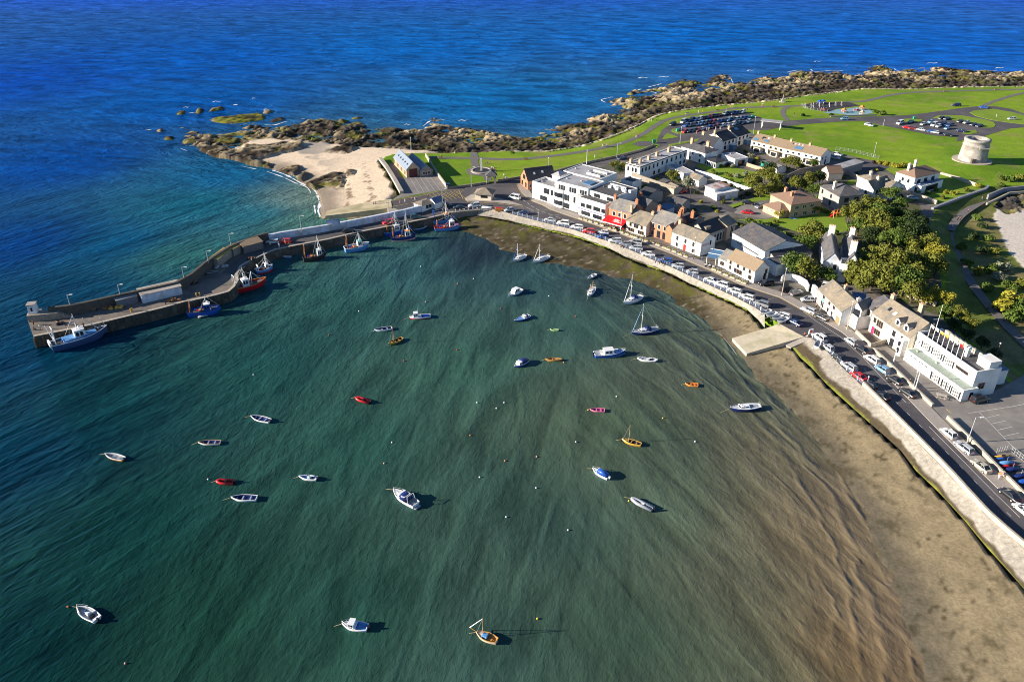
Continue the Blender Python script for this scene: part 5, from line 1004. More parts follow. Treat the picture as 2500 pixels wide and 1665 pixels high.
# memorial
r = empty('memorial', c0, 0, 'round raised bed with white obelisk on the lawn', 'memorial'); mb = MB(); n = 36
mb.loft([[(q*math.cos(2*math.pi*i/n), q*math.sin(2*math.pi*i/n), z) for i in range(n)] for q, z in ((4.4,-.1),(4.4,.55),(3.7,.6),(3.6,.2))], cap=False); mb.build('kerb', conc, r)
mb = MB(); mb.prism([(3.65*math.cos(2*math.pi*i/n), 3.65*math.sin(2*math.pi*i/n)) for i in range(n)], -.1, .35); mb.build('planting_bed', slateD, r)
mb = MB(); mb.loft([[(-.45,-.45,.3),(.45,-.45,.3),(.45,.45,.3),(-.45,.45,.3)],[(-.28,-.28,5.2),(.28,-.28,5.2),(.28,.28,5.2),(-.28,.28,5.2)],[(-.02,-.02,5.9),(.02,-.02,5.9),(.02,.02,5.9),(-.02,.02,5.9)]]); mb.build('obelisk', whiteP, r)
p_ = PG(1911, 249); r = empty('statue', p_, 0, 'small stone monument on a round base by the coast path', 'monument'); mb = MB(); mb.tube((0,0,0),(0,0,.3),2.0,1.9,20); mb.build('base', conc, r); mb = MB(); mb.box(-.7,.7,-.7,.7,.3,1.5); mb.loft([[(-.35,-.3,1.5),(.35,-.3,1.5),(.35,.3,1.5),(-.35,.3,1.5)],[(-.2,-.18,3.6),(.2,-.18,3.6),(.2,.18,3.6),(-.2,.18,3.6)]]); mb.ball((0,0,3.85),.25); mb.build('figure', greyR, r)
# height restriction shelter over the road
r = empty('bus_shelter', P(1882,313), R(-25), 'open shelter with flat grey roof on four white posts beside the coast road', 'shelter')
for a, b_ in ((-4.5,-1.5),(4.5,-1.5),(-4.5,1.5),(4.5,1.5)): mb = MB(); mb.box(a-.15,a+.15,b_-.15,b_+.15,0,3.4); mb.build('post', frameW, r)
mb = MB(); mb.box(-5.2,5.2,-2.2,2.2,3.4,3.75); mb.build('roof', feltL, r)
# ---------------------------------------------------------------- boats
def pc(name, c, rough=.35, **k): return mat('paint_'+name, c, rough, .04, 2, spec=.5, **k)
PW, PN, PB, PLB, PR, PO, PY, PP, PGn, PK, PG_, PNet = (pc('white',(.80,.80,.80)), pc('navy',(.015,.03,.14)), pc('blue',(.02,.09,.42)), pc('light_blue',(.12,.30,.60)), pc('red',(.55,.015,.02)), pc('orange',(.72,.28,.06)), pc('ochre',(.62,.36,.06)), pc('pink',(.75,.22,.32)), pc('green',(.30,.45,.18)), pc('black',(.015,.015,.02)), pc('grey',(.35,.37,.40)), mat('rust', (.32,.14,.06), .8, .25, 3))
woodB = mat('varnished_wood', (.50,.26,.07), .4, .15, 3)
def hb_(s, B, tr, fine):
    if s < .45: return B/2*(tr+(1-tr)*math.sin(s/.45*math.pi/2))
    t = (s-.45)/.55; return B/2*max(.0, (1-t**fine))
def hull_pts(L_, B, H, tr=.75, fine=2.2, sheer=.35, n=14, k=1.0, flat=False):
    out = []
    for i in range(n+1):
        s = i/n; x = -L_/2+L_*s; b_ = max(hb_(s, B, tr, fine), .02)*k; z = H*(1+sheer*(s**3)+sheer*.15*(1-s)**2)
        out.append((x, b_, z))
    return out
def mk_hull(r, L_, B, H, m, tr=.75, fine=2.2, sheer=.35, boot=None):
    mb = MB(); mb.smooth = False; rings = []
    for (x, b_, z) in hull_pts(L_, B, H, tr, fine, sheer):
        s = (x+L_/2)/L_; xx = x-(.10*L_*(s**6)) ; d = .35*H
        rings.append([(x,b_,z),(x*.99,b_*.97,z*.5),(xx*.98,b_*.80,.02),(xx*.96,b_*.25,-d),(xx*.96,-b_*.25,-d),(xx*.98,-b_*.80,.02),(x*.99,-b_*.97,z*.5),(x,-b_,z)])
    nn = 8
    mb.loft(rings, cap=False, closed=False); mb.add(rings[0], [tuple(range(nn))])
    h = mb.build('hull', m, r)
    if boot:
        mb = MB(); rg = []
        for (x, b_, z) in hull_pts(L_, B, H, tr, fine, sheer):
            rg.append([(x*.992,b_*.975,z*.36),(x*.985,b_*.90,.0),(x*.985,-b_*.90,.0),(x*.992,-b_*.975,z*.36)])
        mb2 = MB()
        for a, b2 in zip(rg[:-1], rg[1:]):
            for (i, j) in ((0,1),(3,2)):
                f = 1.012; mb2.add([(a[i][0],a[i][1]*f,a[i][2]),(b2[i][0],b2[i][1]*f,b2[i][2]),(b2[j][0],b2[j][1]*f,b2[j][2]),(a[j][0],a[j][1]*f,a[j][2])], [(0,1,2,3)])
        mb2.build('waterline_stripe', boot, r)
    return h
def mk_gunwale(r, L_, B, H, m, tr=.75, fine=2.2, sheer=.35, w=.07, name='gunwale'):
    P_ = hull_pts(L_, B, H, tr, fine, sheer); mb = MB(); q = [(x,b_,z) for x,b_,z in P_]+[(x,-b_,z) for x,b_,z in reversed(P_)]
    for i in range(len(q)): mb.tube(q[i], q[(i+1) % len(q)], w, n=5)
    return mb.build(name, m, r)
def mk_deck(r, L_, B, H, m, tr=.75, fine=2.2, sheer=.35, dz=-.06, k=.97, name='deck', s0=0, s1=1):
    P_ = [p for p in hull_pts(L_, B, H, tr, fine, sheer, k=k) if s0-1e-6 <= (p[0]+L_/2)/L_ <= s1+1e-6]
    mb = MB(); rings = [[(x,b_,z+dz),(x,0,z+dz+.06),(x,-b_,z+dz),(x,-b_,z+dz-.05),(x,b_,z+dz-.05)] for x,b_,z in P_]; mb.loft(rings); return mb.build(name, m, r)
def mk_interior(r, L_, B, H, m, tr=.75, fine=2.2, sheer=.35, fl=.35):
    P_ = hull_pts(L_, B, H, tr, fine, sheer, k=.90)[0:]; mb = MB(); rings = []
    for x,b_,z in P_:
        x = x*.95; rings.append([(x,b_,z-.02),(x,b_*.8,H*fl),(x,-b_*.8,H*fl),(x,-b_,z-.02)])
    mb.loft(rings, cap=False, closed=False); mb.add(rings[0], [(0,1,2,3)]); return mb.build('interior', m, r)
def mk_outboard(r, L_, H, m=None, y=0):
    mb = MB(); mb.loft([[(x,y-.16,H*.9),(x,y+.16,H*.9),(x,y+.13,H*.9+.42),(x,y-.13,H*.9+.42)] for x in (-L_/2-.5,-L_/2-.02)]); mb.box(-L_/2-.32,-L_/2-.14,y-.07,y+.07,-.4,H*.9); return mb.build('outboard_motor', m or PK, r)
def thwarts(r, L_, B, H, m, xs_=(-.25,.05,.28)):
    for u in xs_:
        mb = MB(); b_ = hb_(u+.5, B, .75, 2.2)*.9; mb.box(u*L_-.14,u*L_+.14,-b_,b_,H*.62,H*.62+.06); mb.build('thwart', m, r)
def rope(r, a, b_, m=None):
    mb = MB(); mb.tube(a, b_, .03, n=4); mb.build('mooring_rope', m or mat('rope', (.45,.38,.22), .9, 0), r)
def cabin(r, x0, x1, w, z0, z1, m, rake=.25, top=None, name='cabin', win=True, roofm=None):
    mb = MB(); k = .82
    mb.loft([[(x0,-w/2,z0),(x1,-w/2*.9,z0),(x1,w/2*.9,z0),(x0,w/2,z0)],[(x0+.05,-w/2*k,z1),(x1-(z1-z0)*rake*2,-w/2*k*.9,z1),(x1-(z1-z0)*rake*2,w/2*k*.9,z1),(x0+.05,w/2*k,z1)]])
    c = mb.build(name, m, r)
    if win:
        zc0, zc1 = z0+(z1-z0)*.38, z0+(z1-z0)*.82
        def yy(z): t = (z-z0)/(z1-z0); return (w/2)*(1-(1-k)*t)
        for sgn in (-1, 1):
            for (a, b_) in ((.12,.40),(.48,.76)):
                xa, xb = x0+(x1-x0)*a, x0+(x1-x0)*b_; mb = MB(); y0_, y1_ = sgn*yy(zc0)+sgn*.02, sgn*yy(zc1)+sgn*.02
                mb.add([(xa,y0_,zc0),(xb,y0_*.97,zc0),(xb-.1,y1_*.97,zc1),(xa,y1_,zc1)], [(0,1,2,3)]); mb.build('cabin_window', glass, c)
        mb = MB(); q = (z1-z0)*rake*2; xa, xb = x1-q*.38+.03, x1-q*.82+.03; ya, yb = w/2*.9*.85, w/2*.9*.78
        mb.add([(xa,-ya,zc0),(xa,ya,zc0),(xb,yb,zc1),(xb,-yb,zc1)], [(0,1,2,3)]); mb.build('windscreen', glass, c)
    if roofm:
        mb = MB(); mb.box(x0-.1,x1-(z1-z0)*rake*2+.15,-w/2*k-.08,w/2*k+.08,z1,z1+.07); mb.build('cabin_roof', roofm, c)
    return c
def mast(r, x, h, m, boom=0, z0=.5, sail=None, jib=None, bow=None, stern=None, spread=True, rd=.07):
    mb = MB(); mb.tube((x,0,z0),(x,0,h), rd, rd*.7, 6); ms_ = mb.build('mast', m, r)
    if spread: mb = MB(); mb.tube((x,-.5,h*.6),(x,.5,h*.6),.04,n=4); mb.build('spreader', m, ms_)
    if boom:
        mb = MB(); mb.tube((x,0,z0+.9),(x-boom,0,z0+.8),.06,n=5); mb.build('boom', m, r)
        if sail: mb = MB(); mb.tube((x-.2,0,z0+1.05),(x-boom*.95,0,z0+.92),.16,.12,6); mb.build('furled_sail', sail, r)
    st = MB()
    if bow: 
        st.tube(bow,(x,0,h*.97),.02,n=3)
        if jib: q = MB(); a = Vector(bow); b_ = Vector((x,0,h*.95)); q.tube(a.lerp(b_,.03),a.lerp(b_,.9),.09,.05,5); q.build('furled_jib', jib, r)
    if stern: st.tube(stern,(x,0,h*.97),.02,n=3)
    for s_ in (-1,1): st.tube((x-.1,s_*.8,z0),(x,0,h*.6),.018,n=3)
    st.build('rigging', metalG, r)
def rails(r, L_, B, H, tr=.75, s0=.6, h=.5, fine=2.2):
    P_ = [p for p in hull_pts(L_, B, H, tr, fine) if (p[0]+L_/2)/L_ >= s0]; q = [(x,b_*.92,z) for x,b_,z in P_]+[(x,-b_*.92,z) for x,b_,z in reversed(P_)]
    mb = MB(); up = [(a,b_,c+h) for a,b_,c in q]
    for i in range(len(q)-1): mb.tube(up[i],up[i+1],.03,n=4)
    for i in range(0,len(q),2): mb.tube(q[i],up[i],.025,n=4)
    mb.build('pulpit_rail', metalG, r)
BOATS = []
def boat(label, bow, stern, typ, cat='boat', name=None, grp='small boats moored in the harbour', **k):
    zb_ = 1.3 if typ == 'trawler' else .3; a = P(bow[0], bow[1], zb_*1.5 if typ == 'trawler' else .3); b_ = P(stern[0], stern[1], .3 if typ != 'trawler' else .5); a.z = b_.z; L_ = k.get('L', (a-b_).length); c = (a+b_)/2; c.z = 0
    d = a-b_; r = empty(name or {'row':'rowing_boat','rib':'inflatable_boat','sail':'sailing_yacht','dinghy':'sailing_dinghy','cruiser':'motor_cruiser','open':'motor_boat','trawler':'fishing_boat'}[typ], c, math.atan2(d.y, d.x), label, cat, grp)
    BOATS.append((label, PJ(c))); H = k.get('H', .55); B = k.get('B', L_*.36); hm = k.get('hull', PW); tr = k.get('tr', .75)
    if k.get('rope', True) and typ != 'trawler': rope(r, (L_/2,0,H), (L_/2+L_*.35,.2,-.05))
    if typ == 'row':
        mk_hull(r, L_, B, H, hm, tr, boot=k.get('boot')); mk_interior(r, L_, B, H, k.get('inn', PN), tr); mk_gunwale(r, L_, B, H, k.get('rim', PW), tr); thwarts(r, L_, B, H, k.get('seat', PG_))
        if k.get('ob'): mk_outboard(r, L_, H, k['ob'])
        if k.get('fend'):
            for i in range(6):
                mb = MB(); x = L_*(-.38+.12*i); bb = hb_(x/L_+.5, B, tr, 2.2)
                mb.tube((x,-bb-.06,H*1.0),(x,-bb-.06,H*.45),.08,n=6); mb.build('fender', PK, r)
    elif typ == 'rib':
        w = .26*L_/4+.05; mb = MB(); mb.smooth = True; ya = B/2-w; pts = [(-L_/2,ya),(L_*.18,ya),(L_*.34,ya*.75),(L_*.46,ya*.3),(L_*.48,0),(L_*.46,-ya*.3),(L_*.34,-ya*.75),(L_*.18,-ya),(-L_/2,-ya)]
        rings = []
        for i,(x,y) in enumerate(pts):
            p0 = pts[max(i-1,0)]; p1 = pts[min(i+1,len(pts)-1)]; t = Vector((p1[0]-p0[0],p1[1]-p0[1],0)).normalized(); nn_ = Vector((-t.y,t.x,0))
            rings.append([Vector((x,y,w*.9+ (.12 if abs(y) < ya*.8 else 0)))+nn_*(w*math.cos(q))+Vector((0,0,w*math.sin(q))) for q in [2*math.pi*j/8 for j in range(8)]])
        mb.loft(rings); mb.build('inflatable_tube', hm, r)
        mb = MB(); mb.prism([(-L_/2+.1,-ya),(L_*.3,-ya*.8),(L_*.42,0),(L_*.3,ya*.8),(-L_/2+.1,ya)], .08, .2); mb.build('floor', k.get('inn', PK), r)
        mb = MB(); mb.box(-L_*.1,L_*.02,-ya*.5,ya*.5,.2,.65); mb.build('seat', k.get('seat', PK), r)
        mb = MB(); mb.box(-L_/2+.02,-L_/2+.12,-ya,ya,.1,.6); mb.build('transom', k.get('seat', PK), r); mk_outboard(r, L_, .5, k.get('ob', PK))
    elif typ == 'open':
        mk_hull(r, L_, B, H, hm, tr, boot=k.get('boot')); mk_interior(r, L_, B, H, k.get('inn', PG_), tr, fl=.55); mk_gunwale(r, L_, B, H, k.get('rim', PW), tr, w=.12)
        mb = MB(); mb.box(-L_*.12,L_*.02,-B*.16,B*.16,H*.5,H*.5+.75); c_ = mb.build('console', PW, r); mb = MB(); mb.box(L_*.02,L_*.035,-B*.14,B*.14,H*.5+.6,H*.5+1.0); mb.build('windscreen', glassB, c_)
        mb = MB(); mb.box(-L_*.28,-L_*.2,-B*.2,B*.2,H*.5,H*.5+.45); mb.build('helm_seat', k.get('seat', PK), r); mb = MB(); mb.box(-L_*.46,-L_*.38,-B*.34,B*.34,H*.5,H*.9); mb.build('stern_bench', PW, r)
        mk_outboard(r, L_, H, k.get('ob', PK)); 
        if L_ > 4.6: rails(r, L_, B, H)
    elif typ == 'cruiser':
        mk_hull(r, L_, B, H, hm, tr, boot=k.get('boot')); mk_deck(r, L_, B, H, k.get('deck', PW), tr, s0=.42); mk_interior(r, L_, B, H, k.get('inn', PG_), tr, fl=.5); mk_gunwale(r, L_, B, H, k.get('rim', PW), tr, w=.08)
        cx0, cx1 = k.get('cab', (-.05,.28)); ch = k.get('ch', 1.0); cabin(r, L_*cx0, L_*cx1, B*.78, H*.85, H+ch, k.get('cabm', PW), k.get('rake',.28), roofm=k.get('croof', PW))
        if k.get('canopy'):
            mb = MB(); ca = k['can']; zc = H+ch+.05; mb.smooth = True
            mb.loft([[(x,-B*.40,H*.95),(x,-B*.38,zc*z_),(x,-B*.2,zc*z_+.16),(x,B*.2,zc*z_+.16),(x,B*.38,zc*z_),(x,B*.40,H*.95)] for x, z_ in ((L_*ca[0],.82),(L_*(ca[0]*.5+ca[1]*.5),.98),(L_*ca[1],1.0))]); mb.build('canopy', k['canopy'], r)
        if k.get('rail', True): rails(r, L_, B, H, tr)
        if k.get('ob'): mk_outboard(r, L_, H, k['ob'])
        if k.get('pole'): mb = MB(); mb.tube((k['pole'][0]*L_,0,H),(k['pole'][0]*L_,0,k['pole'][1]),.05,n=5); mb.build('pole', metalG, r)
        if k.get('arch'): mb = MB(); [mb.tube((-L_*.3,s_*B*.42,H),(-L_*.27,s_*B*.34,H+1.5),.06,n=5) for s_ in (-1,1)]; mb.tube((-L_*.27,-B*.34,H+1.5),(-L_*.27,B*.34,H+1.5),.08,n=5); mb.build('radar_arch', PW, r); mb = MB(); mb.box(-L_/2-.6,-L_/2,-B*.3,B*.3,.15,.3); mb.build('swim_platform', PG_, r)
    elif typ == 'sail':
        mk_hull(r, L_, B, H, hm, .6, 2.0, boot=k.get('boot')); mk_deck(r, L_, B, H, k.get('deck', PW), .6, 2.0); mk_gunwale(r, L_, B, H, k.get('rim', PW), .6, 2.0, w=.05)
        cabin(r, -L_*.12, L_*.22, B*.56, H*.98, H+.48, PW, .5); mb = MB(); mb.box(-L_*.4,-L_*.15,-B*.22,B*.22,H*.98,H+.10); mb.build('cockpit', k.get('cock', PG_), r)
        if k.get('hood'): mb = MB(); mb.smooth = True; mb.loft([[(x,-B*.26,H),(x,-B*.24,H+z_),(x,0,H+z_+.12),(x,B*.24,H+z_),(x,B*.26,H)] for x, z_ in ((-L_*.2,.85),(-L_*.1,.8),(-L_*.02,.45))]); mb.build('sprayhood', k['hood'], r)
        for (mx_, mh) in k['masts']: mast(r, mx_*L_, mh, k.get('mastm', PW), boom=k.get('boom', L_*.3), z0=H+.2, sail=k.get('sail'), jib=k.get('jib'), bow=(L_*.48,0,H*1.2), stern=(-L_*.48,0,H) if k.get('bst') else None)
        if not k['masts']:
            mb = MB(); mb.tube((L_*.2,-B*.3,H+.5),(L_*.1,B*.4,H+.7),.08,n=5); mb.build('lowered_spar', PW, r)
        rails(r, L_, B, H, .6, .78, fine=2.0); 
        mb = MB(); mb.tube((-L_*.47,-B*.2,H),(-L_*.47,-B*.2,H+.8),.03,n=4); mb.tube((-L_*.47,B*.2,H),(-L_*.47,B*.2,H+.8),.03,n=4); mb.tube((-L_*.47,-B*.2,H+.8),(-L_*.47,B*.2,H+.8),.03,n=4); mb.build('pushpit', metalG, r)
    elif typ == 'dinghy':
        mk_hull(r, L_, B, H, hm, .6, boot=k.get('boot')); mk_interior(r, L_, B, H, k.get('inn', PK), .6); mk_gunwale(r, L_, B, H, k.get('rim', hm), .6, w=.09); mk_deck(r, L_, B, H, hm, .6, name='foredeck', s0=.70); thwarts(r, L_, B*.9, H, k.get('seat', woodB), (-.25,.02))
        if k.get('masts'):
            for (mx_, mh) in k['masts']: mast(r, mx_*L_, mh, woodB, z0=H*.7, bow=(L_*.48,0,H), spread=False, rd=.06, boom=0)
        if k.get('sprit'): mb = MB(); mb.tube((L_*.42,0,H*1.2),(L_*.42+1.6,0,H*1.9),.06,n=5); mb.build('bowsprit', woodB, r); cabin(r, -L_*.05, L_*.25, B*.5, H*.9, H+.35, PLB, .4, win=False); q = MB(); q.tube((L_*.42+1.5,0,H*1.9),(k['masts'][0][0]*L_,0,k['masts'][0][1]*.97),.08,.05,5); q.build('furled_jib', PW, r); q = MB(); q.tube((-L_*.45,0,H),(k['masts'][0][0]*L_,0,k['masts'][0][1]*.97),.02,n=3); q.build('backstay', metalG, r)
        if k.get('cover'): mk_deck(r, L_, B, H, k['cover'], .6, name='cover', dz=.05, s0=.05)
    elif typ == 'trawler':
        H = k.get('H', 1.5); mk_hull(r, L_, B, H, hm, .7, 2.4, .45, boot=k.get('boot')); mk_deck(r, L_, B, H, k.get('deck', mat('work_deck', (.12,.10,.09), .8, .2)), .7, 2.4, .45, dz=-.45, k=.93)
        mk_gunwale(r, L_, B, H, k.get('rim', PW), .7, 2.4, .45, w=.10, name='bulwark_rail'); wx_ = k.get('wh', .18); ww = k.get('ww', .2); h1 = H+k.get('whh', 1.9); wmz = k.get('whm', PW)
        c_ = cabin(r, L_*(wx_-ww/2), L_*(wx_+ww/2), B*.55, H-.4, h1, wmz, .06, roofm=k.get('wroof', PW), name='wheelhouse')
        mb = MB(); mb.tube((L_*(wx_-.03),0,h1),(L_*(wx_-.03),0,h1+k.get('mh',3.5)),.10,.05,6); mb.tube((L_*(wx_-.03),-.8,h1+1.6),(L_*(wx_-.03),.8,h1+1.6),.04,n=4); mb.build('mast', k.get('mm', PW), r)
        mb = MB(); mb.ball((L_*(wx_+.02),B*.12,h1+.35),.32); mb.build('radar_dome', PW, r)
        gm_ = k.get('gant', PNet); gx = -L_*.42; mb = MB()
        for s_ in (-1,1): mb.tube((gx,s_*B*.34,H-.4),(gx+.2,s_*B*.22,H+k.get('gh',2.8)),.12,.10,6)
        mb.tube((gx+.2,-B*.24,H+k.get('gh',2.8)),(gx+.2,B*.24,H+k.get('gh',2.8)),.12,n=6); mb.tube((gx+.1,-B*.3,H+1.3),(gx+.1,B*.3,H+1.3),.08,n=6); mb.build('stern_gantry', gm_, r)
        mb = MB(); mb.tube((-L_*.12,-B*.22,H-.1),(-L_*.12,B*.22,H-.1),.38,n=10); mb.build('net_drum', PNet, r)
        for i, m_ in enumerate((PB, PR, PW, PO, PLB)[:k.get('crates', 4)]): mb = MB(); x = L_*(-.30+.07*i); mb.box(x,x+.8,(-1)**i*B*.08,(-1)**i*B*.08+.6,H-.42,H+.05); mb.build('fish_crate', m_, r)
        mb = MB(); [mb.ball((-L_*.2+i*.5,(-1)**i*.5,H-.25),.5,.45,.35,n=7,m=4) for i in range(5)]; mb.build('net_pile', _m.get('dark_net') or mat('dark_net', (.05,.06,.05), .95, .4, 3), r)
        mb = MB(); [mb.tube((L_*(wx_-.03),0,h1+k.get('mh',3.5)*.9),(L_*u_,s_*B*.4,H),.025,n=3) for u_ in (wx_-.25,wx_+.12) for s_ in (-1,1)]; mb.build('shrouds', k.get('mm', PW), r)
        st = MB(); st.tube((L_*(wx_-.03),0,h1+2.2),(gx+.2,0,H+k.get('gh',2.8)),.03,n=4); st.tube((L_*(wx_-.03),0,h1+2.6),(L_*.48,0,H*1.4),.03,n=4)
        for bm_2 in k.get('booms', ()): st.tube(*[Vector((q[0]*L_,q[1],q[2])) for q in bm_2],.08,n=5)
        st.build('rigging', k.get('mm', PW), r)
        if k.get('deckhouse'): mb = MB(); mb.loft([[(L_*.32,-B*.22,H-.3),(L_*.32,B*.22,H-.3),(L_*.3,B*.2,H+.5),(L_*.3,-B*.2,H+.5)],[(L_*-.28,-B*.36,H-.3),(-L_*.28,B*.36,H-.3),(-L_*.28,B*.34,H+.5),(-L_*.28,-B*.34,H+.5)]]); mb.build('shelter_deck', k['deckhouse'], r)
        if k.get('ramp'): mb = MB(); mb.box(-L_/2-.3,-L_/2+.2,-B*.3,B*.3,H-.3,H+.9); mb.build('stern_ramp', gm_, r)
    return r
boat('white workboat with raised wheelhouse, red waterline and blue deck in mid harbour', (1000,776), (1051,771), 'cruiser', cab=(.12,.34), ch=1.3, boot=PR, inn=PB, deck=PW, rail=True, pole=(.1,3.2), rake=.12)
boat('white rowing boat with navy interior just behind the ochre sailing dinghy', (914,807), (956,801), 'row', inn=PN)
boat('ochre wooden sailing dinghy with bare mast, left of the white workboat', (949,841), (982,826), 'dinghy', hull=PY, masts=((.12,5.2),), inn=PK)
boat('blue open boat with white stripe and a thin pole at its stern', (1256,784), (1292,771), 'cruiser', hull=PB, deck=PLB, inn=PN, cab=(-.22,-.08), ch=.5, pole=(-.42,2.6), rail=False)
boat('small white cabin cruiser with raised cuddy, centre of the upper harbour', (1242,722), (1273,707), 'cruiser', cab=(-.2,.22), ch=1.15, ob=PK, B=2.3)
boat('small white cuddy boat covered aft by a dark blue canvas', (1256,896), (1287,880), 'cruiser', hull=PB, cab=(-.0,.3), ch=.7, canopy=PN, can=(-.48,.02), ob=PW, rail=False, B=2.0)
boat('tiny pale green dinghy alone in the upper right harbour', (1345,804), (1361,805.5), 'row', hull=PGn, inn=mat('paint_pale_green', (.35,.5,.3), .5, 0), rim=PGn, L=2.4, H=.4)
boat('brown wooden rowing skiff with covered deck next to the blue-canvas boat', (1331,878), (1371,878), 'row', hull=woodB, inn=wood, rim=woodB, seat=woodB, tr=.2, B=1.3)
boat('white yacht with a furled blue jib, leftmost of the pair near the quay', (1253,638), (1283,624), 'sail', masts=((.15,6.0),), jib=PB, sail=PW, H=.7)
boat('white yacht with blue sail cover, rightmost of the pair near the quay', (1302,641), (1340,627), 'sail', masts=((.1,6.4),), jib=PW, sail=PB, H=.75)
boat('small white motor boat in the sun glints below the weedy shore', (1436,680), (1454,670), 'open', H=.45)
boat('small white ketch with two brown masts lying end-on', (1436,724), (1450,703), 'sail', masts=((.12,3.6),(-.3,3.4)), mastm=woodB, boom=1.2, H=.65, B=2.2)
boat('white sloop with tall mast and dark sprayhood near the weedy foreshore', (1522,743), (1566,725), 'sail', masts=((.12,9.2),), jib=PW, sail=PN, hood=PN, H=.85, bst=False)
boat('navy-hulled yacht with tall mast and blue furled jib', (1542,816), (1606,805), 'sail', masts=((.14,9.4),), hull=PN, jib=PLB, sail=PN, deck=PG_, hood=PN, H=.9, bst=True)
boat('large white cabin cruiser with broad blue hull, biggest boat at anchor', (1526,861), (1451,868), 'cruiser', hull=PB, cab=(-.2,.12), ch=1.0, deck=PLB, H=.95, B=3.0, boot=PLB, ob=PK, inn=PW, rake=.1)
boat('white speedboat with dark seats beside the large blue-hulled cruiser', (1556,876), (1600,880), 'open', H=.5, seat=PK, ob=PW)
boat('orange open dinghy floating alone near the right-hand beach', (1673,937), (1704,940), 'row', hull=PO, inn=mat('paint_dark_orange', (.45,.13,.03), .5, 0), rim=PO, seat=PO, tr=.95, H=.45, B=1.4)
boat('pink open dinghy with purple interior', (1440,999.5), (1476,1001.5), 'row', hull=PP, inn=mat('paint_purple', (.25,.03,.18), .5, 0), rim=PP, seat=PP, tr=.95, H=.4, B=1.4)
boat('ochre wooden sailing dinghy with raked mast in the lower right harbour', (1519,1074), (1565,1086), 'dinghy', hull=PY, masts=((.15,5.0),), inn=PK)
boat('white yacht with navy hull and lowered mast nearest the beach', (1782,1001), (1855,994), 'sail', hull=PN, masts=(), H=.9, B=2.5)
boat('white open boat with outboard and orange bow trim, upper left group', (613,1017), (659,1028), 'row', inn=PN, ob=PK, rim=PW, H=.5)
boat('white rowing boat with orange rim and three thwarts', (484,1081), (538,1080), 'row', inn=PN, rim=mat('paint_tan', (.6,.38,.2), .5, 0), H=.5, B=1.6)
boat('orange-hulled rowing boat with white inside, leftmost small boat', (257,1109), (302,1121), 'row', hull=PO, inn=PG_, rim=PW, ob=PK, H=.5, B=1.7)
boat('red inflatable boat above the white boat with black fenders', (529,1174), (571,1176), 'rib', hull=PR, inn=mat('paint_dark_red', (.25,.01,.01), .5, 0), B=1.7)
boat('white open boat with a row of black fenders', (565,1216), (627,1217), 'row', inn=PN, rim=PW, fend=True, H=.6, B=1.8)
boat('red inflatable boat alone in the middle of the harbour', (869,971), (903,981), 'rib', hull=PR, inn=_m['paint_dark_red'], B=1.7)
boat('white centre-console boat between the red inflatables', (731,1164), (773,1169), 'open', H=.5, inn=PLB)
boat('large white cruiser with a dark blue canopy and swim platform', (961,1200), (1016,1235), 'cruiser', cab=(-.12,.2), ch=.8, canopy=PN, can=(-.2,.06), arch=True, H=.85, B=2.5)
boat('white cuddy boat with bright blue canvas cover', (1447,1146), (1485,1167), 'cruiser', cab=(-.0,.25), ch=.7, canopy=PB, can=(-.45,.12), ob=PW, H=.6)
boat('grey and navy inflatable boat in the lower right harbour', (1542,1217.5), (1594,1243), 'rib', hull=PG_, inn=PN, seat=PW, B=1.7)
boat('wooden sloop with bowsprit, brown mast and pale hull at the bottom', (1163,1546), (1213,1566), 'dinghy', hull=mat('paint_buff', (.72,.60,.45), .5, 0), masts=((.18,4.6),), inn=woodB, rim=woodB, sprit=True, B=1.7, H=.65)
boat('white centre-console boat with black outboard in the bottom left corner', (191,1484), (238,1513), 'open', ob=PK, inn=PG_, H=.6, B=2.0)
boat('white cuddy boat with blue inside at the bottom left', (836,1525), (897,1533), 'cruiser', cab=(.0,.3), ch=.85, inn=PLB, ob=PK, H=.65, B=1.9)
boat('grey inflatable tender tied beside the dark blue fishing boat', (522,762), (482,773), 'rib', hull=PG_, inn=PK, B=1.8, rope=False)
boat('small pale tender in the shadow under the bend of the pier', (694,627), (709,627), 'row', hull=PLB, inn=PN, L=2.6, H=.4)
boat('long pale blue rowing boat moored between the fishing boats', (1041,554), (1009,560), 'row', hull=PLB, inn=PN, H=.5)
FG = 'fishing boats moored along the pier'
boat('large navy and white trawler at the tip of the pier', (262,800), (126,852), 'trawler', 'fishing boat', grp=FG, hull=pc('slate_blue',(.05,.09,.20)), rim=PW, H=1.9, B=4.6, wh=.02, whh=2.2, mh=4.8, deckhouse=PLB, gant=PW, gh=4.5, ramp=True, booms=(((.35,0,2.5),(.12,-1.5,7.5)),((.48,0,2.5),(.42,0,5.5)),((-.42,0,2.5),(-.50,-1,8))))
boat('dark blue fishing boat with white wheelhouse below the white store', (538,748), (459,768), 'trawler', 'fishing boat', grp=FG, hull=PB, rim=PN, H=1.6, B=3.6, wh=.12, whh=1.8, mh=1.8, gant=PNet, gh=3.0, whm=PB)
boat('red-hulled fishing boat with white gantry at the pier bend', (630,684), (587,706), 'trawler', 'fishing boat', grp=FG, hull=PR, rim=PO, H=1.6, B=4.2, wh=-.1, whh=2.0, mh=4.0, gant=PW, gh=3.8, L=11, booms=(((.05,-1.2,2),(.1,0,5.5)),((.05,1.2,2),(.1,0,5.5)),((.35,-1,2),(.1,0,5.5))))
boat('light blue fishing boat with red waterline moored beyond the red-hulled boat', (665,645), (626,665), 'trawler', 'fishing boat', grp=FG, hull=PLB, boot=PR, H=1.3, B=3.2, wh=.15, whh=1.5, mh=4.0, gh=1.6, gant=PW, booms=(((.1,0,4),(-.45,-1,1.6)),))
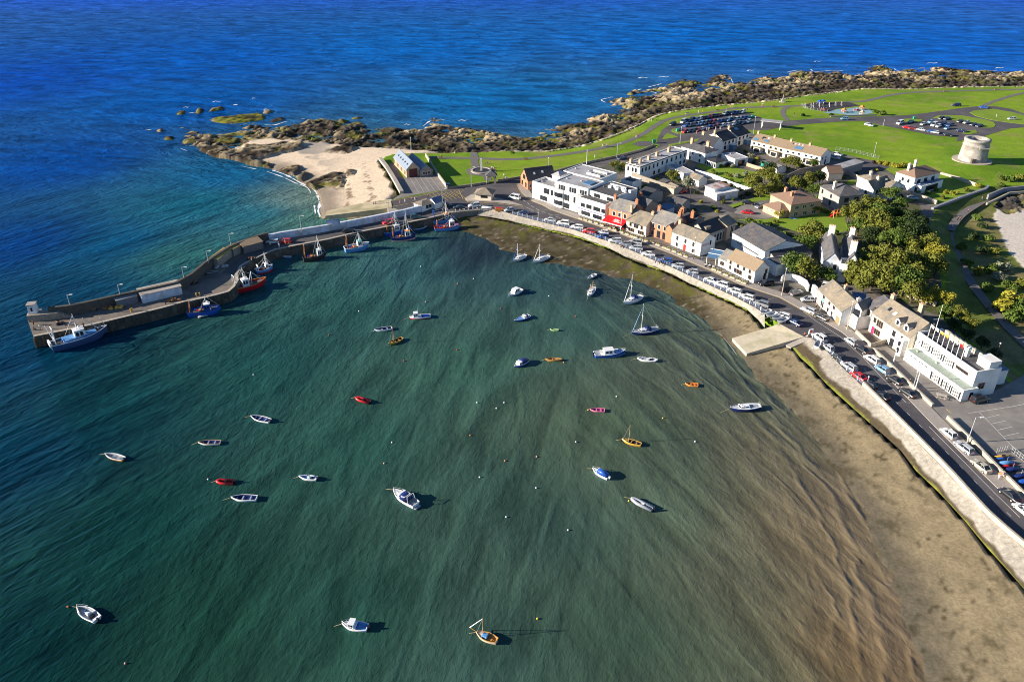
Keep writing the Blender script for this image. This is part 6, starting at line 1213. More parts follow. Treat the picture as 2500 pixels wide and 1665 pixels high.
boat('dark fishing boat with rusty stern frame, between the small tender and the pale blue boat', (796,615), (740,634), 'trawler', 'fishing boat', grp=FG, hull=pc('dark_brown',(.05,.03,.03)), rim=PK, H=1.4, B=3.6, wh=.22, mh=5.0, gh=4.2)
boat('pale blue-white fishing boat with green wheelhouse roof', (901,592), (842,612), 'trawler', 'fishing boat', grp=FG, hull=PLB, rim=PW, H=1.5, B=3.8, wh=.12, mh=3.2, gh=4.2, wroof=mat('paint_turquoise', (.2,.5,.42), .5, 0))
boat('blue fishing boat lying inside the navy one', (1006,549), (937,573), 'trawler', 'fishing boat', grp=FG, hull=PB, rim=PLB, H=1.4, B=3.6, wh=-.05, mh=5.0, gh=2.4)
boat('navy fishing boat with pink and white hull bottom and orange-topped wheelhouse', (1014,570), (955,584), 'trawler', 'fishing boat', grp=FG, hull=PN, boot=mat('paint_rose', (.6,.35,.32), .5, 0), rim=PN, H=1.4, B=3.6, wh=.18, mh=7.5, gh=3.0, wroof=PO)
boat('bright blue fishing boat with orange roof lying against the pier root', (1110,528), (1054,545), 'trawler', 'fishing boat', grp=FG, hull=PLB, rim=PLB, H=1.6, B=3.8, wh=.15, mh=5, gh=3.6, gant=PB, wroof=PO)
boat('red-decked fishing boat with white wheelhouse, rightmost along the pier', (1126,545), (1061,560), 'trawler', 'fishing boat', grp=FG, hull=PLB, rim=PR, deck=PR, H=1.3, B=3.6, wh=.16, mh=1.2, gh=2.4)
r = empty('skiff', P(1189,508), R(-12), 'white upturned skiff standing on the quay beside the white bollards', 'boat'); mb = MB(); mb.smooth = True; mb.loft([[(x,b_*math.cos(t),.15+.55*math.sin(t)*(b_/.75)) for t in [math.pi*i/8 for i in range(9)]] for x, b_ in ((-2,.45),(-1.2,.7),(0,.75),(1.2,.6),(2,.08))]); mb.build('hull', PW, r); mb = MB(); mb.box(-2.0,2.05,-.04,.04,.6,.78); mb.build('keel', PG_, r)
for i, (px_, py_, m_, lb) in enumerate(((1868,768,PW,'white dinghy on the quay end'),(1882,774,PW,'second white dinghy parked at the slipway head'),(1896,781,PG_,'grey open boat on a trailer at the slipway head'),(1909,788,PW,'white motor boat on a trailer at the top of the slipway'),(1995,846,PW,'white dinghy upended beside the railing below the slipway'))):
    q = P(px_, py_); r = empty('parked_boat', (q.x,q.y,ZL+.5), R(-150 if i < 4 else 60), lb, 'boat', 'boats laid up by the slipway'); mk_hull(r, 4.0, 1.5, .55, m_); mk_interior(r, 4.0, 1.5, .55, PG_); mk_gunwale(r, 4, 1.5, .55, PW)
    mb = MB(); mb.box(-1.2,2.6,-.05,.05,-.28,-.2); mb.tube((-.5,-.8,-.25),(-.5,-.65,-.25),.25,n=8); mb.tube((-.5,.65,-.25),(-.5,.8,-.25),.25,n=8); mb.build('trailer', metalG, r)
# mooring buoys
def near(px, py, lst=None):
    best = min(lst or BOATS, key=lambda t: (t[1][0]-px)**2+(t[1][1]-py)**2); dx = px-best[1][0]; dy = py-best[1][1]
    d = math.hypot(dx, dy); how = ('left of' if dx < 0 else 'right of') if abs(dx) > abs(dy) else ('above' if dy < 0 else 'below')
    return how, best[0], d
_bm = {}
buoys = [(1117,693,'orange'),(1156,681,'white'),(1027,651,'white'),(1040,737,'pink'),(876,760,'white'),(1223,753,'red'),(1340,723,'white'),(1405,773,'red'),(1376,885,'orange'),(1116,854,'red'),(986,881,'red'),(803,818,'red'),(619,915,'white'),(1505,968,'white'),(1436,1001,'yellow'),(1618,1021,'yellow'),(1697,1078,'white'),(1406,1079,'white'),(1165,983,'white'),(1212,997,'white'),(1231,983,'white'),(957,1080,'white'),(938,1131,'pink'),(1148,1063,'orange'),(1233,1125,'orange'),(1310,1115,'pink'),(1171,1165,'white'),(1309,1191,'white'),(1236,1262,'white'),(1387,1294,'white'),(1312,1510,'yellow'),(508,1170,'white'),(306,1619,'pink'),(166,1481,'orange'),(1535,1223,'yellow'),(912,809,'blue')]
bcol = {'orange': (.75,.22,.06), 'white': (.8,.8,.8), 'pink': (.8,.35,.3), 'red': (.6,.02,.02), 'yellow': (.75,.55,.05), 'blue': (.05,.3,.7)}
cnt = {}
lay = []
for (x, y, c) in buoys:
    q = P(x, y, 0); key = c
    if key not in _bm:
        mb = MB(); mb.smooth = True; mb.ball((0,0,.10),.19,n=10,m=6); a = mb.mesh('buoy', mat('buoy_'+c, bcol[c], .4, 0)); mb = MB(); mb.tube((0,0,.26),(0,0,.38),.04,n=6); _bm[key] = (a, mb.mesh('ring', metalG))
    r = empty('mooring_buoy', q, 0, None, 'buoy', 'mooring buoys in the harbour'); put('float', _bm[key][0], r); put('ring', _bm[key][1], r)
    how, nb, d = near(x, y); nb = nb.split(' with ')[0].split(',')[0]
    lb = '%s mooring buoy %s %s the %s' % (c, 'close' if d < 45 else 'some way', how, nb); w_ = lb.split()
    lay.append((r, lb))
seen = {}
for r, lb in lay: seen.setdefault(lb, []).append(r)
for lb, rs in seen.items():
    for i, r in enumerate(rs): r['label'] = ' '.join((lb if len(rs) == 1 else ('upper ' if i == 0 else 'lower ' if i == 1 else 'third ')+lb).split()[:16])

# ---------------------------------------------------------------- cars
CT = {'hatch': dict(L=3.9,W=1.72,st=[(-1.95,.62,.70),(-1.9,.80,.80),(-1.2,.92,.86),(0,.92,.86),(.85,.90,.86),(1.55,.76,.82),(1.9,.60,.74),(1.95,.45,.68)],gl=[(-1.85,.84,.60),(-1.55,1.40,.60),(.1,1.47,.62),(1.0,.88,.66)],rf=(-1.5,.05,1.40,1.48)),
      'saloon': dict(L=4.5,W=1.78,st=[(-2.25,.62,.72),(-2.2,.88,.82),(-1.5,.93,.87),(0,.92,.88),(.95,.90,.88),(1.8,.76,.84),(2.2,.60,.76),(2.25,.45,.70)],gl=[(-1.75,.9,.60),(-1.0,1.38,.60),(.25,1.42,.62),(1.15,.88,.68)],rf=(-.95,.2,1.37,1.43)),
      'estate': dict(L=4.6,W=1.8,st=[(-2.3,.62,.74),(-2.25,.88,.84),(-1.5,.94,.88),(0,.93,.89),(1.0,.91,.89),(1.85,.78,.85),(2.25,.62,.77),(2.3,.45,.71)],gl=[(-2.15,.9,.66),(-1.9,1.42,.62),(.3,1.47,.63),(1.2,.9,.68)],rf=(-1.85,.25,1.41,1.48)),
      'suv': dict(L=4.6,W=1.88,st=[(-2.3,.75,.78),(-2.25,1.02,.88),(-1.5,1.08,.92),(0,1.07,.93),(1.0,1.05,.93),(1.9,.95,.90),(2.25,.75,.82),(2.3,.55,.76)],gl=[(-2.15,1.04,.70),(-1.95,1.66,.66),(.35,1.72,.67),(1.15,1.04,.72)],rf=(-1.9,.3,1.65,1.74)),
      'van': dict(L=4.9,W=1.95,st=[(-2.45,.9,.85),(-2.4,1.2,.94),(-1.5,1.2,.96),(0,1.2,.96),(1.2,1.15,.96),(2.0,1.0,.94),(2.4,.8,.86),(2.45,.55,.8)],gl=[(-2.4,1.15,.9),(-2.35,1.9,.82),(1.0,1.95,.82),(1.75,1.1,.8)],rf=(-2.3,.95,1.88,1.97))}
CC = {'white': (.80,.80,.80), 'silver': (.50,.52,.55), 'grey': (.22,.23,.25), 'black': (.015,.015,.018), 'blue': (.03,.10,.38), 'light blue': (.18,.38,.62), 'dark blue': (.015,.025,.09), 'red': (.55,.012,.015), 'dark red': (.22,.01,.015), 'champagne': (.48,.44,.34), 'teal': (.02,.12,.13)}
_cm = {}
def car_mesh(t, c):
    if (t, c) in _cm: return _cm[(t, c)]
    k = CT[t]; pm = mat('car_'+c.replace(' ', '_'), CC[c], .32, 0, spec=.5, coat=.7)
    mb = MB(); rings = []
    for x, z, w in k['st']:
        rings.append([(x,-w*.92,.22),(x,-w,.42),(x,-w,z*.8),(x,-w*.9,z),(x,w*.9,z),(x,w,z*.8),(x,w,.42),(x,w*.92,.22)])
    mb.loft(rings); x0, x1, z0_, z1_ = k['rf']; gw = k['gl'][1][2]; mb.loft([[(x0,-gw*.98,z0_),(x0,gw*.98,z0_),(x0,gw*.9,z1_+.02),(x0,-gw*.9,z1_+.02)],[(x1,-gw*.98,z0_+.04),(x1,gw*.98,z0_+.04),(x1,gw*.9,z1_+.03),(x1,-gw*.9,z1_+.03)]])
    for s_ in (-1,1):                     # pillars
        g0, g1, g2, g3 = k['gl']
        for a, b_ in (((g3[0],g3[1]),(g2[0],g2[1])),((g0[0],g0[1]),(g1[0],g1[1])),((-.45,.9),(-.5,z0_))): mb.tube((a[0],s_*g3[2]*1.14,a[1]),(b_[0],s_*g2[2]*1.02,b_[1]),.045,n=4)
    body = mb.mesh('body', pm)
    mb = MB(); g = k['gl']; rings = []
    low = min(g[0][1], g[3][1])-.05
    mb.loft([[(x,-w*(1.16 if z < 1.1 or t == 'van' and z < 1.3 else 1.0),low),(x,-w,z),(x,w,z),(x,w*(1.16 if z < 1.1 else 1.0),low)] if False else [(x,-g[3][2]*1.13,low),(x,-w,z),(x,w,z),(x,g[3][2]*1.13,low)] for x, z, w in g])
    gls = mb.mesh('windows', glass if t != 'van' else glass)
    mb = MB(); mb.tube((0,-.1,0),(0,.1,0),.33,n=12); mb.cur = 1; mb.tube((0,-.112,0),(0,.112,0),.19,n=8); wl = mb.mesh('wheel', [blackM, metalG])
    hx = k['st'][-2][0]; wz = k['st'][-2][1]; ww = k['st'][-2][2]
    mb = MB(); mb.box(-.06,.06,-.17,.17,-.07,.07); hl = mb.mesh('headlight', mat('lamp_glass', (.7,.72,.75), .1, 0, spec=.8))
    mb = MB(); mb.box(-.04,.04,-.14,.14,-.10,.10); tl_ = mb.mesh('tail_light', mat('tail_red', (.4,.01,.01), .2, 0))
    _cm[(t, c)] = (body, gls, wl, hl, tl_, k); return _cm[(t, c)]
TN = {'hatch': 'hatchback', 'saloon': 'saloon', 'estate': 'estate car', 'suv': 'off-roader', 'van': 'van'}
CARS = []
def car(px, py, head, t, c, label, grp, world_ang=None, z=None):
    q = P(px, py, (ZL+.06 if z is None else z)+.5); q.z = ZL+.06 if z is None else z
    if world_ang is None:
        q2 = P(px+head[0], py+head[1], q.z+.5); ang = math.atan2(q2.y-q.y, q2.x-q.x)
    else: ang = world_ang
    body, gls, wl, hl, tl_, k = car_mesh(t, c); r = empty('parked_car', q, ang, label, 'van' if t == 'van' else 'car', grp)
    put('body', body, r); put('windows', gls, r)
    for sx in (-1,1):
        for sy in (-1,1): put('wheel', wl, r, (sx*k['L']*.31,sy*(k['W']/2-.11),.33))
    st = k['st']
    for sy in (-1,1):
        put('headlight', hl, r, (st[-2][0]+.0,sy*st[-2][2]*.72,st[-2][1]*.98)); put('tail_light', tl_, r, (st[0][0]+.02,sy*st[0][2]*.82,st[1][1]*.92))
    CARS.append((px, py)); return r
def row(grp, where, items, ang=None):
    """items: px, py, heading, type, colour - given from the left of the picture to the right"""
    for i, it in enumerate(items):
        x, y, h, t, c = it[:5]; car(x, y, h, t, c, '%s %s, %s in the %s' % (c, TN[t], nth(i), where), grp, ang)
H_ = (-10,-1)
row('cars parked at the railing', 'row along the upper quay railing', [(1245,512,(-10,1.5),'saloon','silver'),(1279,519,(-10,-1),'saloon','dark blue'),(1343,537,H_,'saloon','silver'),(1375,545,H_,'suv','white'),(1409,554,H_,'estate','white'),(1438,565,(-10,-1),'suv','red'),(1472,577,(-10,1),'hatch','blue'),(1502,587,(-10,0),'estate','white'),(1528,595,H_,'saloon','grey'),(1553,605,H_,'estate','silver'),(1583,620,H_,'saloon','white'),(1625,636,H_,'estate','blue'),(1656,649,H_,'hatch','silver'),(1690,663,H_,'hatch','silver'),(1735,684,(-10,-3),'saloon','white'),(1762,695,(-10,-3),'suv','white'),(1793,710,(-10,-3),'estate','white'),(1824,725,(-10,-3),'estate','white'),(1860,742,(-10,-3),'suv','grey'),(1911,770,(-10,-3),'estate','white'),(1940,787,(-10,-5),'saloon','dark blue')])
car(1473,567,(-10,-1),'hatch','white','white hatchback double-parked behind the blue hatchback near the red awning','cars parked at the railing')
car(1551,592,(-10,-1),'suv','silver','silver off-roader double-parked outside the red brick house','cars parked at the railing')
row('cars parked below the slipway', 'railing-side row below the slipway', [(2001,824,(-10,-6.5),'suv','white'),(2021,848,(-10,-7),'hatch','silver'),(2049,874,(-10,-6.5),'saloon','black'),(2073,894,(-10,-6.5),'estate','silver'),(2096,918,(-10,-6.5),'saloon','red'),(2123,940,(-10,-6.5),'hatch','black'),(2151,965,(-10,-6.5),'saloon','black')])
row('cars parked by the lower pavement', 'pavement-side row outside the clubhouse', [(2005,774,(-10,-5),'saloon','black'),(2078,833,(-10,-6.5),'hatch','silver'),(2104,853,(-10,-6.5),'saloon','black'),(2129,877,(-10,-6.5),'estate','white'),(2154,901,(-10,-6.5),'hatch','light blue'),(2183,927,(-10,-6.5),'saloon','black'),(2215,958,(-10,-6.5),'saloon','black'),(2316,1057,(-10,-8),'hatch','white'),(2353,1092,(-10,-7.5),'estate','silver'),(2396,1138,(-10,-8),'saloon','champagne'),(2464,1207,(-10,-8),'saloon','black'),(2497,1243,(-10,-8),'hatch','white')])
for a in ((1974,757,(-10,-4),'estate','silver','silver estate car beside the pavement above the white cottage'),(1972,731,(-10,0),'hatch','silver','silver hatchback outside the grey-beige shop'),(1871,692,(-10,1),'suv','black','black off-roader beside the end wall of the quay pub'),(1922,706,(10,-2),'suv','black','black off-roader in front of the curved white wall'),(1944,714,(10,-3),'estate','grey','grey estate car at the curved white wall gateway'),
          (1256,482,(-10,-2),'van','white','white van driving past the traffic island'),(1158,502,(-10,1),'suv','white','white off-roader on the road below the cream kiosk'),(1121,507,(-10,0),'saloon','black','black saloon parked between the harbour office and the white off-roader'),(1089,500,(10,0),'saloon','black','black saloon in the shade beside the navy-roofed hut'),(1015,529,(10,-1),'hatch','teal','teal hatchback on the pier root behind the fishing boats'),(949,543,(-10,2),'suv','red','red off-roader on the pier behind the blue fishing boat'),(851,563,(10,-1),'saloon','black','black saloon on the pier above the pale blue-white fishing boat'),(666,590,(-10,0),'estate','white','white estate car by the whitewashed pier wall'),(696,589,(-10,0),'estate','red','red estate car beside the white one on the pier'),
          (1605,481,(-10,2),'estate','red','red estate car in the yard behind the ivy wall'),(1667,467,(-10,2),'hatch','red','red hatchback under the silvery tree'),(1827,495,(10,1),'saloon','black','black saloon on the gravel drive of the bungalow'),(1824,518,(-10,-1),'saloon','red','red saloon at the front edge of the gravel drive'),(1855,503,(-10,4),'estate','grey','grey estate car beside the bungalow wing'),(2045,377,(10,2),'hatch','white','white hatchback behind the terrace gable end'),(2040,385,(10,2),'hatch','silver','silver hatchback at the terrace gable end'),
          (1519,386,(-10,2),'saloon','dark blue','dark blue saloon on the lane above the white terrace'),(2062,290,(-10,0),'hatch','light blue','light blue hatchback driving on the coast road'),(2122,305,(10,2),'estate','silver','silver estate car on the grass verge of the coast road'),(2335,257,(-10,0),'suv','dark blue','dark blue off-roader standing on the open grass'),(2401,262,(-10,-1),'saloon','blue','blue saloon where the far path meets the road'),(2470,290,(-10,0),'hatch','silver','silver hatchback on the far right grass island'),(2392,975,(10,-2),'suv','black','black off-roader at the side wall of the clubhouse'),(2027,702,(10,2),'van','white','white van in the yard under the trees behind the shop'),(2228,483,(10,1),'saloon','silver','silver saloon beside the blue-white gabled wing'),(1642,303,(-10,3),'suv','black','black off-roader at the entrance of the coast car park')):
    car(a[0],a[1],a[2],a[3],a[4],a[5],None)
rnd = random.Random(5)
row('cars in the coast car park', 'back row of the coast car park', [(x, y, (-7,3), t, c) for (x, y, t, c) in ((1669,297,'van','silver'),(1680,295.5,'hatch','dark blue'),(1689,292,'suv','dark blue'),(1699,292,'hatch','blue'),(1709,290,'suv','white'),(1718,288,'saloon','dark red'),(1727,287,'hatch','dark blue'),(1735,284.5,'suv','red'),(1745,282.5,'hatch','teal'),(1756,281,'saloon','dark red'),(1770,278,'suv','silver'),(1779,277,'hatch','dark blue'),(1788,276.5,'suv','dark blue'),(1796,275.6,'hatch','blue'),(1804,274.8,'saloon','dark blue'),(1813,273.5,'suv','white'))])
cs = ['blue','silver','dark blue','white','light blue','grey','dark blue','red','silver','blue','dark blue','light blue','dark blue','white','silver','blue','blue']
row('cars in the coast car park', 'middle row of the coast car park', [(1675+i*9.4, 306.5-i*1.24, (-7,3), rnd.choice(['hatch','saloon','suv']), cs[i]) for i in range(17)])
row('cars in the coast car park', 'front row of the coast car park', [(x, y, (-7,3), t, c) for (x, y, t, c) in ((1658,317,'saloon','blue'),(1671,321,'hatch','red'),(1682,320,'saloon','dark blue'),(1693,318,'estate','teal'),(1705,316.5,'saloon','red'),(1714,314,'saloon','white'),(1730,311,'estate','blue'),(1740,310,'hatch','dark blue'),(1750,308,'suv','dark red'),(1763,306.5,'estate','white'),(1777,305,'hatch','silver'),(1790,303,'suv','white'),(1803,300.5,'hatch','teal'),(1814,299.5,'saloon','dark blue'),(1827,297,'suv','silver'))])
row('cars on the headland car park', 'near row of the headland car park', [(x, y, (-7,-1), t, c) for (x, y, t, c) in ((2213,311,'hatch','red'),(2227,313,'hatch','dark red'),(2248,316.5,'saloon','silver'),(2273,320.5,'hatch','blue'),(2283,323,'hatch','silver'),(2315,329,'saloon','black'),(2346,319.5,'saloon','dark blue'))])
row('cars on the headland car park', 'middle group of the headland car park', [(x, y, (-7,2.5), t, c) for (x, y, t, c) in ((2197,300.5,'van','white'),(2224,297,'saloon','teal'),(2254,302.5,'saloon','silver'),(2272,297,'hatch','light blue'),(2281,305,'van','white'),(2291,308,'hatch','white'),(2302,301,'suv','dark blue'),(2314,305,'saloon','blue'),(2312,313,'hatch','light blue'))])
row('cars on the headland car park', 'far row of the headland car park', [(x, y, (-7,1.5), t, c) for (x, y, t, c) in ((2299,288,'saloon','black'),(2312,289.5,'saloon','dark blue'),(2345,296.5,'saloon','black'),(2359,299,'hatch','silver'),(2377,304,'saloon','dark blue'),(2391,307,'saloon','dark blue'))])

# ---------------------------------------------------------------- trees and shrubs
leafs = [mat('leaf_olive', (.14,.15,.02), .8, .35, .7), mat('leaf_green', (.085,.13,.018), .8, .35, .7), mat('leaf_dark', (.032,.055,.013), .8, .35, .7), mat('leaf_yellow', (.27,.25,.025), .8, .3, .7), mat('leaf_silver', (.26,.27,.17), .8, .3, .7), mat('leaf_purple', (.05,.018,.025), .8, .3, .7)]
bark = mat('bark', (.10,.075,.055), .9, .25, 3)
def crown_mesh(seed, n, leaf, rx=1.0, flat=.8, lobes=9):
    g_ = np.random.RandomState(seed); C_ = []
    for i in range(lobes):
        th = g_.rand()*6.28; ph = g_.rand(); rr = .62*math.sqrt(g_.rand()*.8+.2) if i else 0
        C_.append((rr*math.cos(th), rr*math.sin(th), (ph-.40)*.95*flat, .34+g_.rand()*.20))
    V = []; F = []
    for k in range(n):
        c = C_[g_.randint(lobes)]; d = g_.randn(3); d /= np.linalg.norm(d)+1e-9; d[2] = abs(d[2])*.9-.25 if g_.rand() < .8 else d[2]
        rad = c[3]*(.72+.36*g_.rand()); p = np.array((c[0],c[1],c[2]))+d*rad
        nrm = d+g_.randn(3)*.5; nrm /= np.linalg.norm(nrm); a = np.cross(nrm, g_.randn(3)); a /= np.linalg.norm(a)+1e-9; b_ = np.cross(nrm, a)
        s_ = leaf*(.6+.8*g_.rand()); o = len(V); V += [tuple(p+a*s_), tuple(p+b_*s_*.7), tuple(p-a*s_), tuple(p-b_*s_*.7)]; F.append((o,o+1,o+2,o+3))
    return V, F
_cr = {}
def crown_for(kind, v, li):
    key = (kind, v, li)
    if key not in _cr:
        n, leaf, flat, lobes = {'tree': (2600,.062,.85,12), 'shrub': (620,.12,.7,6)}[kind]
        V, F = crown_mesh(v*13+5, n, leaf, flat=flat, lobes=lobes); me = bpy.data.meshes.new('crown'); me.from_pydata(V, [], F); me.materials.append(leafs[li]); _cr[key] = me
    return _cr[key]
_tm = {}
def trunk_mesh(v):
    if v not in _tm:
        g_ = random.Random(v); mb = MB(); mb.tube((0,0,-.3),(0,0,.62),.055,.035,7)
        for i in range(6):
            t = i*1.05+g_.random(); z = .35+.06*i; mb.tube((0,0,z),(math.cos(t)*.32,math.sin(t)*.32,z+.28+.1*g_.random()),.024,.010,5)
        _tm[v] = mb.mesh('trunk', bark)
    return _tm[v]
TC = [0]
def tree(cx, cy, rad, label, li=0, hgt=None, z0=None, grp=None, name='tree', cat='tree'):
    hgt = hgt or rad*1.75; cz = hgt-rad*.75
    z0 = ZL if z0 is None else z0; q = P(cx, cy, z0+cz); q.z = z0; TC[0] += 1; v = TC[0] % 5
    r = empty(name, q, TC[0]*1.3, label, cat, grp)
    c = put('crown', crown_for('tree', v, li), r, (0,0,cz)); c.scale = (rad,rad,rad*.95)
    t = put('trunk', trunk_mesh(v % 3), r); t.scale = (hgt*.9,hgt*.9,hgt*.9); return r
def shrub(cx, cy, rad, label, li=0, z0=None, grp=None, hf=.9):
    z0 = ZL if z0 is None else z0; q = P(cx, cy, z0+rad*.5); q.z = z0; TC[0] += 1
    r = empty('shrub', q, TC[0]*1.7, label, 'shrub', grp); c = put('foliage', crown_for('shrub', TC[0] % 4, li), r, (0,0,rad*.4*hf)); c.scale = (rad,rad,rad*hf)
    t = put('stem', trunk_mesh(0), r); t.scale = (rad*.9,)*3; return r
def grove(where, grp, items, z0=None):
    items = sorted(items, key=lambda t: t[0])
    for i, it in enumerate(items):
        tree(it[0], it[1], it[2], '%s tree, %s %s' % ({0:'olive green',1:'green',2:'dark green',3:'yellow-green',4:'silvery',5:'purple'}[it[3]], nth(i), where), it[3], z0=z0, grp=grp)
grove('in the upper wood behind the grey hipped-roof house', 'trees of the upper wood', [(2075,520,3.5,0),(2100,512,4.5,0),(2135,500,5,0),(2120,535,5.5,0),(2158,520,5,1),(2150,548,5.5,0),(2098,550,4,1),(2190,522,4.5,2),(2222,532,4.5,2),(2185,552,5,1),(2215,560,5,2),(2245,566,4.5,2),(2178,582,5,1),(2212,588,4.5,1),(2244,598,4.5,0),(2266,592,4,0),(2125,572,4,2),(2248,540,3.5,2),(2196,500,3.6,1)])
grove('in the lower wood behind the old double-gabled house', 'trees of the lower wood', [(2098,655,4.5,0),(2122,632,4.5,0),(2150,622,5,0),(2182,632,5.5,0),(2215,640,5,0),(2135,668,5.5,0),(2168,676,5.5,0),(2202,682,5.5,1),(2238,672,5,0),(2264,636,4.5,0),(2290,645,4,0),(2282,615,4,3),(2160,606,3.2,5),(2112,686,4,0),(2076,672,3,0),(2232,705,4.5,0)])
grove('in the row running down behind the club', 'trees behind the club', [(2262,722,3.2,3),(2282,716,3.2,3),(2308,726,3.0,3),(2335,758,2.6,0),(2352,772,2.8,0),(2372,790,2.2,0),(2310,760,2.6,1),(2330,790,2.4,2),(2360,815,2.2,2),(2400,835,2.2,2),(2430,862,2.0,2)], z0=2.8)
tree(1985,565,5.4,'large round olive tree by itself between the storehouse and the old gables',0)
tree(1962,592,4.0,'smaller tree right below the large round olive tree',1)
tree(1940,642,4.6,'leafy tree behind the curved white wall, left of the two',1); tree(1972,655,4.4,'autumn-tinted tree behind the curved white wall, right of the two',0); tree(1998,660,3.4,'dark tree in front of the old double-gabled house',2); tree(2022,668,3.0,'small bushy tree at the corner of the old house',1)
tree(2172,472,3.8,'dark green pine in front of the blue-white gabled wing',1)
tree(1643,428,3.2,'round green tree below the white terrace',0); tree(1682,446,3.2,'silvery grey tree in the yard by the small shed garage',4)
grove('in the gardens beyond the brown bungalow', 'garden trees', [(1838,440,4.2,0),(1868,424,3.8,0),(1890,434,3.6,0),(1858,462,3.2,0),(1885,458,3.0,0),(1902,452,2.6,0),(1948,446,3.8,0),(1975,434,3.6,0),(2003,430,3.4,2),(1988,462,3.0,1),(1880,410,3.4,2),(1922,394,3.2,0),(1945,398,3.0,0),(1988,398,2.6,1),(1968,452,2.8,0)])
tree(1903,519,2.0,'yellowish palm-like tree at the bungalow corner',3)
tree(1988,506,2.4,'small round tree beside the grey hipped-roof house',0)
tree(1500,402,2.4,'round olive tree behind the pale hotel block, left of the pair',0); tree(1513,412,2.4,'darker tree behind the pale hotel block, right of the pair',2); tree(1522,402,1.6,'small yellowish tree behind the pale hotel block',3)
for (x, y, rr, li, lb) in ((1528,470,3.2,2,'dense ivy mass on the wall behind the restaurant, left part'),(1540,478,3.0,2,'dense ivy mass on the wall behind the restaurant, right part'),(1553,466,2.6,2,'ivy bush nearest the dark slate outbuilding'),
    (1745,420,1.7,1,'clipped round bush on the upper garden lawn'),(1760,404,1.6,0,'leafy shrub at the left end of the flower border'),(1776,402,1.5,5,'pink flowering shrub in the border beside the flat garage'),(1790,405,1.7,4,'grey-green shrub in the flower border'),(1778,425,1.8,0,'shrub in the middle of the upper lawn'),(1800,428,2.0,4,'silvery spreading shrub on the upper lawn'),(1820,424,1.9,4,'second silvery shrub near the trees on the upper lawn'),(1786,442,2.0,1,'green shrub at the foot of the white garden wall'),
    (1834,378,1.6,4,'grey-green bush in the leftmost terrace garden'),(1850,386,1.5,3,'yellow-green bush in front of the cream porch'),(1820,370,1.5,1,'dark green bush by the first terrace house'),(1843,394,1.7,1,'hedge-like bush along the terrace garden'),(1912,414,1.7,3,'yellow bush on the small lawn behind the garden shed'),(1960,404,1.6,1,'green bush at the end of the terrace gardens'),
    (2140,272,2.0,1,'rounded bush at the playground edge, left of the pair'),(2156,275,2.4,1,'rounded bush at the playground edge, right of the pair'),(1960,280,1.6,2,'low dark hedge bush by the playground'),(2030,279,1.5,2,'low dark hedge bush near the light blue car'),
    (2452,434,2.4,1,'dark bush on the grass right of the villa, leftmost'),(2470,436,2.4,1,'dark bush on the grass right of the villa, middle'),(2490,432,2.6,0,'dark bush on the grass right of the villa, rightmost'),(2444,450,1.8,1,'small bush below the three dark bushes'),
    (2150,396,1.8,3,'yellow bush, leftmost behind the dark lane'),(2163,398,1.8,3,'yellow bush, second behind the dark lane'),(2176,400,1.7,3,'yellow-green bush, third behind the dark lane'),(2190,404,2.1,3,'bright yellow round bush beside the villa'),(2204,402,2.3,3,'large yellow bush touching the villa roof'),(2133,395,1.3,5,'pink flowering bush at the lane corner'),
    (2008,512,1.3,3,'small clipped bush by the grey house lawn, left'),(2018,516,1.3,1,'small clipped bush by the grey house lawn, middle'),(2030,520,1.4,3,'small clipped bush by the grey house lawn, right'),(2166,824,1.3,1,'bright green bush in the cream house front garden'),
    (2330,470,1.7,3,'yellow shrub on the bank above the retaining wall, left'),(2360,462,1.7,0,'green shrub on the bank above the retaining wall, middle'),(2388,452,1.8,3,'yellow-green shrub on the bank above the retaining wall, right'),(2300,480,1.6,0,'olive shrub at the low end of the bank'),
    (2038,460,1.4,3,'light green shrub between the garage and the grey house'),(2060,432,1.3,1,'shrub at the pale wall near the barn'),(2070,410,1.4,0,'climbing shrub on the corner of the stone barn'),(1905,415,1.5,1,'green tangle behind the garden shed')):
    shrub(x, y, rr, lb, li)
TG = [(1572,456,1.6,1),(1590,462,1.4,2),(1606,436,1.5,1),(1624,440,1.5,0),(1655,440,1.3,1),(1700,470,1.4,2),(1712,492,1.3,3),(1696,512,1.3,1),(1676,508,1.2,2),(1742,505,1.4,1),(1752,515,1.2,3),(1765,493,1.3,0),(1790,486,1.2,1),(1812,480,1.3,2),(1846,474,1.5,0),(1866,470,1.4,1),(1878,545,1.4,1),(1895,540,1.3,0),(1925,438,1.5,1),(1936,430,1.4,2),(1990,412,1.3,1),(1925,410,1.4,0),(1890,418,1.4,1),(1860,398,1.4,3),(1815,388,1.3,1),(1806,376,1.3,2),(1996,480,1.5,1),(1980,488,1.4,0),(1970,478,1.6,2),(2066,448,1.2,1),(2110,432,1.3,0),(2092,424,1.2,2),(2125,420,1.3,1),(2140,414,1.2,3),(2240,470,1.4,1),(2252,476,1.2,0),(2200,478,1.3,2),(2265,470,1.4,1),(2285,462,1.5,0),(2310,468,1.4,3),(2015,560,1.5,2),(2040,566,1.6,1),(2064,576,1.6,2),(2080,590,1.7,1),(1600,520,1.2,1),(1590,512,1.1,2),(1660,556,1.1,2),(1805,545,1.4,1),(1815,552,1.3,0)]
for i, (x, y, rr, li) in enumerate(sorted(TG)):
    shrub(x, y, rr, '%s garden bush, %s of those scattered through the town yards' % (['olive','green','dark green','yellow-green'][li], ords[i] if i < len(ords) else ords[i-len(ords)]+' last'), li, grp='bushes in the town yards')
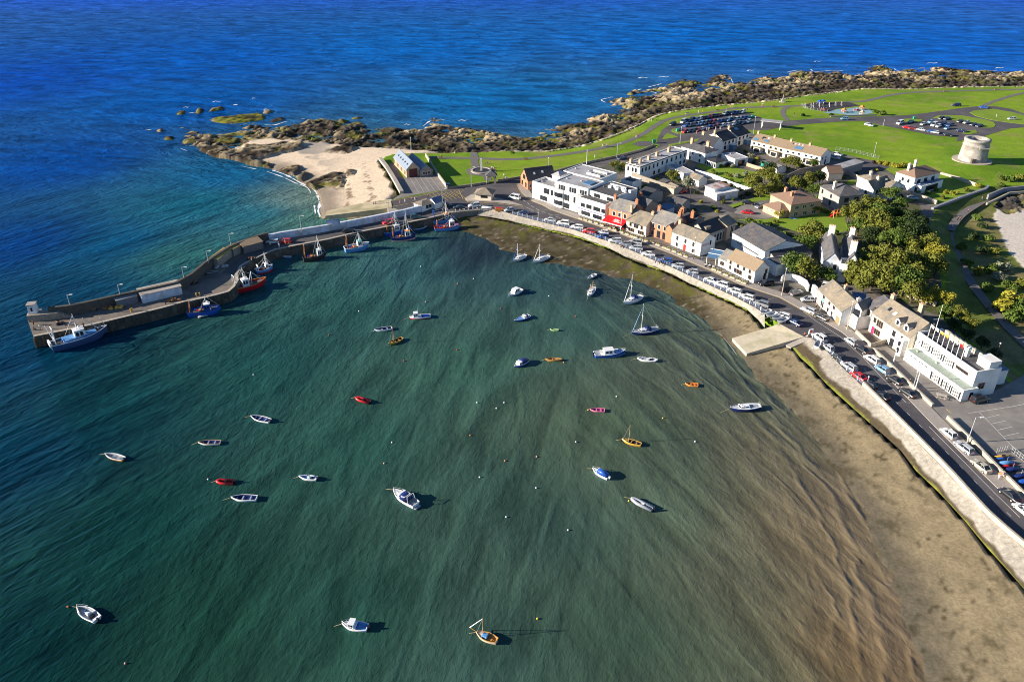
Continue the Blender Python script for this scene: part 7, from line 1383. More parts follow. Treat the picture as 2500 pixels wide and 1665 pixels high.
for i, (x, y) in enumerate([(1830,540),(1845,546),(1860,552),(1876,559),(1892,566),(1908,573),(1923,580),(1936,588),(1944,600)]):
    shrub(x, y, 2.1, 'hedge bush, %s along the back of the big storehouse' % nth(i), 1, grp='hedge behind the storehouse', hf=1.1)
for i, (x, y) in enumerate([(1770,445),(1784,452),(1798,459),(1812,466),(1826,473)]):
    shrub(x, y, 1.5, 'dark hedge bush, %s beside the workshop' % nth(i), 2, grp='hedge beside the workshop')
ei = 0
for (x, y, rr, li) in ((2455,742,4.5,3),(2486,728,4.5,3),(2475,768,3.5,1),(2500,755,4.5,1),(2425,655,3,1),(2447,648,3,4),(2440,672,3,4),(2470,700,3,1),(2350,600,2.4,1),(2375,575,2.6,2),(2398,548,2.4,2),(2362,640,2.2,1),(2395,660,2.6,0),(2410,700,2.6,1),(2430,610,2.4,0),(2400,610,2.4,2),(2490,690,3.0,0),(2385,530,2.2,1),(2415,580,2.3,1)):
    how, nb, d = ('', '', 0); shrub(x, y, rr, '%s scrub bush, %s on the low ground beside the back strand path' % (['olive','green','dark','yellow-green','pale'][li], 'number' and ords[ei]), li, z0=.9, grp='scrub on the low ground'); ei += 1

# ---------------------------------------------------------------- lamps, poles, flags
def lamp(base, topy, label, z0=ZL, arm=True, name='street_lamp', cat='street lamp', m=None, lean=0):
    h = hz(base, topy, z0); q = P(base[0], base[1], z0); r = empty(name, q, 0, label, cat); mb = MB(); mb.tube((0,0,-.2),(0,0,h),.13,.08,8); mb.build('pole', m or metalG, r)
    mb = MB(); mb.tube((0,0,-.05),(0,0,.9),.2,.16,8); mb.build('base', m or metalG, r)
    if arm: mb = MB(); mb.tube((0,0,h-.1),(1.0,-.15,h+.1),.06,n=5); a = mb.build('arm', metalG, r); mb = MB(); mb.box(.8,1.6,-.32,.02,h+.02,h+.18); mb.build('lamp_head', frameW, a)
    else: mb = MB(); mb.ball((0,0,h+.05),.22,n=8); mb.build('finial', frameW, r)
    return r
for b_, t_, lb, z_ in (((172,748),719,'slender lamp on the sea wall nearest the pier tip',5.7),((294,722),694,'lamp on the sea wall above the grey lean-to shed',5.7),((450,681),652,'lamp on the sea wall just beyond the white store',5.7),((509,641),612,'lamp on the sea wall at the first pier bend',5.7),((565,605),570,'lamp beside the mossy-roofed stone store',5.3)):
    lamp(b_, t_, lb, z_)
lamp((738,577),527,'tall lamp post in front of the whitewashed wall, near the white and red cars'); lamp((951,536),489,'tall lamp post on the pier road beside the red off-roader'); lamp((1081,508),462,'tall lamp post beside the navy-roofed hut')
lamp((1151,456),408,'lamp post in front of the memorial lawn'); lamp((1314,539),519,'short sign post on the quay railing', arm=False, name='sign_post', cat='sign post')
lamp((1339,408),386,'thin lamp post behind the timber gabled house', arm=False); lamp((1432,402),367,'tall white pole behind the pale hotel block', arm=False, name='pole', cat='pole', m=frameW); lamp((1506,386),350,'lamp post on the grass edge by the terrace lane')
lamp((1515,564),517,'tall white lamp post in front of the red awning', m=frameW, arm=False); lamp((1693,633),580,'wooden utility pole in front of the plain white house', arm=False, name='utility_pole', cat='pole', m=bark); lamp((1684,487),450,'utility pole in the lane beside the workshop', arm=False, name='utility_pole', cat='pole', m=bark)
lamp((1908,722),656,'tall leaning-looking utility pole on the pavement below the quay pub', arm=False, name='utility_pole', cat='pole', m=mat('pale_pole', (.5,.4,.3), .8, .1)); lamp((2067,805),737,'utility pole in front of the balcony house', arm=False, name='utility_pole', cat='pole', m=_m['pale_pole']); lamp((2000,766),747,'small white sign post near the pale grey saloon', arm=False, name='sign_post', cat='sign post')
lamp((2181,884),856,'short thick white post on the club terrace', arm=False, name='club_post', cat='post', m=frameW); lamp((2232,957),902,'tall white flagpole in front of the clubhouse', arm=False, name='flagpole', cat='flagpole', m=frameW); lamp((2228,950),908,'thin leaning stay pole beside the tall white flagpole', arm=False, name='pole', cat='pole')
lamp((2361,1081),1018,'street lamp by the silver estate car at the club car park'); lamp((2424,892),838,'utility pole behind the clubhouse', arm=False, name='utility_pole', cat='pole', m=bark); lamp((1660,349),311,'lamp post by the entrance of the coast car park', arm=False); lamp((1839,328),286,'lamp post near the open grey-roofed shelter', arm=False); lamp((2132,384),350,'lamp post on the headland grass left of the round tower', arm=False); lamp((2156,308),294,'short white post on the grass by the headland car park', arm=False, name='sign_post', cat='sign post'); lamp((1004,367),336,'lone thin mast on the rocks behind the lifeboat station', arm=False, name='mast', cat='mast'); lamp((2117,936),920,'small white sign post at the start of the parapet wall', arm=False, name='sign_post', cat='sign post')
rt, L_, D_ = clubR
fcol = [PW, PW, PY, PY, PW, PG_, PR, PW]
for i in range(8):
    w0 = rt.matrix_basis @ Vector((-L_*.36+i*L_*.082, -D_/2+.5, 6.6)); r = empty('roof_flagpole', w0, rt.rotation_euler.z, 'small flagpole with flag, %s on the clubhouse roof edge' % nth(i), 'flagpole', 'flagpoles on the clubhouse roof')
    mb = MB(); mb.tube((0,0,0),(0,0,4.2),.09,.07,6); mb.build('pole', frameW, r); mb = MB(); mb.smooth = True
    mb.loft([[(.05+x,.12*math.sin(x*4),4.1),(.05+x,.12*math.sin(x*4)+.03,4.1),(.05+x,.15*math.sin(x*4+.5)+.03,3.3),(.05+x,.15*math.sin(x*4+.5),3.3)] for x in np.linspace(0,1.2,5)]); mb.build('flag', fcol[i], r)
w0 = rt.matrix_basis @ Vector((-L_*.42, 0, 6.6)); r = empty('roof_mast', w0, 0, 'tall thin signal mast at the upper end of the clubhouse roof', 'mast'); mb = MB(); mb.tube((0,0,0),(0,0,8.5),.10,.05,6); mb.build('pole', frameW, r); mb = MB(); mb.tube((-1.2,0,4.5),(1.2,0,4.5),.05,n=5); mb.build('yard', frameW, r)
# planters along the pub pavement
pls = [(1418,537),(1430,540),(1442,544),(1456,548),(1470,553),(1490,561),(1501,565),(1518,570),(1531,575),(1543,580),(1552,583),(1566,588),(1578,592),(1592,596),(1606,601),(1622,608),(1632,612),(1646,617),(1660,624),(1674,629),(1743,661),(1756,667),(1772,674),(1788,681),(1803,688),(1816,694)]
mb = MB(); mb.box(-.8,.8,-.35,.35,.0,.55); pa_ = mb.mesh('box', paleS); mb = MB(); mb.ball((-.35,0,.65),.35,.28,.25); mb.ball((.35,0,.65),.38,.28,.28); pb_ = mb.mesh('plants', leafs[0])
for i, (x, y) in enumerate(pls):
    q = P(x, y-2, ZL+.17); r = empty('planter', q, R(-38), 'stone planter with small plants, %s along the pub pavement' % nth(i), 'planter', 'planters along the pavement'); put('box', pa_, r); put('plants', pb_, r)
# green bins, picnic tables, playground
for (x, y, c, lb, s_) in ((1094,460,PN,'navy kiosk box at the corner of the lawn wall',1.6),(1236,437,PG_,'grey-blue bin on the lawn near the arch',.8),(1654,322,mat('bin_green', (.05,.3,.2), .6, 0),'green bottle bank at the left end of the car park',1.2),(1837,288,mat('bin_green2', (.03,.4,.2), .6, 0),'bright green bin at the right end of the coast car park',1.1),(1596,350,mat('bin_green3', (.04,.2,.12), .6, 0),'dark green kiosk at the exercise yard corner',1.5),(2231,291,_m['bin_green2'],'green bin on the small car park island',1.0)):
    q = PG(x, y); r = empty('bin', q, .2, lb, 'bin'); mb = MB(); mb.loft([[(-s_*.4,-s_*.4,0),(s_*.4,-s_*.4,0),(s_*.4,s_*.4,0),(-s_*.4,s_*.4,0)],[(-s_*.5,-s_*.5,s_*1.1),(s_*.5,-s_*.5,s_*1.1),(s_*.5,s_*.5,s_*1.1),(-s_*.5,s_*.5,s_*1.1)]]); mb.build('body', c, r); mb = MB(); mb.box(-s_*.55,s_*.55,-s_*.55,s_*.55,s_*1.1,s_*1.25); mb.build('lid', c, r)
def bench(px, py, ang, lb, tbl=False, m=None, z=None):
    q = PG(px, py) if z is None else P(px, py, z); r = empty('picnic_table' if tbl else 'bench', q, ang, lb, 'picnic table' if tbl else 'bench'); m = m or wood
    if tbl:
        mb = MB(); mb.box(-1.2,1.2,-.45,.45,.70,.78); mb.build('table_top', m, r)
        for s_ in (-1,1): mb = MB(); mb.box(-1.2,1.2,s_*.95-.15,s_*.95+.15,.42,.48); mb.build('seat', m, r)
        for s_ in (-1,1): mb = MB(); mb.tube((s_*.8,-.9,0),(s_*.8,-.2,.72),.05,n=4); mb.tube((s_*.8,.9,0),(s_*.8,.2,.72),.05,n=4); mb.tube((s_*.8,-1,.4),(s_*.8,1,.4),.05,n=4); mb.build('leg', m, r)
    else:
        mb = MB(); mb.box(-1,1,-.25,.25,.42,.5); mb.build('seat', m, r); mb = MB(); mb.box(-1,1,.22,.3,.5,.95); mb.build('backrest', m, r)
        for s_ in (-1,1): mb = MB(); mb.box(s_*.8-.06,s_*.8+.06,-.22,.25,0,.42); mb.build('leg', m, r)
bench(2297,970,R(-30),'pale picnic table on the lower club terrace',True,greyR,ZL+.07); bench(1077,388.5,.1,'bench on the coast path above the shaded lawn'); bench(1283,391,.1,'bench on the coast path behind the timber gabled house'); bench(1752,272,.1,'bench on the coast path above the car park'); bench(1888,261,.0,'bench on the coast path left of the playground'); bench(2307,224,0,'bench on the far path, left of the two at the top right'); bench(2431,219.5,0,'bench on the far path, right of the two at the top right'); bench(1678,279,.1,'grey bench by the path at the start of the car park', m=greyR)
# playground
q0 = PG(2010, 258)
sheet('playground_surface', [(1958,258),(1985,250),(2070,249),(2100,258),(2040,266),(2022,274),(1990,268)], ZL+.07, mat('rubber_dark', (.05,.045,.055), .9, .1))
sheet('playground_surface', [(2010,276),(2045,267),(2100,262),(2125,268),(2132,276),(2100,282),(2070,281),(2040,277)], ZL+.075, mat('rubber_blue', (.22,.36,.42), .9, .1, .5))
for i, (x, y, lb) in enumerate(((1971,263,'first swing frame with orange caps at the left end of the playground'),(1992,262,'second swing frame, beside the blue climbing box'),(2016,261,'third swing frame in the middle of the dark playground surface'),(2046,259,'fourth swing frame with seats, right end of the playground'))):
    q = PG(x, y); r = empty('swing', q, R(5), lb, 'swing', 'swings in the playground')
    for s_ in (-1,1): mb = MB(); mb.tube((s_*1.7,-1.1,0),(s_*1.7,0,2.6),.07,n=5); mb.tube((s_*1.7,1.1,0),(s_*1.7,0,2.6),.07,n=5); mb.build('leg', metalG, r)
    mb = MB(); mb.tube((-1.9,0,2.6),(1.9,0,2.6),.09,n=6); mb.build('crossbar', PO, r)
    for s_ in (-1,1): mb = MB(); mb.tube((s_*.7-.2,0,2.6),(s_*.7-.2,0,.6),.015,n=3); mb.tube((s_*.7+.2,0,2.6),(s_*.7+.2,0,.6),.015,n=3); mb.box(s_*.7-.25,s_*.7+.25,-.1,.1,.55,.6); mb.build('swing_seat', PK, r)
for (x, y, m_, lb) in ((2000,255,PB,'blue box climbing frame behind the swings'),(2009,254,PB,'second blue box climbing frame behind the swings'),(2010,270,PR,'low red spinning platform at the front of the playground'),(2090,272,PR,'red and blue play tower on the pale blue surface'),(2104,268,PO,'orange play tower at the right of the playground'),(2104,281,mat('tan_play', (.6,.4,.25), .7, 0),'tan play hut by the road'),(2060,275,PO,'small orange seesaw on the pale blue surface')):
    q = PG(x, y); r = empty('play_structure', q, .4, lb, 'play equipment'); mb = MB(); [mb.box(a*.9-.08,a*.9+.08,c*.9-.08,c*.9+.08,0,1.6) for a in (-1,1) for c in (-1,1)]; mb.build('post', metalG, r); mb = MB(); mb.box(-1,1,-1,1,.7,.85); mb.build('platform', m_, r); mb = MB(); mb.loft([[(-1.1,-1.1,1.6),(1.1,-1.1,1.6),(1.1,1.1,1.6),(-1.1,1.1,1.6)],[(-.1,-.1,2.5),(.1,-.1,2.5),(.1,.1,2.5),(-.1,.1,2.5)]]) if m_ is not PR else mb.box(-1.1,1.1,-1.1,-1.0,.85,1.5); mb.build('roof' if m_ is not PR else 'panel', m_, r); mb = MB(); mb.loft([[(1,-.4,.85),(1,.4,.85),(1,.4,.95),(1,-.4,.95)],[(2.6,-.4,.05),(2.6,.4,.05),(2.6,.4,.15),(2.6,-.4,.15)]]); mb.build('slide', m_, r)
q = P(2042,528); r = empty('climbing_frame', q, .3, 'orange wooden climbing frame with slide on the lawn of the grey house', 'play equipment')
mb = MB(); [mb.tube((a*2.2,c*1.2,0),(a*1.9,0,2.4),.09,n=5) for a in (-1,1) for c in (-1,1)]; mb.tube((-2,0,2.4),(2,0,2.4),.1,n=6); mb.build('frame', PO, r); mb = MB(); mb.box(-.7,.7,-.7,.7,1.2,1.35); [mb.box(a*.65-.07,a*.65+.07,c*.65-.07,c*.65+.07,0,2.6) for a in (-1,1) for c in (-1,1)]; mb.build('tower', PO, r); mb = MB(); mb.loft([[(-.7,-.35,1.35),(-.7,.35,1.35),(-.7,.35,1.45),(-.7,-.35,1.45)],[(-3,-.35,.05),(-3,.35,.05),(-3,.35,.15),(-3,-.35,.15)]]); mb.build('slide', PR, r)
q = P(1937,534); r = empty('paddle_board', (q.x,q.y,ZL+.1), R(-18), 'bright blue paddle board lying on the lawn', 'paddle board'); mb = MB(); mb.smooth = True; mb.loft([[(x,-w_,.02),(x,-w_*.8,.14),(x,w_*.8,.14),(x,w_,.02)] for x, w_ in ((-1.7,.05),(-1.3,.3),(0,.4),(1.3,.3),(1.7,.05))]); mb.build('board', PLB, r)
q = P(1866,409); r = empty('trampoline', q, 0, 'green netted trampoline beside the small garden shed', 'trampoline'); gn = mat('net_green', (.03,.25,.2), .8, 0); mb = MB(); mb.tube((0,0,.6),(0,0,.7),1.6,n=16); mb.build('mat', PK, r); mb = MB(); [mb.tube((1.65*math.cos(t),1.65*math.sin(t),0),(1.65*math.cos(t),1.65*math.sin(t),2.2),.05,n=4) for t in [i*math.pi/4 for i in range(8)]]; mb.build('post', gn, r); mb = MB(); mb.loft([[(1.62*math.cos(t),1.62*math.sin(t),z) for t in [i*math.pi/8 for i in range(16)]] for z in (.7,2.1)], cap=False); mb.build('net', gn, r)
for i, (x, y, m_, lb) in enumerate(((2447,1117,PY,'yellow kayak on the rack in the club boat pound'),(2450,1122,PB,'blue kayak just below the yellow kayak'),(2455,1133,PLB,'light blue dinghy cover in the boat pound'),(2462,1140,PR,'dark red kayak in the boat pound'),(2470,1148,PN,'navy covered dinghy in the boat pound, upper'),(2490,1164,PN,'navy covered dinghy in the boat pound, middle'),(2500,1178,PB,'blue covered dinghy at the right edge of the boat pound'))):
    q = P(x, y); r = empty('kayak' if 'kayak' in lb else 'covered_dinghy', (q.x,q.y,ZL+.3), R(4+i*2), lb, 'kayak' if 'kayak' in lb else 'dinghy'); w_ = .35 if 'kayak' in lb else .75
    mb = MB(); mb.smooth = True; mb.loft([[(x_,-w_*k_,.15),(x_,-w_*k_*.6,0),(x_,w_*k_*.6,0),(x_,w_*k_,.15),(x_,0,.30+w_*.5*k_)] for x_, k_ in ((-1.9,.06),(-1.2,.8),(0,1),(1.2,.8),(1.9,.06))]); mb.build('hull', m_, r); mb = MB(); mb.tube((-.35,0,.3),(.35,0,.3),.22,n=8) if w_ < .5 else mb.tube((0,0,.3),(0,0,1.6),.04,n=5); mb.build('cockpit' if w_ < .5 else 'mast', PK if w_ < .5 else metalG, r)
for (pts, lb) in (([(2432,1106),(2462,1098),(2500,1128)], 'pale wire fence of the club boat pound'),([(1955,258),(1972,268),(2020,274)], 'grey metal fence along the left side of the playground'),([(2040,366),(2090,374),(2145,388)], 'wire fence between the headland grass and the dark lane')):
    pl = path(pts, ZL); L2_ = resample(pl, 12); o0 = L2_[0]; r = empty('fence', o0, 0, lb, 'fence')
    for p in L2_: mb = MB(); mb.tube((0,0,0),(0,0,1.5),.05,n=4); o = mb.build('post', metalG, r); o.location = p-o0
    mb = MB(); [mb.tube(L2_[i]-o0+Vector((0,0,zz)), L2_[i+1]-o0+Vector((0,0,zz)),.03,n=4) for i in range(11) for zz in (.2,.8,1.4)]; mb.build('rail', metalG, r)

# ---------------------------------------------------------------- people
def person_meshes(v):
    """standing / walking / sitting figure, one continuous body grown with the skin modifier"""
    J = {0: [(0,0,.95),(0,0,1.2),(0,0,1.42),(0,0,1.52),(0,0,1.66),(.10,0,.90),(.11,.0,.5),(.11,.0,.07),(.11,-.14,.04),(-.10,0,.90),(-.11,.02,.5),(-.11,.02,.07),(-.11,-.12,.04),(.19,0,1.40),(.24,.02,1.12),(.25,-.04,.86),(-.19,0,1.40),(-.24,.02,1.12),(-.25,-.04,.86)],
         1: [(0,0,.95),(0,-.02,1.2),(0,-.03,1.42),(0,-.04,1.52),(0,-.05,1.66),(.10,0,.90),(.11,-.18,.52),(.11,-.28,.10),(.11,-.42,.08),(-.10,0,.90),(-.11,.12,.5),(-.11,.36,.16),(-.11,.26,.06),(.19,-.02,1.40),(.24,.14,1.15),(.24,.10,.92),(-.19,-.02,1.40),(-.24,-.12,1.15),(-.24,-.28,.98)],
         2: [(0,0,.2),(0,.03,.45),(0,.0,.66),(0,-.02,.76),(0,-.04,.90),(.10,-.05,.18),(.12,-.45,.32),(.12,-.62,.05),(.12,-.75,.04),(-.10,-.05,.18),(-.12,-.42,.34),(-.12,-.60,.05),(-.12,-.73,.04),(.19,0,.64),(.25,-.12,.4),(.18,-.35,.32),(-.19,0,.64),(-.25,.1,.4),(-.27,.2,.1)]}[v]
    E = [(0,1),(1,2),(2,3),(3,4),(0,5),(5,6),(6,7),(7,8),(0,9),(9,10),(10,11),(11,12),(2,13),(13,14),(14,15),(2,16),(16,17),(17,18)]
    Rr = [.13,.125,.14,.055,.105,.085,.06,.042,.03,.085,.06,.042,.03,.06,.042,.035,.06,.042,.035]
    def grow(idx, edges, k, name):
        me = bpy.data.meshes.new(name); mp = {j: i for i, j in enumerate(idx)}; me.from_pydata([J[j] for j in idx], [(mp[a], mp[b_]) for a, b_ in edges], [])
        o = bpy.data.objects.new(name, me); COL.objects.link(o); o.modifiers.new('s', 'SKIN')
        if not me.skin_vertices: 
            bpy.context.view_layer.objects.active = o
        for i, j in enumerate(idx):
            sk_ = me.skin_vertices[0].data[i]; sk_.radius = (Rr[j]*k, Rr[j]*k); sk_.use_root = (i == 0)
        o.modifiers.new('u', 'SUBSURF').levels = 1
        dg = bpy.context.evaluated_depsgraph_get(); nm = bpy.data.meshes.new_from_object(o.evaluated_get(dg)); bpy.data.objects.remove(o); return nm
    body = grow(list(range(19)), E, 1.0, 'body')
    top = grow([0,1,2,13,14,16,17], [(0,1),(1,2),(2,13),(13,14),(2,16),(16,17)], 1.14, 'shirt')
    leg = grow([0,5,6,7,9,10,11], [(0,5),(5,6),(6,7),(0,9),(9,10),(10,11)], 1.16, 'trousers')
    h = J[4]; mb = MB(); mb.ball((h[0],h[1]+.03,h[2]+.04),.115,.12,.10,n=8,m=5); hair = mb.mesh('hair', mat('hair', (.06,.035,.02), .9, 0))
    return body, top, leg, hair
try:
    PM = [person_meshes(v) for v in range(3)]
except Exception as ex:
    print('PEOPLE', ex); PM = None
skin = mat('skin', (.50,.30,.21), .6, 0)
KC = {'white': (.75,.75,.75), 'red': (.5,.03,.03), 'blue': (.05,.12,.4), 'black': (.02,.02,.025), 'pink': (.7,.3,.32), 'grey': (.3,.3,.32), 'green': (.1,.5,.05), 'orange': (.7,.25,.05), 'yellow': (.7,.5,.05)}
_pm = {}
def person(px, py, pose, top, leg, label, face=0, z=None, grp=None):
    if PM is None: return
    def cm(part, c):
        k = (pose, part, c)
        if k not in _pm: me = PM[pose][part].copy(); me.materials.clear(); me.materials.append(skin if part == 0 else mat('cloth_'+c, KC[c], .85, 0)); _pm[k] = me
        return _pm[k]
    q = PG(px, py) if z is None else P(px, py, z); r = put('person', cm(0, 'skin'), None, q); r.rotation_euler = (0,0,R(face)); tag(r, label, 'person', grp)
    put('shirt', cm(1, top), r); put('trousers', cm(2, leg), r); put('hair', PM[pose][3], r); return r
zz = ZL+.06
for a in ((1464+22,0),): pass
ppl = [(1000,491,0,'black','black','person in dark clothes, leftmost on the beach end of the jetty walk',90,2.5),(1006,490,1,'white','grey','person in white walking right of the lone dark figure',60,2.5),
 (912,502,1,'blue','black','person in blue, left of the pair walking down the jetty ramp',80,None),(917,501.5,1,'blue','blue','person in blue, right of the pair walking down the jetty ramp',80,None),(927,501,1,'white','pink','person in white top on the jetty ramp',80,None),(942,499,0,'white','white','person dressed all in white near the top of the jetty ramp',0,None),
 (977,497,1,'red','pink','person in red nearest the jetty railing on the yellow line',70,zz),(989,494,1,'pink','white','person in pink walking between the jetty and harbour office',70,zz),(1013,489,1,'red','white','person in red behind the harbour office',70,zz),(1045,484,0,'black','black','person in black behind the navy-roofed hut',0,zz),
 (682,604,0,'white','white','person in a white coat standing on the pier road',0,zz),(676+0,598.5,1,'pink','blue','person in pink on the pier below the white estate car',200,zz),(697,596,0,'yellow','pink','person in yellow in front of the red estate car',0,zz),(661,604,0,'white','black','person in pale top by the edge of the pier road',0,zz),
 (99,804,0,'white','grey','person with white top fishing at the pier tip',180,zz),(83,794,0,'red','black','person in red jacket by the light tower plinth',90,zz),(83.5,805,2,'black','black','person sitting low at the corner of the pier tip',90,zz),
 (1110,373,2,'green','white','person in green sitting on the grass edge with a bicycle',0,None),(1077,386,0,'green','black','person in lime jacket standing on the coast path',0,None),(1184,401,2,'black','black','person sitting on the lawn above the memorial',0,None),(1190,400.5,2,'black','grey','second person sitting on the lawn above the memorial',0,None),(1201,410,2,'white','pink','person in white sitting on the lawn right of the memorial',0,None),(1205,410,2,'grey','white','person in grey sitting right of the one in white by the memorial',0,None),(1207,420,1,'red','black','person in red walking at the edge of the memorial circle',0,None),(1230,428,2,'white','white','person in white lying on the lawn near the grey-blue bin',0,None),
 (1471,359,1,'pink','white','person in pink, left of the pair strolling on the coast path',80,None),(1475,358.5,1,'orange','grey','person in orange, right of the pair strolling on the coast path',80,None),(1481,359,1,'white','blue','person in white a step right of the strolling pair',80,None),(1452,386,0,'white','white','child in white on the grass above the white hotel block',0,None),
 (1553,336,1,'pink','white','person in pink on the coast path, left of two',60,None),(1558,335,1,'red','black','person in red on the coast path, right of two',60,None),(1590,297,0,'white','white','person in pale clothes on the grass edge above the rocks',0,None),(1603,296,0,'green','black','person in green on the coast path bend',0,None),
 (1705,276,0,'white','white','person in white on the path above the back row of cars',0,None),(1715,275,1,'orange','orange','person in orange on the path above the back row of cars',60,None),(1783,262.5,1,'red','pink','person in red on the path, left of two near the white off-roader',60,None),(1787,262.5,1,'orange','white','person in orange on the path, right of two near the white off-roader',60,None),(1774,270,1,'grey','grey','person in grey on the path behind the back row of cars',0,None),(1860,259.5,1,'white','pink','person in white on the path between the cars and the statue',80,None),(1863,259.5,1,'pink','pink','person in pink beside the one in white left of the statue',80,None),(1938,281,0,'black','black','lone person in black on the grass left of the playground',0,None),(1824,270,0,'black','black','person in black standing on the grass beyond the white off-roader',0,None),
 (1786,289,1,'orange','white','person in orange walking between the car rows',0,zz),(1700,327,1,'pink','pink','person in pink walking in front of the red hatchback',0,zz),(1725,319,0,'white','pink','person in white, leftmost of the group at the front car row',0,zz),(1729,319,0,'pink','white','person in pink in the middle of the group at the front car row',0,zz),(1732,319,1,'white','black','person in white, rightmost of the group at the front car row',0,zz),(1747,317,1,'white','white','person in white alone below the front car row',0,zz),(1758,316,1,'pink','white','person in pink alone below the front car row',0,zz),
 (1332,542,2,'red','white','person in red sitting on the quay edge near the silver saloon',200,ZL+.06),(1516,604,2,'orange','black','person sitting on the quay edge below the grey saloon',200,ZL+.06),(1600,644,0,'white','blue','person in white, leftmost of the group on the quay edge',200,zz),(1605,646,0,'white','white','person in white, second in the group on the quay edge',200,zz),(1610,646.5,0,'blue','black','person in blue in the middle of the group on the quay edge',200,zz),(1615,643,0,'grey','black','person in grey in the group beside the blue estate car',200,zz),(1620,641,0,'white','black','person in white, rightmost of the group beside the blue estate car',200,zz),
 (1479,553,0,'black','black','person in black standing at the restaurant corner under the awning',0,ZL+.17),(1486,553,0,'red','black','person in red at the left end of the awning terrace',0,ZL+.17),(1572,584,0,'black','black','person in black on the pavement below the cream pub',0,ZL+.17),(1713.5,637,0,'blue','blue','person in dark blue by the pub canopy gate',0,ZL+.17),(1825,695,0,'black','black','person in black at the end of the planter row',0,ZL+.17),(1965,818,2,'orange','black','person sitting at the head of the slipway, left one',200,zz),(1971,823,2,'white','grey','person sitting at the head of the slipway, right one',200,zz),
 (1992,752,0,'pink','black','person in pink standing outside the grey-beige shop',0,ZL+.17),(2219,938,0,'black','black','person in black leaning on the club terrace wall',0,zz),(2437,1167,1,'orange','white','person with a pushchair on the lower pavement',135,ZL+.17),(2443,1163,1,'grey','pink','person in grey walking just behind the one with the pushchair',135,ZL+.17),
 (2396,489,1,'white','blue','person in white on the shaded path below the retaining wall',30,1.7),(2363,519,1,'red','black','person in red on the shaded back path',40,1.6),(2337,539,0,'black','black','person in black, left of the two dark figures on the back path',0,1.5),(2344,538,0,'black','black','person in black, right of the two dark figures on the back path',0,1.5),(2314,559,1,'blue','blue','person in blue at the corner of the back path',200,1.3),(2323,559,1,'white','blue','person in white at the corner of the back path',200,1.3),(2372,675,1,'blue','black','person in blue halfway down the back path',200,1.1),(2410,757,1,'black','black','person in black low on the back path',200,1.1),(2432,286+0,0,'white','white','person in white crossing the headland road',0,zz)]
for a in ppl: person(a[0], a[1], a[2], a[3], a[4], a[5], a[6], a[7])
# pub tables and parasols under the awning and canopy
k_ = 0
for (x, y, c, lb) in ((1492,556,'red','first pub table under the left end of the red awning'),(1498,560,'white','pub table in front of the red awning near the planters'),(1507,558,'red','pub table in the middle under the red awning'),(1514,562,'grey','pub table beside the tall white lamp post'),(1521,564,'red','pub table at the right end of the red awning'),(1722,650,'white','white bicycle-side table outside the glass canopy, left'),(1732,652,'white','table outside the glass canopy, middle'),(1741,655,'white','table outside the glass canopy, right')):
    q = P(x, y, ZL+.17); r = empty('pub_table', q, .3*k_, lb, 'table', 'pub tables on the pavement'); k_ += 1
    mb = MB(); mb.tube((0,0,.70),(0,0,.75),.45,n=10); mb.build('table_top', mat('cloth_'+c, KC[c], .85, 0), r); mb = MB(); mb.tube((0,0,0),(0,0,.7),.05,n=6); mb.tube((0,0,0),(0,0,.04),.28,n=8); mb.build('pedestal', blackM, r)
    for s_ in (-1,1):
        mb = MB(); mb.box(s_*.85-.22,s_*.85+.22,-.22,.22,.42,.47); [mb.box(s_*.85+a*.18-.02,s_*.85+a*.18+.02,b_*.18-.02,b_*.18+.02,0,.42) for a in (-1,1) for b_ in (-1,1)]; mb.box(s_*.85+s_*.2-.02,s_*.85+s_*.2+.02,-.22,.22,.47,.9); mb.build('chair', blackM, r)
# gulls resting and flying, stones and nets on the pier
for i, (x, y, m_, lb) in enumerate(((225,758,PK,'heap of dark nets against the sea wall near the small sign'),(262,752,PNet,'brown heap of nets left of the grey lean-to shed'),(470,693,PK,'heap of black nets beyond the white store'),(540,652,PG_,'grey pots stacked below the mossy-roofed store'),(505,668,metalG,'metal boat trailer frame on the pier deck'),(283,752,PY,'small yellow machine beside the lean-to shed'),(612,634,PK,'dark net heap on the pier road below the ribbed-roof hut'),(425,733,PNet,'brown rope and net heap near the right end of the white store'),(150,790,PK,'dark pots stacked by the large navy trawler'))):
    q = P(x, y); r = empty('net_heap' if i < 3 or i > 5 else 'pier_gear', q, .3, lb, 'fishing gear')
    if i == 4: mb = MB(); mb.box(-2,2,-.7,-.6,.4,.5); mb.box(-2,2,.6,.7,.4,.5); mb.box(-2,-1.9,-.6,.6,.4,.5); mb.tube((2,-.65,.45),(3.4,0,.45),.05,n=5); mb.tube((2,.65,.45),(3.4,0,.45),.05,n=5); mb.build('frame', m_, r); mb = MB(); [mb.tube((-.3,s_*.95,.3),(-.3,s_*.78,.3),.3,n=10) for s_ in (-1,1)]; mb.build('wheel', blackM, r)
    else:
        mb = MB(); g_ = random.Random(i); [mb.ball((g_.uniform(-1.6,1.6),g_.uniform(-.6,.6),.3),g_.uniform(.4,.8),g_.uniform(.4,.7),g_.uniform(.3,.6),n=7,m=4) for _ in range(7)]; mb.build('heap', m_, r)
        mb = MB(); [mb.ball((g_.uniform(-1.4,1.4),g_.uniform(-.6,.6),.75),.14,n=6,m=4) for _ in range(6)]; mb.build('floats', PO, r)
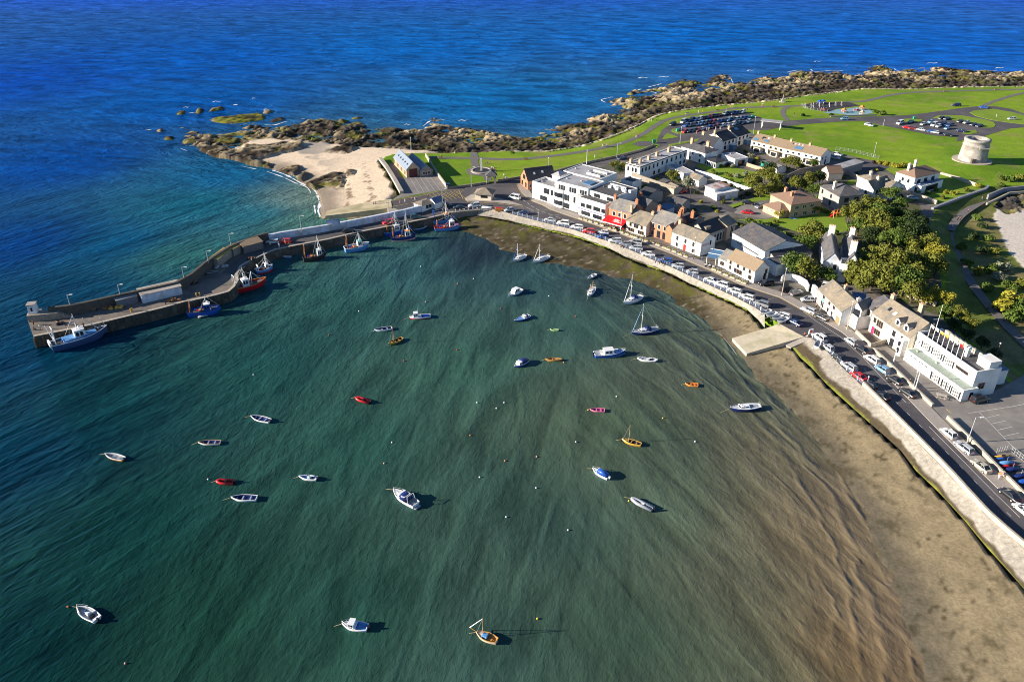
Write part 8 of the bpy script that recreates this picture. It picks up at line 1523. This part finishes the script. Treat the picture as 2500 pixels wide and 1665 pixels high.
for i, (x, y) in enumerate([(205,801),(158,798),(320,765),(323,764),(405,747),(480,727),(488,726)]):
    q = P(x, y-4); r = empty('mooring_post', q, 0, '%s mooring post, %s along the outer pier edge' % ('yellow' if i in (2,3,5,6) else 'dark', nth(i)), 'mooring post', 'mooring posts on the pier edge'); m_ = PY if i in (2,3,5,6) else PK; mb = MB(); mb.tube((0,0,0),(0,0,.9),.16,n=8); mb.build('shaft', m_, r); mb = MB(); mb.tube((0,0,.9),(0,0,1.05),.24,n=8); mb.build('cap', m_, r)
# slipway head rescue box
q = P(1978,818); r = empty('lifebuoy_box', q, .4, 'white lifebuoy housing at the head of the slipway', 'lifebuoy box'); mb = MB(); mb.box(-.7,.7,-.1,.1,.5,1.9); mb.build('board', PW, r); mb = MB(); mb.tube((0,-.12,1.2),(0,-.2,1.2),.42,n=12); mb.build('lifebuoy', PR, r)
q = P(1218,514.5); r = empty('orange_tender', (q.x,q.y,ZL+.06), .1, 'small orange tub boat standing on the quay by the white skiff', 'boat'); mb = MB(); mb.loft([[(-1.3,-.7,.0),(1.3,-.7,0),(1.3,.7,0),(-1.3,.7,0)],[(-1.5,-.9,1.1),(1.5,-.9,1.1),(1.5,.9,1.1),(-1.5,.9,1.1)]]); mb.build('hull', PO, r); mb = MB(); mb.box(-1.2,1.2,-.6,.6,1.1,1.2); mb.build('cover', PR, r)

# breaking water
foam = mat('foam', (.82,.84,.86), .8, 0)
foamt = mat('thin_foam', (.66,.62,.56), .8, 0)
def foam_line(pts, w, seed, z=.06, gap=.35):
    pl = smooth(path(pts, z), 1.2); g_ = random.Random(seed); mb = MB(); on = True; n = len(pl); i = 0
    nr = offs(pl, 1.0); wv = [w*(.2+.8*abs(math.sin(k*.37+seed)+.6*math.sin(k*.9+seed*2))/1.6*(0.4+.6*g_.random())) for k in range(n)]
    while i < n-2:
        j = min(n-1, i+g_.randint(4, 14))
        if g_.random() > gap:
            for k in range(i, j):
                d0 = (nr[k]-pl[k])*wv[k]; d1 = (nr[k+1]-pl[k+1])*wv[k+1]; a, b_ = (0 if k == i else 1), (0 if k == j-1 else 1)
                mb.add([pl[k]-d0*a*.5, pl[k+1]-d1*b_*.5, pl[k+1]+d1*b_*.5, pl[k]+d0*a*.5], [(0,1,2,3)])
        i = j
    if mb.v:
        o = mb.build('surf_foam', foam if w > .35 else foamt); tag(o, 'thin broken white foam where the waves reach the shore', 'foam', kind='stuff')
foam_line([(664,415),(700,428),(735,447),(765,462),(776,480),(780,500),(777,515),(782,528)], 1.6, 1, gap=.2)
foam_line([(650,418),(690,432),(720,446),(750,458),(762,480),(768,505),(770,522)], 1.0, 2, gap=.45)
foam_line([(1700,772),(1763,820),(1827,907)], .25, 3, gap=.5)
foam_line([(1950,1032),(2012,1112),(2074,1200),(2126,1284),(2168,1372)], .25, 7, gap=.6)
for i, (x, y, s_) in enumerate(((530,248,12),(470,276,10),(455,262,8),(576,256,6),(650,267,6),(618,228,14),(726,288,8),(740,290,6),(1078,292,10),(1130,294,12),(995,304,9),(362,317,10),(352,360,14),(620,240,5),(2275,154,14),(2440,166,10),(1570,190,12),(1620,188,14),(1832,172,8),(1996,150,8))):
    foam_line([(x-s_,y+1.5),(x-s_*.3,y-1),(x+s_*.4,y+.5),(x+s_,y-1.2)], 1.6, 20+i, gap=.15)

foam_line([(x, y-2.5) for x, y in COAST[3:40]], 1.3, 50, gap=.80)
foam_line([(x, y-2.5) for x, y in COAST[34:-1]], 1.5, 51, gap=.82)
foam_line([(440,362),(466,372),(505,388),(554,396),(593,406),(640,416)], .8, 52, gap=.6)
